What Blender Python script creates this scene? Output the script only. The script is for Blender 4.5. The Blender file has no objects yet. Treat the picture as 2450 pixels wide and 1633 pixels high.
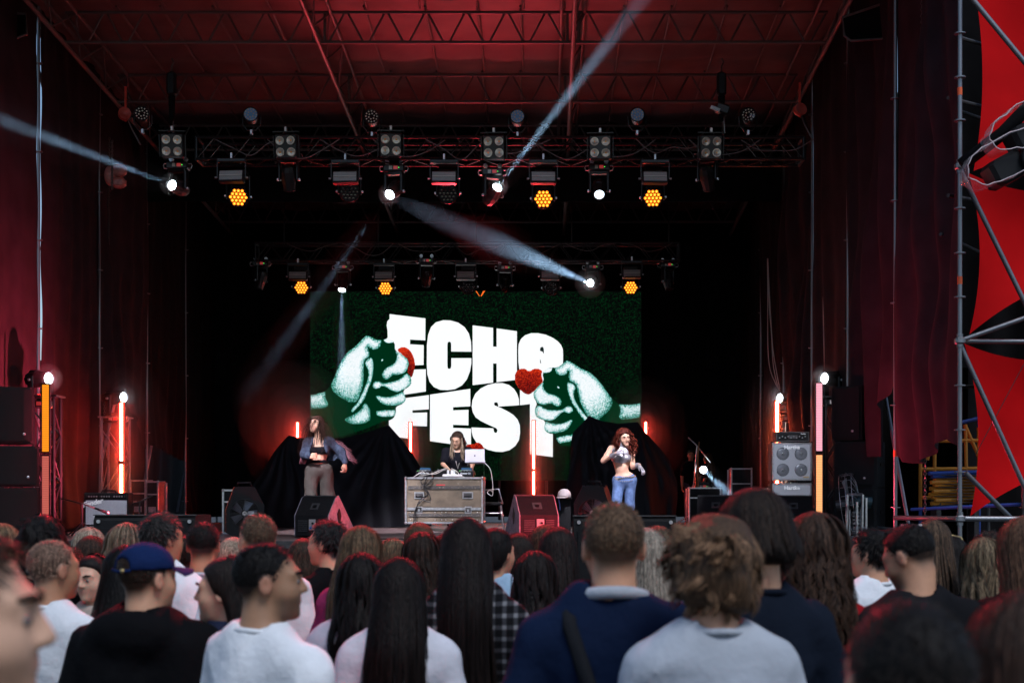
import bpy, math, random
import numpy as np
from mathutils import Vector, Matrix, Euler

random.seed(7)
RNG = np.random.default_rng(7)
SC = bpy.context.scene
COL = SC.collection
R = math.radians

# ---------------------------------------------------------------- camera
# 50 mm lens on a 36 mm sensor, upright camera held overhead in the crowd, lens shift for the upright verticals
F, PX, PY, HC = 3403.0, 1308.0, 1175.0, 1.9     # focal length and principal point in photograph pixels, camera height in metres
cam = bpy.data.cameras.new('camera')
camo = bpy.data.objects.new('camera', cam); COL.objects.link(camo)
camo.location = (0, 0, HC); camo.rotation_euler = (R(90), 0, 0)
cam.sensor_width = 36; cam.lens = 36 * F / 2450
cam.shift_x = -(PX - 1225) / 2450; cam.shift_y = (PY - 816.5) / 2450
cam.clip_start = 0.1; cam.clip_end = 2000
cam.dof.use_dof = True; cam.dof.focus_distance = 21.5; cam.dof.aperture_fstop = 4.0
SC.camera = camo

# ---------------------------------------------------------------- sky and sun (dusk, soft)
SUN_EL, SUN_AZ = 58.0, 150.0
w = bpy.data.worlds.new('World'); SC.world = w; w.use_nodes = True
wn = w.node_tree.nodes; wl = w.node_tree.links
sky = wn.new('ShaderNodeTexSky'); sky.sky_type = 'NISHITA'; sky.sun_disc = False
sky.sun_elevation = R(SUN_EL); sky.sun_rotation = R(SUN_AZ); sky.ozone_density = 2.5
sky.dust_density = 1.0
wl.new(sky.outputs[0], wn['Background'].inputs[0]); wn['Background'].inputs[1].default_value = 0.075
sun = bpy.data.lights.new('sun', 'SUN'); sun.energy = 1.0; sun.angle = R(22); sun.color = (.92, .96, 1)
suno = bpy.data.objects.new('sun', sun); COL.objects.link(suno)
_az = R(SUN_AZ)
suno.rotation_euler = Vector((math.sin(_az) * -1, -math.cos(_az), -math.tan(R(SUN_EL)))).to_track_quat('-Z', 'Y').to_euler()

# ---------------------------------------------------------------- picture settings
SC.view_settings.view_transform = 'Standard'; SC.view_settings.look = 'None'
SC.view_settings.exposure = 0.75; SC.view_settings.gamma = 1.0
SC.render.engine = 'CYCLES'
cy = SC.cycles
cy.use_denoising = True
try: cy.denoiser = 'OPENIMAGEDENOISE'
except Exception: pass
cy.max_bounces = 5; cy.diffuse_bounces = 3; cy.glossy_bounces = 3; cy.transmission_bounces = 4
cy.volume_bounces = 0; cy.transparent_max_bounces = 12
cy.sample_clamp_indirect = 4.0; cy.caustics_reflective = False; cy.caustics_refractive = False
cy.use_light_tree = True
cy.use_adaptive_sampling = True; cy.adaptive_threshold = 0.015

# ---------------------------------------------------------------- places
def P(px, py, Y): return Vector(((px - PX) * Y / F, Y, HC - (py - PY) * Y / F))
def XP(px, Y): return (px - PX) * Y / F
def ZP(py, Y): return HC - (py - PY) * Y / F
XL, XR, XC = -7.2, 4.27, -1.46          # side scaffolds and the stage's centre line
DECK = 1.30                              # stage floor
YF, YS = 17.5, 30.05                     # stage front edge, screen
BAYS = [14.7, 17.42, 20.15, 22.88, 25.6, 28.33, 31.05]

# ---------------------------------------------------------------- materials
MATS = {}
def mat(name, color=(.5, .5, .5), rough=.6, metal=0., noise=0., nscale=12., bump=0., bscale=40., spec=.5, sheen=0.,
        emit=None, estr=0., alpha=None, trans=0., attr=None, island=0., wear=None, coat=0.):
    if name in MATS: return MATS[name]
    m = bpy.data.materials.new(name); m.use_nodes = True
    nt = m.node_tree; N = nt.nodes; L = nt.links
    b = N['Principled BSDF']
    b.inputs['Base Color'].default_value = (*color, 1)
    b.inputs['Roughness'].default_value = rough; b.inputs['Metallic'].default_value = metal
    b.inputs['Specular IOR Level'].default_value = spec
    if sheen: b.inputs['Sheen Weight'].default_value = sheen
    if coat: b.inputs['Coat Weight'].default_value = coat
    if trans: b.inputs['Transmission Weight'].default_value = trans
    if alpha is not None: b.inputs['Alpha'].default_value = alpha
    if emit: b.inputs['Emission Color'].default_value = (*emit, 1); b.inputs['Emission Strength'].default_value = estr
    src = None
    if attr:
        a = N.new('ShaderNodeAttribute'); a.attribute_name = attr; src = a.outputs['Color']
    tc = N.new('ShaderNodeTexCoord')
    if noise or wear:
        n = N.new('ShaderNodeTexNoise'); n.inputs['Scale'].default_value = nscale; n.inputs['Detail'].default_value = 5
        L.new(tc.outputs['Object'], n.inputs['Vector'])
    if noise:
        hs = N.new('ShaderNodeMix'); hs.data_type = 'RGBA'; hs.blend_type = 'MULTIPLY'; hs.inputs[0].default_value = 1
        mr = N.new('ShaderNodeMapRange'); mr.inputs[1].default_value = .3; mr.inputs[2].default_value = .7
        mr.inputs[3].default_value = 1 - noise; mr.inputs[4].default_value = 1 + noise * .6
        L.new(n.outputs[0], mr.inputs[0])
        if src: L.new(src, hs.inputs[6])
        else: hs.inputs[6].default_value = (*color, 1)
        L.new(mr.outputs[0], hs.inputs[7]); src = hs.outputs[2]
    if wear:
        wc, lo = wear
        mr2 = N.new('ShaderNodeMapRange'); mr2.inputs[1].default_value = lo; mr2.inputs[2].default_value = lo + .06
        n2 = N.new('ShaderNodeTexNoise'); n2.inputs['Scale'].default_value = nscale * 2.3; n2.inputs['Detail'].default_value = 8
        L.new(tc.outputs['Object'], n2.inputs['Vector']); L.new(n2.outputs[0], mr2.inputs[0])
        mx = N.new('ShaderNodeMix'); mx.data_type = 'RGBA'; L.new(mr2.outputs[0], mx.inputs[0])
        if src: L.new(src, mx.inputs[6])
        else: mx.inputs[6].default_value = (*color, 1)
        mx.inputs[7].default_value = (*wc, 1); src = mx.outputs[2]
    if island:
        g = N.new('ShaderNodeNewGeometry'); mr = N.new('ShaderNodeMapRange')
        mr.inputs[3].default_value = 1 - island; mr.inputs[4].default_value = 1 + island
        L.new(g.outputs['Random Per Island'], mr.inputs[0])
        hs = N.new('ShaderNodeMix'); hs.data_type = 'RGBA'; hs.blend_type = 'MULTIPLY'; hs.inputs[0].default_value = 1
        if src: L.new(src, hs.inputs[6])
        else: hs.inputs[6].default_value = (*color, 1)
        L.new(mr.outputs[0], hs.inputs[7]); src = hs.outputs[2]
    if src: L.new(src, b.inputs['Base Color'])
    if bump:
        n3 = N.new('ShaderNodeTexNoise'); n3.inputs['Scale'].default_value = bscale; n3.inputs['Detail'].default_value = 4
        L.new(tc.outputs['Object'], n3.inputs['Vector'])
        bp = N.new('ShaderNodeBump'); bp.inputs['Strength'].default_value = bump; bp.inputs['Distance'].default_value = .01
        L.new(n3.outputs[0], bp.inputs['Height']); L.new(bp.outputs[0], b.inputs['Normal'])
    MATS[name] = m
    return m

def emat(name, color, strength):
    if name in MATS: return MATS[name]
    m = bpy.data.materials.new(name); m.use_nodes = True
    nt = m.node_tree; nt.nodes.remove(nt.nodes['Principled BSDF'])
    e = nt.nodes.new('ShaderNodeEmission'); e.inputs[0].default_value = (*color, 1); e.inputs[1].default_value = strength
    nt.links.new(e.outputs[0], nt.nodes['Material Output'].inputs[0]); MATS[name] = m
    return m

mBLACK = mat('black powder coat', (.006, .006, .007), .5, spec=.25, noise=.3, bump=.15, bscale=300)
mBLACKP = mat('black plastic', (.006, .006, .007), .4, spec=.3)
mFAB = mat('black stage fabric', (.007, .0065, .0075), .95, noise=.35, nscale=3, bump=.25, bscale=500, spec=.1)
mFABR = mat('red tinted stage fabric', (.028, .018, .022), .92, noise=.3, nscale=2.5, bump=.25, bscale=400, spec=.1)  # black curtain cloth with the red wash light mixed into its colour
mDRAPE = mat('black satin drape', (.005, .005, .008), .7, noise=.3, nscale=4, bump=.2, bscale=300, spec=.3)
mGALV = mat('galvanised steel', (.25, .26, .28), .42, .9, noise=.45, nscale=30, bump=.1, wear=((.2, .18, .17), .62))
mDSTEEL = mat('dark painted steel', (.08, .075, .075), .5, .5, noise=.4, nscale=14)
mALU = mat('aluminium', (.62, .62, .64), .32, .95, noise=.25, nscale=25)
mTRUSS = mat('roof steel', (.12, .11, .11), .5, .3, noise=.35, nscale=9)
mBTRUSS = mat('blackened truss', (.03, .03, .032), .4, .6, noise=.3)
mTARP = mat('grey roof tarpaulin', (.15, .12, .12), .6, spec=.2, noise=.35, nscale=1.3, bump=.2, bscale=6)
mRED = mat('red stretch fabric', (.60, .004, .006), .8, noise=.12, nscale=2, bump=.15, bscale=600, spec=.08)
mTAPE = mat('orange tape', (.8, .12, .03), .6)
mCABLE = mat('black cable', (.012, .012, .013), .5)
mCABLEW = mat('pale cable', (.5, .46, .42), .5)
mCHAIN = mat('chain steel', (.14, .12, .11), .4, .8)

# ---------------------------------------------------------------- object helpers
ROOTM = {}
def tag(o, label=None, cat=None, group=None, kind=None):
    if label: o['label'] = label
    if cat: o['category'] = cat
    if group: o['group'] = group
    if kind: o['kind'] = kind
    return o
def thing(name, label, cat, loc=(0, 0, 0), rot=(0, 0, 0), group=None):
    o = bpy.data.objects.new(name, None); COL.objects.link(o); o.empty_display_size = .1
    o.location = loc; o.rotation_euler = rot
    ROOTM[o] = Matrix.LocRotScale(Vector(loc), Euler(rot), None)
    return tag(o, label, cat, group)
def link(o, parent=None, world=False):
    COL.objects.link(o)
    if parent is not None:
        o.parent = parent
        if world:
            r = parent
            while r.parent is not None: r = r.parent
            o.matrix_parent_inverse = ROOTM[r].inverted() if parent is r else Matrix()
    return o
def mobj(name, v, f, m, parent=None, smooth=False, world=False):
    me = bpy.data.meshes.new(name); me.from_pydata([tuple(a) for a in v] if not isinstance(v, np.ndarray) else v.tolist(), [], f)
    if smooth: me.shade_smooth()
    if m: me.materials.append(m)
    return link(bpy.data.objects.new(name, me), parent, world)

class MB:
    """collects shapes into one mesh; self.M places what is added"""
    def __init__(s, M=None): s.v = []; s.f = []; s.M = M or Matrix()
    def add(s, v, f):
        k = len(s.v); s.v += [s.M @ Vector(a) for a in v]; s.f += [tuple(i + k for i in q) for q in f]; return s
    def box(s, c, d, rz=0, bev=0.):
        x, y, z = d[0] / 2, d[1] / 2, d[2] / 2
        if bev:
            b = min(bev, x * .9, y * .9, z * .9); ring = lambda ex, ey, zz: [(ex, -ey + b, zz), (ex, ey - b, zz), (ex - b, ey, zz), (-ex + b, ey, zz), (-ex, ey - b, zz), (-ex, -ey + b, zz), (-ex + b, -ey, zz), (ex - b, -ey, zz)]
            rings = [ring(x - b, y - b, -z), ring(x, y, -z + b), ring(x, y, z - b), ring(x - b, y - b, z)]
            v = [p for r in rings for p in r]; f = [tuple(range(7, -1, -1)), tuple(range(24, 32))]
            for k in range(3):
                for i in range(8): j = (i + 1) % 8; f.append((k * 8 + i, k * 8 + j, k * 8 + 8 + j, k * 8 + 8 + i))
        else:
            v = [(-x, -y, -z), (x, -y, -z), (x, y, -z), (-x, y, -z), (-x, -y, z), (x, -y, z), (x, y, z), (-x, y, z)]
            f = [(3, 2, 1, 0), (4, 5, 6, 7), (0, 1, 5, 4), (1, 2, 6, 5), (2, 3, 7, 6), (3, 0, 4, 7)]
        q = Matrix.Translation(c) @ Matrix.Rotation(rz, 4, 'Z')
        return s.add([q @ Vector(a) for a in v], f)
    def cyl(s, p0, p1, r0, r1=None, n=12, cap=True):
        r1 = r0 if r1 is None else r1
        p0 = Vector(p0); p1 = Vector(p1); d = (p1 - p0); 
        if d.length < 1e-6: return s
        q = d.to_track_quat('Z', 'Y'); v = []
        for p, r in ((p0, r0), (p1, r1)):
            for i in range(n):
                a = 2 * math.pi * i / n; v.append(p + q @ Vector((math.cos(a) * r, math.sin(a) * r, 0)))
        f = [(i, (i + 1) % n, n + (i + 1) % n, n + i) for i in range(n)]
        if cap: f += [tuple(range(n - 1, -1, -1)), tuple(range(n, 2 * n))]
        return s.add(v, f)
    def lathe(s, prof, n=20, p=(0, 0, 0), axis=(0, 0, 1), cap=True):
        q = Vector(axis).to_track_quat('Z', 'Y'); p = Vector(p); v = []; f = []
        for r, z in prof:
            for i in range(n):
                a = 2 * math.pi * i / n; v.append(p + q @ Vector((math.cos(a) * r, math.sin(a) * r, z)))
        for k in range(len(prof) - 1):
            for i in range(n): j = (i + 1) % n; f.append((k * n + i, k * n + j, k * n + n + j, k * n + n + i))
        if cap: f += [tuple(range(n - 1, -1, -1)), tuple(range((len(prof) - 1) * n, len(prof) * n))]
        return s.add(v, f)
    def tube(s, pts, r, n=6, closed=False):
        pts = [Vector(a) for a in pts]; m = len(pts); v = []; f = []
        up = Vector((.13, .27, .95)); rr = r if isinstance(r, (list, tuple)) else [r] * m
        for k in range(m):
            t = (pts[(k + 1) % m] - pts[k - 1]) if closed else (pts[min(k + 1, m - 1)] - pts[max(k - 1, 0)])
            t.normalize(); a = t.cross(up)
            if a.length < .1: a = t.cross(Vector((1, 0, 0)))
            a.normalize(); b = t.cross(a)
            for i in range(n): g = 2 * math.pi * i / n; v.append(pts[k] + (a * math.cos(g) + b * math.sin(g)) * rr[k])
        for k in range(m if closed else m - 1):
            for i in range(n): j = (i + 1) % n; k2 = (k + 1) % m; f.append((k * n + i, k * n + j, k2 * n + j, k2 * n + i))
        if not closed: f += [tuple(range(n - 1, -1, -1)), tuple(range((m - 1) * n, m * n))]
        return s.add(v, f)
    def prism(s, poly, o, u, w, t):
        """polygon of (a, b) pairs laid out on axes u, w from o and thickened by the vector t"""
        o = Vector(o); u = Vector(u); w = Vector(w); t = Vector(t); n = len(poly)
        v = [o + u * a + w * b for a, b in poly]; v += [p + t for p in v]
        f = [tuple(range(n)), tuple(range(2 * n - 1, n - 1, -1))] + [(j, i, n + i, n + j) for i in range(n) for j in [(i + 1) % n]]
        return s.add(v, f)
    def sphere(s, c, r, n=12, m=8):
        r = (r, r, r) if isinstance(r, (int, float)) else r
        v = [(c[0], c[1], c[2] - r[2])]; f = []
        for k in range(1, m):
            a = math.pi * k / m - math.pi / 2
            for i in range(n):
                b = 2 * math.pi * i / n; v.append((c[0] + r[0] * math.cos(a) * math.cos(b), c[1] + r[1] * math.cos(a) * math.sin(b), c[2] + r[2] * math.sin(a)))
        v.append((c[0], c[1], c[2] + r[2])); e = len(v) - 1
        for i in range(n):
            j = (i + 1) % n; f.append((0, 1 + j, 1 + i)); f.append((e, e - n + i, e - n + j))
            for k in range(m - 2): f.append((1 + k * n + i, 1 + k * n + j, 1 + k * n + n + j, 1 + k * n + n + i))
        return s.add(v, f)
    def build(s, name, m, parent=None, smooth=False, world=False): return mobj(name, s.v, s.f, m, parent, smooth, world)

UNIT = {}
def unitcyl(m, n=8):
    if (m, n) not in UNIT:
        b = MB().cyl((0, 0, 0), (0, 0, 1), 1, n=n); me = bpy.data.meshes.new('bar')
        me.from_pydata([tuple(a) for a in b.v], [], b.f); me.shade_smooth()
        me.materials.append(m); UNIT[(m, n)] = me
        try: me.set_sharp_from_angle(angle=R(40))
        except Exception: pass
    return UNIT[(m, n)]
def bar(name, p0, p1, r, m, parent=None, n=8, world=True):
    """a round bar between two points, sharing one mesh with all bars of its material"""
    p0 = Vector(p0); p1 = Vector(p1); d = p1 - p0
    o = bpy.data.objects.new(name, unitcyl(m, n))
    o.matrix_basis = Matrix.LocRotScale(p0, d.to_track_quat('Z', 'Y'), Vector((r, r, d.length)))
    return link(o, parent, world)
def copy_tree(o, parent=None):
    c = o.copy(); COL.objects.link(c)
    if parent is not None: c.parent = parent
    for ch in o.children: copy_tree(ch, c)
    return c
def text_mesh(name, s, size, m, parent, M, bold=0., shear=0., ext=.001):
    cu = bpy.data.curves.new(name, 'FONT'); cu.body = s; cu.size = size; cu.offset = bold; cu.shear = shear; cu.extrude = ext
    cu.align_x = 'CENTER'; cu.align_y = 'CENTER'; cu.resolution_u = 3
    t = bpy.data.objects.new(name, cu); COL.objects.link(t)
    me = bpy.data.meshes.new_from_object(t.evaluated_get(bpy.context.evaluated_depsgraph_get()))
    bpy.data.objects.remove(t); me.materials.clear(); me.materials.append(m)
    o = bpy.data.objects.new(name, me); o.matrix_basis = M; link(o, parent); return o
FACE_CAM = Matrix.Rotation(R(90), 4, 'X')       # text that faces -Y
def lamp(name, kind, loc, target, energy, color, parent=None, world=True, **kw):
    l = bpy.data.lights.new(name, kind); l.energy = energy; l.color = color
    for k, v in kw.items(): setattr(l, k, v)
    o = bpy.data.objects.new(name, l); loc = Vector(loc); 
    o.matrix_basis = Matrix.LocRotScale(loc, (Vector(target) - loc).to_track_quat('-Z', 'Y'), None)
    return link(o, parent, world)
# ================================================================ the setting
mGROUND = mat('worn asphalt', (.045, .043, .042), .85, noise=.4, nscale=6, bump=.4, bscale=120)
g = mobj('ground', [(-400, -200, 0), (400, -200, 0), (400, 600, 0), (-400, 600, 0)], [(0, 1, 2, 3)], mGROUND); tag(g, kind='structure')

# stage deck of plywood panels with a black skirt
mPLY = mat('stage plywood', (.17, .12, .115), .38, noise=.35, nscale=5, bump=.1, bscale=60, wear=((.07, .05, .05), .58))
st = thing('stage_platform', 'black skirted stage platform under the steel roof', 'stage', (XC, YF, 0))
MB().box((XC, (YF + BAYS[-1]) / 2, DECK / 2 - .03), (XR - XL - .14, BAYS[-1] - YF, DECK - .06)).build('base_frame', mBLACK, st, world=True)
_me = None
for i in range(9):
    for j in range(5):
        w_, d_ = (XR - XL - .16) / 9, 2.0
        o = mobj('deck_panel', *(lambda b: (b.v, b.f))(MB().box((0, 0, 0), (w_ - .008, d_ - .008, .05), bev=.003)), mPLY) if _me is None else link(bpy.data.objects.new('deck_panel', _me))
        _me = o.data
        o.parent = st; o.matrix_parent_inverse = ROOTM[st].inverted()
        o.location = (XL + .08 + w_ * (i + .5), YF + d_ * (j + .5), DECK - .025 + RNG.uniform(-.001, .001))
MB().box((XC, YF - .012, DECK - .06), (XR - XL - .1, .02, .1)).build('front_edge', mDSTEEL, st, world=True)
v = []; f = []; n = 240
for i in range(n + 1):
    x = XL + (XR - XL) * i / n; y = YF - .05 + .025 * math.sin(i * .9) + .012 * math.sin(i * 2.3)
    v += [(x, y, .02), (x, y, DECK - .1)]
    if i: f.append((2 * i - 2, 2 * i, 2 * i + 1, 2 * i - 1))
mobj('skirt', v, f, mFAB, st, True, True)

# ---------------------------------------------------------------- side scaffolds
def upright(parent, x, y, z0, z1, m=mGALV, r=.0242, tape=(), ros=True):
    u = bar('upright', (x, y, z0), (x, y, z1), r, m, parent, 10)
    if ros:
        z = z0 + .45
        while z < z1:
            b = bar('rosette', (x, y, z), (x, y, z + .012), .062, m, parent, 10); z += 1.25
    for t in tape: bar('tape_band', (x, y, t), (x, y, t + .08), r + .002, mTAPE, parent, 10)
    return u
def wedge_joint(parent, p, m=mGALV):
    MB(Matrix.Translation(p)).box((0, 0, 0), (.1, .1, .07), bev=.015).cyl((0, 0, -.07), (0, 0, .07), .034).build('coupler', m, parent, world=True)
ZT = 9.6
sl = thing('scaffold_wall', 'steel scaffold of uprights holding the maroon curtains on the stage side near the guitar amplifier', 'scaffold', (XL, 22, 0), group='stage side scaffolds')
for y in BAYS[1:]: upright(sl, XL, y, 0, ZT, tape=(3.2,) if y < 21 else ())
for z in (1.42, 5.4, 8.6):
    for a, b in zip(BAYS[1:], BAYS[2:]): bar('ledger', (XL - .1, a, z), (XL - .1, b, z), .024, mGALV, sl)
for a, b in zip(BAYS[1:], BAYS[2:]): bar('diagonal', (XL - .16, a, 1.5), (XL - .16, b, 5.3), .024, mGALV, sl); bar('diagonal', (XL - .16, b, 5.5), (XL - .16, a, 8.5), .024, mGALV, sl)
sr = thing('scaffold_wall', 'steel scaffold of uprights holding the dark curtains beside the bass stack', 'scaffold', (XR, 22, 0), group='stage side scaffolds')
for y in BAYS[1:]: upright(sr, XR, y, 0, ZT, tape=(ZP(1092, 17.42),) if y < 18 else ())
for z in (1.42, 3.26, 5.4, 8.6):
    for a, b in zip(BAYS[1:], BAYS[2:]): bar('ledger', (XR + .1, a, z), (XR + .1, b, z), .024, mGALV, sr)
for a, b in zip(BAYS[1:], BAYS[2:]): bar('diagonal', (XR + .16, a, 1.5), (XR + .16, b, 5.3), .024, mGALV, sr); bar('diagonal', (XR + .16, b, 5.5), (XR + .16, a, 8.5), .024, mGALV, sr)
# outer wing in front of the stage with the red sails
Y0 = 14.7
wg = thing('scaffold_tower', 'galvanised scaffold tower with diagonal tubes and red sails at the picture edge', 'scaffold', (XR, Y0, 0))
u = upright(wg, XR, Y0, 0, 8.2, tape=(ZP(680, Y0), ZP(228, Y0)), ros=False)
for py in (82, 187, 290, 500, 607, 712, 923, 1029, 1130): bar('rosette', (XR, Y0, ZP(py, Y0)), (XR, Y0, ZP(py, Y0) + .012), .06, mGALV, wg, 12)
for py in (398, 815, 1240): wedge_joint(wg, (XR, Y0, ZP(py, Y0)))
def wp(px, py, y=Y0): return P(px, py, y)
bar('diagonal', wp(2293, 398), wp(2540, 905, 14.9), .026, mGALV, wg, 10)
bar('diagonal', wp(2293, 815), wp(2555, 1395, 14.9), .026, mGALV, wg, 10)
bar('diagonal', wp(2305, 812), wp(2560, 722, 14.6), .026, mGALV, wg, 10)
bar('diagonal', wp(2318, -12, 14.6), wp(2560, 280, 14.6), .027, mGALV, wg, 10)
bar('diagonal', wp(2310, 1130, 14.8), wp(2470, 1290, 15.1), .026, mGALV, wg, 10)
bar('ledger', wp(2293, 816, 14.76), wp(2600, 817, 14.76), .024, mGALV, wg, 10)
bar('ledger', wp(2142, 1238, 17.36), wp(2293, 1240, 14.76), .03, mGALV, wg, 10)
bar('ledger', wp(2293, 1240), wp(2600, 1241), .03, mGALV, wg, 10)
bar('ledger', wp(2160, 924, 17.4), wp(2340, 924, 16.2), .02, mDSTEEL, wg, 10)
for x_, y_ in ((5.75, 16.0), (5.83, 17.4), (7.4, 14.7), (5.9, 19.0)): upright(wg, x_, y_, 0, 8.0, mDSTEEL)
for z in (ZP(168, 16.5), ZP(308, 16.5), ZP(523, 16.5)): bar('ledger', (XR + .02, 15.2, z), (5.9, 16.4, z), .022, mDSTEEL, wg)
bar('diagonal', (XR + .05, 15.6, ZP(250, 15.6)), (5.4, 16.5, ZP(310, 16.5)), .022, mDSTEEL, wg)
bar('diagonal', (XR + .05, 15.6, ZP(560, 15.6)), (5.4, 16.5, ZP(640, 16.5)), .022, mDSTEEL, wg)
bar('safety_cable', wp(2450, 870, 14.9), wp(2335, 1085, 14.9), .004, mCABLE, wg, 6)

def sail(label, L, Rr, y, sag=.062):
    """stretch fabric with concave edges: L, Rr are the (px,py) of upper-left/lower-left and upper-right/lower-right tips"""
    (a, b), (c, d) = L, Rr; a, b, c, d = (P(*q, y) for q in (a, b, c, d)); n = 26
    v = []; f = []
    def edge(p, q, t, inward, amt): return p.lerp(q, t) + inward * (amt * 4 * t * (1 - t))
    cen = (a + b + c + d) / 4
    for i in range(n + 1):
        for j in range(n + 1):
            s, t = i / n, j / n
            top = edge(a, c, s, (cen - (a + c) / 2).normalized(), sag * 3.2); bot = edge(b, d, s, (cen - (b + d) / 2).normalized(), sag * 3.2)
            le = edge(a, b, t, (cen - (a + b) / 2).normalized(), sag * 1.9); ri = edge(c, d, t, (cen - (c + d) / 2).normalized(), sag * 1.9)
            p = top.lerp(bot, t) + le.lerp(ri, s) - (a.lerp(c, s)).lerp(b.lerp(d, s), t)
            p.y += .12 * math.sin(s * math.pi) * math.sin(t * math.pi) - .02
            v.append(p)
            if i and j: k = i * (n + 1) + j; f.append((k, k - 1, k - n - 2, k - n - 1))
    o = mobj('red_sail', v, f, mRED, None, True); tag(o, label, 'sail', 'red sails on the scaffold tower')
    return o
sail('topmost red stretched sail on the scaffold tower, above the plastic wrapped speakers', ((2318, -90), (2328, 410)), ((2700, -90), (2700, 430)), 15.4)
sail('middle red stretched sail between the wrapped speakers and the horizontal tube', ((2316, 415), (2318, 800)), ((2700, 420), (2690, 660)), 15.3)
sail('lowest red stretched sail with a pointed lower tip by the blue and yellow frames', ((2306, 822), (2320, 1234)), ((2690, 815), (2700, 1120)), 15.3)

# ---------------------------------------------------------------- roof
ZS = -.0564 * 1.25
def zb(y): return ZP(102, 20.0) + ZS * (y - 20.0)      # underside of the roof girders
BX = [XC - 5.31, XC - 1.74, XC + 1.83, XC + 5.40]
BX = [-6.77, -3.2, .37, 3.95]
TH = .42
rf = thing('stage_roof', 'steel truss stage roof with a red lit tarpaulin above the whole stage', 'stage roof', (XC, 20, 7))
def girder(y, x0, x1, step, r=.026, name='truss'):
    e = bpy.data.objects.new(name, None); COL.objects.link(e); e.parent = rf; e.matrix_parent_inverse = ROOTM[rf].inverted(); e.empty_display_size = .1
    z0 = zb(y); z1 = z0 + TH
    def sub(nm, a, b, rr):
        o = bar(nm, a, b, rr, mTRUSS, None); o.parent = e; return o
    sub('chord', (x0, y, z0), (x1, y, z0), r); sub('chord', (x0, y, z1), (x1, y, z1), r)
    n = round((x1 - x0) / step); st_ = (x1 - x0) / n
    for i in range(n):
        xa = x0 + i * st_
        sub('brace', (xa + .02, y, z1), (xa + st_ / 2 - .04, y, z0), r * .55); sub('brace', (xa + st_ / 2 + .04, y, z0), (xa + st_ - .02, y, z1), r * .55)
    for x in BX[1:-1]: sub('post', (x - .08, y, z0), (x - .08, y, z1), r * .8); sub('post', (x + .08, y, z0), (x + .08, y, z1), r * .8)
for y in (15.2, 17.6, 20.0, 22.42, 24.85, 27.3, 29.7): girder(y, BX[0], BX[-1], .56)
for x in BX:
    e = bpy.data.objects.new('beam', None); COL.objects.link(e); e.parent = rf; e.matrix_parent_inverse = ROOTM[rf].inverted()
    def sub(nm, a, b, rr):
        o = bar(nm, a, b, rr, mTRUSS, None); o.parent = e
    ya, yb = 14.6, 30.6
    for dx in ((-.0,) if x in BX[1:-1] else (0.,)):
        sub('chord', (x, ya, zb(ya) - .03), (x, yb, zb(yb) - .03), .034); sub('chord', (x + .16, ya, zb(ya) + TH), (x + .16, yb, zb(yb) + TH), .026); sub('chord', (x - .16, ya, zb(ya) + TH), (x - .16, yb, zb(yb) + TH), .026)
    y = ya
    while y < yb - 1.2:
        sub('brace', (x, y, zb(y)), (x + .14, y + .6, zb(y + .6) + TH), .014); sub('brace', (x + .14, y + .6, zb(y + .6) + TH), (x, y + 1.2, zb(y + 1.2)), .014); y += 1.21
k = 0
for a, b in zip(BX, BX[1:]):
    for i in range(1, 5):
        x = a + (b - a) * i / 5 + RNG.uniform(-.05, .05)
        for ya, yb in ((14.7, 19.96), (19.9, 22.4), (22.4, 24.8), (24.8, 30.5)):
            dx = RNG.uniform(-.06, .06); bar('purlin', (x + dx, ya, zb(ya) + TH + .05), (x + dx, yb, zb(yb) + TH + .05), .017, mTRUSS, rf)
v = []; f = []; nx, ny = 64, 90
for i in range(nx + 1):
    for j in range(ny + 1):
        x = -7.6 + 12.4 * i / nx; y = 14.2 + 17.2 * j / ny
        z = zb(y) + TH + .13 - .05 * abs(math.sin((x - BX[0]) / 3.57 * 5 * math.pi)) ** .5 * .6
        z -= .10 * math.exp(-((y - 21.9) / .25) ** 2) + .08 * math.exp(-((y - 19.6) / .2) ** 2) + .1 * math.exp(-((y - 24.4) / .3) ** 2)
        z += .015 * math.sin(x * 3.1 + y * 1.7) + .01 * math.sin(x * 7.7 - y * 3)
        v.append((x, y, z + .06))
        if i and j: q = i * (ny + 1) + j; f.append((q, q - 1, q - ny - 2, q - ny - 1))
mobj('tarpaulin', v, f, mTARP, rf, True, True)

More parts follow.
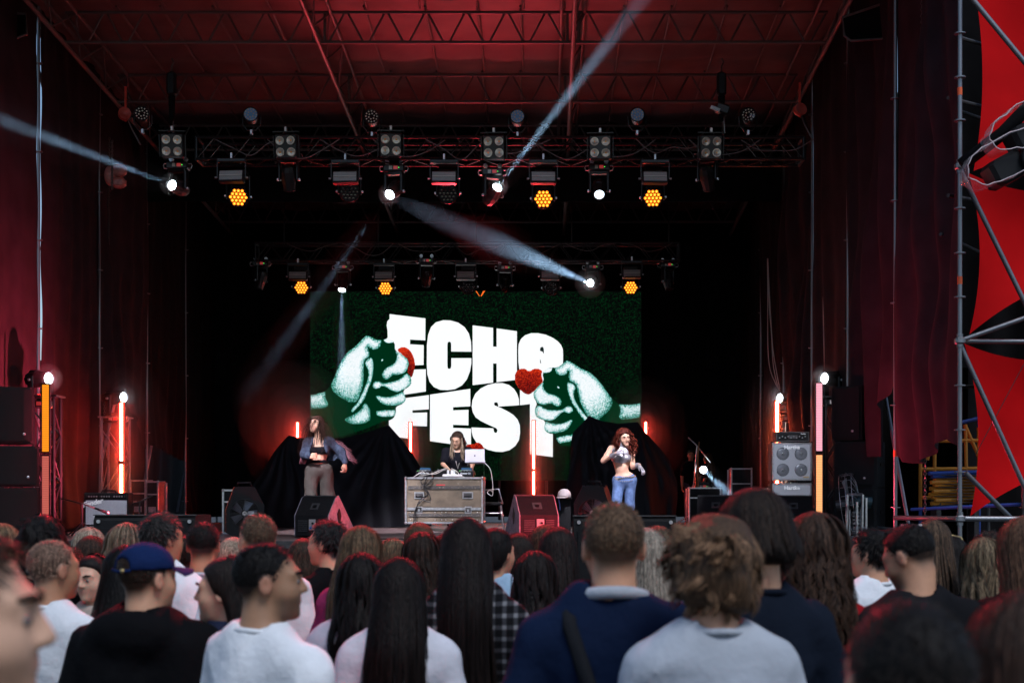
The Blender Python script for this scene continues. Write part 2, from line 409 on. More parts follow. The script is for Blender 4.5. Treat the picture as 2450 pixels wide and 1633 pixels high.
# ---------------------------------------------------------------- curtains
def curtain(label, p0, p1, z0, z1, m, fold=.05, nf=7, gap=(-.04, -.04), low=None, seed=0, swag=0., group='side curtains', name='stage_curtain', slit=(0, 0)):
    """cloth hung between two uprights; low(s) gives the hem height along it"""
    rg = np.random.default_rng(seed); p0 = Vector(p0); p1 = Vector(p1); d = (p1 - p0); Ln = d.length; d.normalize()
    nrm = Vector((d.y, -d.x, 0)); nu, nv = 70, 60; v = []; f = []; ph = rg.uniform(0, 6.28, 8)
    for i in range(nu + 1):
        s = i / nu
        for j in range(nv + 1):
            t = j / nv
            zlow = (low(s) if low else z0); z = zlow + (z1 - zlow) * t
            a = gap[0] + (Ln - gap[0] - gap[1]) * s
            pin = .055 * math.sin((z * 2.1) + ph[0]) ** 2
            a += (pin * (1 - s) ** 3 * slit[0] - pin * s ** 3 * slit[1]) * 1.4
            fo = fold * (math.sin(s * nf * 6.28 + ph[1] + .5 * math.sin(z * .8 + ph[2])) * .5 + math.sin(s * nf * 2.6 * 3 + ph[3] + .6 * z) * .22 + math.sin(s * 6 + z * 1.3 + ph[4]) * .6 + math.sin(s * 3 - z * .7 + ph[5]) * .6)
            fo += swag * math.exp(-((s - .5) / .3) ** 2) * math.exp(-((z - zlow) / .6)) 
            fo += .03 * math.sin((s * 5 + z * 3) + ph[6]) * math.exp(-(z - zlow) / 1.5) - .25 * swag * math.sin(math.pi * s) * math.sin(z * 4 + 6 * abs(s - .5))
            fo *= min(1, 4 * s + .25) * min(1, 4 * (1 - s) + .25)
            v.append(p0 + d * a + nrm * fo + Vector((0, 0, z)))
            if i and j: k = i * (nv + 1) + j; f.append((k, k - 1, k - nv - 2, k - nv - 1))
    o = mobj(name, v, f, m, None, True); tag(o, label, 'curtain', group)
    return o
BZ = 1.35; TZ = 8.9
def lx(y): return (XL - .0, y, 0)
def rx(y): return (XR + .0, y, 0)
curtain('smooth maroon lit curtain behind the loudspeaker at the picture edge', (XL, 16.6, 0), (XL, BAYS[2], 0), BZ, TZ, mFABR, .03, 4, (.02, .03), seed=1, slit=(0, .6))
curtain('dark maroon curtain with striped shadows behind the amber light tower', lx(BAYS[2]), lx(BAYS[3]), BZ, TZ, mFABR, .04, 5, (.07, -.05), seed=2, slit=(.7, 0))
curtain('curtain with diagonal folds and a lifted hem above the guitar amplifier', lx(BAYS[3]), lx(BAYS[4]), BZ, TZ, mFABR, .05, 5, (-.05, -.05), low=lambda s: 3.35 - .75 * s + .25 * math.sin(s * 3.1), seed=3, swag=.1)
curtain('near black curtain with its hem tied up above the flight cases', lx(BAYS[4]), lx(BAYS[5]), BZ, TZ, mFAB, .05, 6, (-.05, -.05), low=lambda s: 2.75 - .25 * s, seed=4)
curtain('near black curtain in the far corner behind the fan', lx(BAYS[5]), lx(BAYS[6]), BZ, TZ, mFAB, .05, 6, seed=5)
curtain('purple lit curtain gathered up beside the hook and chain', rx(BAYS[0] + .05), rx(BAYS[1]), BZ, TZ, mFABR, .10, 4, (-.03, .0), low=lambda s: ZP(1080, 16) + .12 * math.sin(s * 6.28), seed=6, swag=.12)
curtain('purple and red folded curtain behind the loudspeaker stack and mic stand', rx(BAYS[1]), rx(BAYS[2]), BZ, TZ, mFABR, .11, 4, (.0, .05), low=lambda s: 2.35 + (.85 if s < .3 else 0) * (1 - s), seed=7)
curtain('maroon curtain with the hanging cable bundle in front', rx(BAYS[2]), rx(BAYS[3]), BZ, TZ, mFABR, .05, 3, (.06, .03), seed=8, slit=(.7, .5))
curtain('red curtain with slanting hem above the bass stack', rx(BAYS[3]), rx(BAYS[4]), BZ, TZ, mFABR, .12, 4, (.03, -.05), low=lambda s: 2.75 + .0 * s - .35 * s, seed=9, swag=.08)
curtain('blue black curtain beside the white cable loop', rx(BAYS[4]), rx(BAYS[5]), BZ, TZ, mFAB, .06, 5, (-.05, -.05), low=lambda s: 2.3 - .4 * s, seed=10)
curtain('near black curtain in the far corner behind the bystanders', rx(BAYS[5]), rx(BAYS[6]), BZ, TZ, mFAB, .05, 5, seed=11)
for i in range(4):
    xa = XL + (XR - XL) * i / 4; xb = XL + (XR - XL) * (i + 1) / 4
    curtain(['black back curtain by the far corner with red glow', 'black back curtain hung behind the draped drum kit side of the screen', 'black back curtain hung behind the screen side with the curly haired dancer', 'black back curtain behind the bystanders in the corner'][i],
            (xa, 30.95, 0), (xb, 30.95, 0), BZ, TZ - .5, mFAB, .05, 7, (-.06, -.06), seed=20 + i, group='back curtains')
curtain('black mesh cloth hung inside the scaffold tower behind the red sails', (4.55, 17.2, 0), (9.6, 17.0, 0), .2, 8.2, mFAB, .1, 8, (.1, .0), seed=31, group='wing cloths', low=lambda s: 3.4)
curtain('black cloth across the dark storage behind the wing', (4.4, 22.5, 0), (11, 22.5, 0), .1, 8.2, mFAB, .08, 8, seed=32, group='wing cloths')
# black framed panels hung at both upper corners of the stage mouth
for lab, pts, y in (('black framed panel at the upper corner above the beam light side', ((-140, 22), (62, 34), (64, 82), (40, 92), (-140, 96)), 19.4),
                    ('black framed panel hung at the upper corner beside the roof and dark curtain', ((2016, 42), (2128, 4), (2136, 10), (2128, 92), (2036, 98), (2020, 86)), 18.6)):
    q = [P(a, b, y) for a, b in pts]; c = sum(q, Vector()) / len(q)
    t = thing('framed_banner', lab, 'panel', c, group='corner panels')
    MB().add(q, [tuple(range(len(q)))]).build('cloth', mFAB, t, world=True)
    MB().tube(q, .018, 6, True).build('frame', mTRUSS, t, world=True)

for lab, x in (('added black sheet hiding the horizon outside the scaffold behind the guitar amplifier', XL - 1.3), ('added black sheet hiding the horizon outside the scaffold behind the bass stack', XR + 1.5)):
    curtain(lab, (x, 19.5, 0), (x, 33.5, 0), .05, 4.1, mFAB, .06, 14, (0, 0), seed=int(50 + x), group='added horizon sheets')  # sheets added to block the bright horizon, so the gaps stay dark
# ================================================================ lighting trusses
def box_truss(name, label, x0, x1, y0, y1, z0, z1, m, group=None, step=.5, hang=(), r=.022):
    t = thing(name, label, 'truss', ((x0 + x1) / 2, (y0 + y1) / 2, z0), group=group)
    for y in (y0, y1):
        for z in (z0, z1): bar('chord', (x0, y, z), (x1, y, z), r, m, t)
    n = round((x1 - x0) / step); s = (x1 - x0) / n
    for i in range(n):
        a, b, c = x0 + i * s, x0 + (i + .5) * s, x0 + (i + 1) * s
        for y in (y0, y1): bar('brace', (a, y, z0), (b, y, z1), r * .5, m, t, 6); bar('brace', (b, y, z1), (c, y, z0), r * .5, m, t, 6)
        bar('brace', (a, y0, z0), (b, y1, z0), r * .5, m, t, 6); bar('brace', (b, y1, z0), (c, y0, z0), r * .5, m, t, 6)
    for x in (x0, x1):
        bar('end_bar', (x, y0, z0), (x, y1, z0), r, m, t); bar('end_bar', (x, y0, z1), (x, y1, z1), r, m, t)
        bar('end_bar', (x, y0, z0), (x, y0, z1), r, m, t); bar('end_bar', (x, y1, z0), (x, y1, z1), r, m, t)
    for x, zt in hang: bar('hanger', (x, (y0 + y1) / 2, z1), (x, (y0 + y1) / 2, zt), .014, m, t, 6)
    return t
mLT = mat('lighting truss tube', (.022, .022, .023), .35, .7, noise=.3)
T1Z, T1T = 6.525, 6.825
tr1 = box_truss('lighting_truss', 'front lighting truss carrying the blinders and moving lights under the roof', -4.88, 3.58, 19.8, 20.2, T1Z, T1T, mLT, 'lighting trusses')
T2Z, T2T = 6.257, 6.587
tr2 = box_truss('lighting_truss', 'rear lighting truss hung above the big screen', -5.5, 2.5, 26.85, 27.15, T2Z, T2T, mBTRUSS, 'lighting trusses', hang=[(XP(p, 27), 7.7) for p in (680, 905, 1138, 1368, 1600)])
tr0 = box_truss('lighting_truss', 'front of house truss above the stage mouth with the white key lights', -5.4, 2.6, 15.6, 16.0, 7.62, 7.95, mLT, 'lighting trusses', hang=[(-4, 8.6), (1.2, 8.6)])
curtain('black border cloth hung across the stage under the roof', (XL + .1, 25.3, 0), (XR - .1, 25.3, 0), 7.05, 8.45, mFAB, .06, 14, (0, 0), seed=41, group='back curtains')

# chain hoists that carry the front truss
def chain(parent, p0, p1, r=.005, link_=.045, m=mCHAIN, name='chain'):
    b = MB(); p0 = Vector(p0); p1 = Vector(p1); d = p1 - p0; n = int(d.length / (link_ * .72)); q = d.to_track_quat('Z', 'Y')
    for i in range(n):
        c = p0 + d * ((i + .5) / n); pts = []
        for k in range(8):
            a = 2 * math.pi * k / 8; l = Vector((math.cos(a) * link_ * .3, 0, math.sin(a) * link_ * .5))
            if i % 2: l = Vector((0, l.x, l.z))
            pts.append(c + q @ l)
        b.tube(pts, r, 4, True)
    return b.build(name, m, parent, True, True)
for lab, px in (('chain hoist hung from the roof above the tilted beam light', 411), ('chain hoist hung from the roof above the dark floodlight', 1726)):
    x = XP(px, 20); t = thing('chain_hoist', lab, 'hoist', (x, 20, 7.5), group='truss hoists')
    MB().box((x, 20.0, 7.62), (.13, .13, .34), bev=.03).build('motor_body', mBLACK, t, world=True)
    MB().tube([(x, 20, 7.98), (x + .03, 20, 7.93), (x, 20, 7.87), (x, 20, 7.80)], .012).build('hook', mDSTEEL, t, world=True)
    MB().cyl((x, 20, 7.1), (x, 20, 7.45), .035, .05, 8).build('chain_bag', mFAB, t, world=True)
    chain(t, (x + .02, 20, 7.45), (x + .02, 20, T1T), .006)

# ================================================================ luminaires
mLENS_OFF = mat('dark lens glass', (.01, .008, .01), .08, spec=.8)
mHEAD = mat('luminaire housing', (.011, .0105, .0115), .36, noise=.25, bump=.1, bscale=200)
mPALE = mat('pale led board', (.42, .38, .36), .5, noise=.25, nscale=160)
mBAR = mat('pale diffuser bar', (.66, .60, .55), .4)
mCOB = mat('warm reflector', (.72, .62, .50), .25, .35)
mCOBC = mat('orange led chip', (.9, .32, .04), .4)
mSCREEN = mat('small display', (.2, .02, .02), .2, emit=(.5, .05, .05), estr=.25)
mGREENLED = emat('green pilot light', (.1, 1, .1), 1.5)
mBLUELENS = mat('sky lit lens plate', (.16, .36, .62), .12, spec=.9, coat=.5)  # sky reflection put into the lens colour as blue
eBEAM = emat('white beam lens', (.82, .92, 1), 14)
eBEAM2 = emat('white beam lens dim', (.75, .9, 1), 2.2)
eAMB = emat('amber led', (1, .20, .008), 1.5)
eAMBC = emat('amber led core', (1, .40, .04), 1.9)

def frame(p, aim, side=None):
    z = Vector(aim).normalized(); x = side or z.cross(Vector((0, 0, 1)))
    if x.length < .05: x = Vector((1, 0, 0))
    x.normalize(); y = z.cross(x)
    return Matrix.Translation(p) @ Matrix((x, y, z)).transposed().to_4x4()

def moving_head(label, lens, aim, lit=0, group='beam moving heads on the trusses', floor=False, sc=1., beam=None, clamps=True):
    aim = Vector(aim).normalized(); lens = Vector(lens); piv = lens - aim * .17 * sc; sgn = -1 if floor else 1
    base = piv + Vector((0, 0, .30 * sc * sgn))
    t = thing('moving_head', label, 'stage light', base, group=group)
    # the yoke turns about the vertical
    side = aim.cross(Vector((0, 0, 1)));
    if side.length < .12: side = Vector((1, 0, 0))
    side.normalize(); fwd = Vector((0, 0, 1)).cross(side)
    B = Matrix.Translation(base)
    MB(B).box((0, 0, 0), (.30 * sc, .20 * sc, .10 * sc), bev=.015).build('base', mHEAD, t, world=True)
    MB(B).box((.03 * sc, -.102 * sc, .0), (.06 * sc, .006, .045 * sc)).build('display', mSCREEN, t, world=True)
    MB(B).box((-.04 * sc, -.102 * sc, .0), (.045 * sc, .006, .05 * sc)).build('button_panel', mBAR, t, world=True)
    MB(B).box((.075 * sc, -.103 * sc, .0), (.008, .006, .008)).build('pilot_light', mGREENLED, t, world=True)
    for s in (-1, 1):
        MB(B).tube([(s * .15 * sc, -.03, .03 * sc), (s * .19 * sc, -.035, .03 * sc), (s * .20 * sc, -.04, 0), (s * .19 * sc, -.04, -.035 * sc), (s * .15 * sc, -.03, -.04 * sc)], .008).build('handle', mALU, t, world=True)
        if clamps and not floor: MB(B).box((s * .10 * sc, 0, .075 * sc), (.035, .05, .06), bev=.008).cyl((s * .1 * sc, -.02, .1), (s * .1 * sc, .03, .1), .032, n=8).build('clamp', mALU, t, world=True)
    Yk = Matrix.Translation(piv) @ Matrix((side, fwd, Vector((0, 0, 1)))).transposed().to_4x4()
    y = MB(Yk); y.box((0, 0, .235 * sc * sgn), (.27 * sc, .12 * sc, .04 * sc), bev=.01)
    for s in (-1, 1): y.box((s * .125 * sc, 0, .10 * sc * sgn), (.035 * sc, .10 * sc, .27 * sc), bev=.012)
    y.build('yoke', mHEAD, t, world=True)
    for s in (-1, 1): MB(Yk).box((s * .152 * sc, -.0, -.02), (.026, .05, .035), bev=.006).build('tilt_knob', mALU, t, world=True)
    H = frame(piv, aim, side)
    h = MB(H).lathe([(.045 * sc, -.185 * sc), (.088 * sc, -.165 * sc), (.104 * sc, -.10 * sc), (.106 * sc, .0), (.092 * sc, .09 * sc), (.082 * sc, .165 * sc), (.074 * sc, .17 * sc), (.070 * sc, .15 * sc)], 10).build('head', mHEAD, t, world=True)
    MB(H).box((0, -.085 * sc, -.07 * sc), (.10 * sc, .05 * sc, .13 * sc), bev=.015).build('head_cover', mHEAD, t, world=True)
    MB(H).lathe([(.083 * sc, .15 * sc), (.087 * sc, .165 * sc), (.083 * sc, .175 * sc), (.072 * sc, .175 * sc), (.070 * sc, .16 * sc)], 20, cap=False).build('bezel', mBLACKP, t, True, True)
    MB(H).lathe([(.070 * sc, .155 * sc), (.05 * sc, .166 * sc), (.001, .17 * sc)], 20).build('lens', (mLENS_OFF, eBEAM, eBEAM2)[lit], t, True, True)
    if beam:
        tgt, e, spread = beam
        lamp('beam_light', 'SPOT', lens + aim * .02, tgt, e, (.42, .68, 1), t, spot_size=R(spread), spot_blend=.5, shadow_soft_size=.035)
    return t

def led_wash(label, c, aim, lit, group, sc=1., mount=True, Zb=None):
    aim = Vector(aim).normalized(); c = Vector(c); piv = c - aim * .07 * sc
    base = Vector((piv.x, piv.y, Zb if Zb else piv.z + .34 * sc))
    t = thing('led_wash', label, 'stage light', base, group=group)
    side = aim.cross(Vector((0, 0, 1))).normalized(); fwd = Vector((0, 0, 1)).cross(side)
    Yk = Matrix.Translation(piv) @ Matrix((side, fwd, Vector((0, 0, 1)))).transposed().to_4x4()
    MB(Matrix.Translation(base)).box((0, 0, 0), (.26 * sc, .2 * sc, .09 * sc), bev=.015).build('base', mHEAD, t, world=True)
    h_ = base.z - piv.z
    y = MB(Yk)
    for s in (-1, 1): y.box((s * .158 * sc, 0, h_ / 2 - .03), (.024 * sc, .06 * sc, h_ + .03), bev=.008)
    y.box((0, 0, h_ - .05 * sc), (.33 * sc, .07 * sc, .03 * sc), bev=.008); y.build('yoke', mHEAD, t, world=True)
    for s in (-1, 1): MB(Yk).box((s * .18 * sc, -.01, 0), (.03, .04, .03), bev=.006).build('tilt_knob', mALU, t, world=True)
    H = frame(piv, aim, side)
    MB(H).lathe([(.06 * sc, -.13 * sc), (.12 * sc, -.11 * sc), (.142 * sc, -.03 * sc), (.142 * sc, .055 * sc), (.134 * sc, .062 * sc)], 18).build('head', mHEAD, t, world=True)
    MB(H).lathe([(.134 * sc, .055 * sc), (.146 * sc, .06 * sc), (.146 * sc, .07 * sc), (.134 * sc, .074 * sc)], 24, cap=False).build('bezel', mBLACKP, t, True, True)
    MB(H).box((0, -.13 * sc, -.02 * sc), (.2 * sc, .03 * sc, .03 * sc), bev=.008).build('front_lip', mHEAD, t, world=True)
    k = 0; rc = .0265 * sc
    for q in range(-2, 3):
        for r_ in range(max(-2, -q - 2), min(2, -q + 2) + 1):
            x = rc * 2 * (q + r_ / 2); y_ = rc * math.sqrt(3) * r_
            for nm, m_, rr, zz in (('lens_cell', eAMB if lit else mLENS_OFF, .0235 * sc, .066 * sc), ('led_core', eAMBC if lit else mLENS_OFF, .0125 * sc, .071 * sc)):
                key = (nm, m_, rr)
                if key not in UNIT:
                    b = MB().lathe([(rr, 0), (rr * .9, .003), (rr * .5, .006)], 6 if nm == 'lens_cell' else 8); me = bpy.data.meshes.new(nm); me.from_pydata([tuple(a) for a in b.v], [], b.f); me.materials.append(m_); UNIT[key] = me
                if nm == 'led_core' and not lit: continue
                o = bpy.data.objects.new(nm, UNIT[key]); o.matrix_basis = H @ Matrix.Translation((x, y_, zz)) @ Matrix.Rotation(R(30), 4, 'Z'); link(o, t, True)
    return t

def strobe(label, c, group, tilt=12, pan=0, sc=1.):
    c = Vector(c); t = thing('strobe_panel', label, 'stage light', c + Vector((0, 0, .22 * sc)), group=group)
    M = Matrix.Translation(c) @ Matrix.Rotation(R(pan), 4, 'Z') @ Matrix.Rotation(R(-tilt), 4, 'X')
    MB(M).box((0, .06 * sc, 0), (.36 * sc, .11 * sc, .17 * sc), bev=.012).build('housing', mHEAD, t, world=True)
    for s in (-1, 1): MB(M).box((0, -.002, s * .037 * sc), (.32 * sc, .008, .055 * sc)).build('led_board', mPALE, t, world=True)
    MB(M).cyl((-.16 * sc, -.01, 0), (.16 * sc, -.01, 0), .0085 * sc, n=8).build('flash_tube', mBAR, t, world=True)
    b = MB(Matrix.Translation(c))
    for s in (-1, 1): b.box((s * .195 * sc, .05 * sc, .10 * sc), (.012, .035, .24 * sc))
    b.box((0, .05 * sc, .215 * sc), (.40 * sc, .09 * sc, .05 * sc), bev=.01); b.build('yoke', mHEAD, t, world=True)
    for s in (-1, 1): MB(Matrix.Translation(c)).cyl((s * .2 * sc, .05 * sc, -.02), (s * .23 * sc, .05 * sc, -.02), .014).build('tilt_knob', mALU, t, world=True)
    MB(Matrix.Translation(c)).box((0, .05 * sc, .28 * sc), (.035, .05, .09), bev=.008).build('clamp', mALU, t, world=True)
    return t

def blinder(label, c, group, seed):
    rg = random.Random(seed); c = Vector(c); t = thing('blinder', label, 'stage light', c, group=group)
    M = Matrix.Translation(c) @ Matrix.Rotation(R(rg.uniform(-6, 6)), 4, 'Z') @ Matrix.Rotation(R(8 + rg.uniform(-3, 3)), 4, 'X')
    MB(M).box((0, .06, 0), (.32, .11, .34), bev=.02).build('housing', mHEAD, t, world=True)
    b = MB(M)
    for s in (-1, 1): b.box((s * .178, .06, .0), (.012, .04, .30))
    b.box((0, .06, .2), (.37, .05, .014)); b.build('yoke', mHEAD, t, world=True)
    MB(M).box((.0, .06, .235), (.04, .05, .07), bev=.008).build('clamp', mALU, t, world=True)
    for sx in (-1, 1):
        for sz in (-1, 1):
            L_ = M @ Matrix.Translation((sx * .077, -.0, sz * .077)) @ Matrix.Rotation(R(90 + rg.uniform(-9, 9)), 4, 'X') @ Matrix.Rotation(R(rg.uniform(-9, 9)), 4, 'Y')
            MB(L_).lathe([(.060, -.01), (.060, .012), (.054, .014), (.035, .004), (.016, .0), (.001, .0)], 20).build('reflector', mCOB, t, True, True)
            MB(L_).box((0, 0, .004), (.021, .021, .006)).build('led_chip', mCOBC, t, world=True)
    return t

def par(label, c, group, face=None, pan=0, tilt=0, base_down=True):
    c = Vector(c); t = thing('par_can', label, 'stage light', c + Vector((0, 0, -.25)), group=group)
    M = Matrix.Translation(c) @ Matrix.Rotation(R(pan), 4, 'Z') @ Matrix.Rotation(R(90 + tilt), 4, 'X')
    MB(M).lathe([(.06, -.2), (.085, -.15), (.10, -.02), (.104, .02), (.098, .024)], 18).build('housing', mHEAD, t, world=True)
    MB(M).lathe([(.098, .015), (.106, .018), (.106, .03), (.098, .034)], 20, cap=False).build('bezel', mBLACKP, t, True, True)
    MB(M).lathe([(.092, .025), (.001, .026)], 20).build('lens_plate', face or mLENS_OFF, t, world=True)
    for i in range(18):
        rr, n_, a0 = ((.078, 12, 0) if i < 12 else (.04, 6, .3)); a = a0 + 2 * math.pi * i / n_
        MB(M).lathe([(.0125, .026), (.010, .032), (.003, .034)], 8, (rr * math.cos(a), rr * math.sin(a), 0)).build('led_lens', mCOB, t, world=True)
    b = MB(Matrix.Translation(c)); b.tube([(-.125, .06, 0), (-.125, .06, -.12), (-.06, .06, -.2), (.06, .06, -.2), (.125, .06, -.12), (.125, .06, 0)], .01); b.build('yoke', mHEAD, t, world=True)
    MB(Matrix.Translation(c)).box((0, .05, -.23), (.04, .05, .07), bev=.008).build('clamp', mALU, t, world=True)
    return t

Y1 = 19.95
G1 = 'four cell blinders on the front truss'
for i, (px, py, w_) in enumerate(((411, 348, 'first from the tilted beam light side'), (683, 350, 'second along the front truss'), (935, 347, 'third along the front truss, above the beam shining down'), (1181, 352, 'fourth along the front truss, above the beam shining up'), (1436, 352, 'fifth along the front truss'), (1702, 352, 'last on the front truss beside the dark curtains'))):
    blinder('four cell blinder with pale reflectors, ' + w_, P(px, py, 19.66), G1, i)
G2 = 'strobe panels on the trusses'
for i, (px, py, w_) in enumerate(((552, 419, 'first on the front truss'), (825, 422, 'second on the front truss beside the lit beam light'), (1062, 422, 'third on the front truss above a dark wash light'), (1300, 422, 'fourth on the front truss above an amber wash light'), (1568, 422, 'last on the front truss'))):
    strobe('strobe panel with pale led boards, ' + w_, P(px, py, 19.7), G2, pan=(-6, -3, 0, 2, 4)[i])
for i, (px, py, w_) in enumerate(((712, 658, 'first on the rear truss'), (918, 658, 'second on the rear truss above amber leds'), (1114, 657, 'brightest, in the middle of the rear truss'), (1316, 657, 'fourth on the rear truss'), (1512, 653, 'last on the rear truss'))):
    strobe('strobe panel hung above the screen, ' + w_, P(px, py, 26.7), G2, sc=.98)
G3 = 'led wash lights on the trusses'
for px, py, Y, lit, dx, w_ in ((570, 472, 20.15, 1, .25, 'amber lit led wash light, first on the front truss'), (836, 460, 20.15, 0, .1, 'unlit led wash light beside the beam shining down'), (1071, 464, 20.15, 0, 0, 'unlit led wash light in the middle of the front truss'),
                               (1300, 476, 20.15, 1, -.05, 'amber lit led wash light in the middle of the front truss'), (1562, 474, 20.15, 1, -.1, 'amber lit led wash light, last on the front truss'),
                               (721, 688, 27.1, 1, .15, 'amber lit led wash light above the corner of the screen with the fist'), (922, 690, 27.1, 1, 0, 'amber lit led wash light above the first letter of the screen'), (1120, 687, 27.1, 0, 0, 'unlit led wash light in the middle of the rear truss'),
                               (1318, 690, 27.1, 0, -.1, 'unlit led wash light beside the brightest beam on the rear truss'), (1509, 688, 27.1, 1, -.05, 'amber lit led wash light at the end of the rear truss')):
    led_wash(w_, P(px, py, Y), (dx, -1, -.42), lit, G3, Zb=(T1Z if Y < 22 else T2Z) - .12)
GM = 'beam moving heads on the trusses'
def toward(a, b): return (Vector(b) - Vector(a))
H1 = P(411, 443, 19.9); B1 = P(-150, 228, 15.5)
moving_head('lit moving head tilted sideways, throwing a pale beam out of the picture', H1, toward(H1, B1), 1, GM, beam=(B1, 15000, 2.8))
moving_head('unlit moving head turned away, second on the front truss', P(693, 455, 20.1), (0, .5, -1), 0, GM)
H3 = P(932, 466, 19.95); B3 = P(600, 930, 24.2)
moving_head('lit moving head throwing its beam down towards the drum drape', H3, (-.28, -.75, -.5), 1, GM, beam=(B3, 16000, 3.2))
H4 = P(1190, 448, 19.9); B4 = P(1580, -60, 17.2)
moving_head('lit moving head throwing its beam steeply up to the roof', H4, toward(H4, B4) + Vector((0, -1.2, 0)), 1, GM, beam=(B4, 21000, 3.8))
moving_head('moving head with a dimmer bluish lens, fifth on the front truss', P(1434, 466, 20.0), (0, -.8, -.6), 2, GM)
moving_head('unlit moving head tipped up with a red lit shell, last on the front truss', P(1696, 452, 20.1), (.2, .6, -.75), 0, GM)
moving_head('dark moving head at the end of the rear truss near the red glow', P(619, 690, 27.1), (-.3, .2, -1), 0, GM)
H5 = P(818, 694, 26.95)
moving_head('lit moving head shining straight down in front of the screen', H5, (-.05, -.55, -.85), 1, GM, beam=(H5 + Vector((.03, -.25, -4.0)), 5000, 7))
moving_head('unlit moving head with a silver rim on the rear truss', P(1019, 682, 27), (-.1, .5, -.7), 0, GM)
moving_head('unlit moving head with a dull red lens on the rear truss', P(1210, 692, 27), (.1, -.7, -.7), 0, GM)
H6 = P(1412, 677, 26.8); B6 = P(900, 455, 18.3)
moving_head('brightest moving head on the rear truss, throwing the broad beam across', H6, (-.3, -.9, -.1), 1, GM, beam=(B6, 22000, 5.2))
moving_head('dark moving head at the bystanders end of the rear truss', P(1602, 692, 27.1), (.2, -.2, -1), 0, GM)
G4 = 'led par cans on top of the front truss'
for px, py, fc, pan, w_ in ((339, 273, None, 15, 'dark led par can above the first blinder'), (600, 275, mBLUELENS, 8, 'led par can with a blue face, second along'), (889, 280, None, 4, 'led par can with a dull lens cluster, third along'), (1238, 280, mBLUELENS, 0, 'led par can with a blue face near the upward beam'), (1525, 276, mBLUELENS, -3, 'led par can with a blue face, fifth along'), (1791, 276, None, -10, 'dark led par can, last along beside the floodlight')):
    par(w_, P(px, py, 19.95), G4, fc, pan, tilt=-6)
t = thing('floodlight', 'black floodlight with a bright edge standing on the front truss', 'stage light', P(1735, 310, 20), group='floodlights')
M_ = Matrix.Translation(P(1728, 262, 19.95)) @ Matrix.Rotation(R(20), 4, 'Y')
MB(M_).box((0, 0, 0), (.2, .16, .13), bev=.02).build('housing', mHEAD, t, world=True); MB(M_).box((-.1, -.09, -.05), (.14, .02, .05), rz=.2).build('barn_door', mALU, t, world=True)
MB().tube([P(1728, 262, 20), P(1732, 290, 20), P(1735, 318, 20)], .012).build('stem', mALU, t, world=True)
for lab, px, py in (('red lit clamp light on the scaffold corner beside the first par can', 298, 272), ('red lit round lamp at the scaffold corner beside the last par can', 1915, 262)):
    t = thing('clamp_light', lab, 'stage light', P(px, py, 20.3), group='corner clamp lights')
    q = P(px, py, 20.3); MB(Matrix.Translation(q)).lathe([(.03, -.12), (.085, -.06), (.09, .03), (.08, .03), (.05, 0), (.001, 0)], 14, axis=(.4, -1, .1)).build('shell', mat('red gel shell', (.5, .06, .04), .4), t, True, True)  # red of the stage light put into the shell colour
    MB(Matrix.Translation(q)).box((-.0 if px > 1000 else .0, .05, .15), (.03, .02, .5)).build('strap', mat('red strap', (.55, .05, .03), .7), t, world=True)
    MB(Matrix.Translation(q)).tube([(0, .06, .0), (.08, .1, -.2), (.2, .1, -.42)], .012).build('bracket', mTRUSS, t, world=True)
t = thing('hanging_motor', 'red lit chain motor wrapped in plastic hanging by the curtain', 'hoist', P(278, 400, 20.6), group='truss hoists')
q = P(280, 423, 20.6); mW = mat('wrinkled wrap', (.55, .18, .15), .35, noise=.4, nscale=14, bump=.6, bscale=18)  # red stage light is part of the wrap's base colour
MB(Matrix.Translation(q)).sphere((.02, 0, .09), (.13, .1, .1), 14, 9).sphere((-.10, .02, .02), (.09, .1, .15), 12, 8).build('wrap', mW, t, True, True)
MB(Matrix.Translation(q)).box((.03, 0, -.09), (.2, .15, .15), bev=.04).build('motor_body', mW, t, world=True)
chain(t, q + Vector((-.04, -.1, -.2)), q + Vector((-.04, -.1, .5)), .007)

# cables lying along the trusses
def cable(label, pts, r=.01, m=mCABLE, name='cable', group=None, parent=None, cat='cable'):
    P_ = [Vector(p) for p in pts]; out = []
    for i in range(len(P_) - 1):
        a, b, c, d = P_[max(i - 1, 0)], P_[i], P_[i + 1], P_[min(i + 2, len(P_) - 1)]
        for k in range(6):
            u = k / 6; out.append(.5 * ((2 * b) + (-a + c) * u + (2 * a - 5 * b + 4 * c - d) * u * u + (-a + 3 * b - 3 * c + d) * u ** 3))
    out.append(P_[-1]); o = MB().tube(out, r, 5).build(name, m, parent, True, parent is not None)
    if parent is None: tag(o, label, cat, group)
    return o
mCAB2 = mat('red lit cable', (.12, .09, .085), .5)  # black cable lightened and reddened to look lit
rg = random.Random(3)
for i in range(11):
    x = -4.6 + i * .73; pts = []
    for k in range(5): pts.append((x + k * .25, 19.72 + rg.uniform(-.03, .03), T1T - .05 - (.0 if k in (0, 4) else rg.uniform(.08, .3) * math.sin(k * .8))))
    cable(None, pts, .009, mCAB2, 'cable_loop', parent=tr1)
for i in range(7):
    x = -4.9 + i * 1.05; pts = [(x + k * .24, 26.8, T2T - .02 - rg.uniform(.02, .22) * (k in (1, 2, 3))) for k in range(5)]
    cable(None, pts, .008, mCAB2, 'cable_loop', parent=tr2)

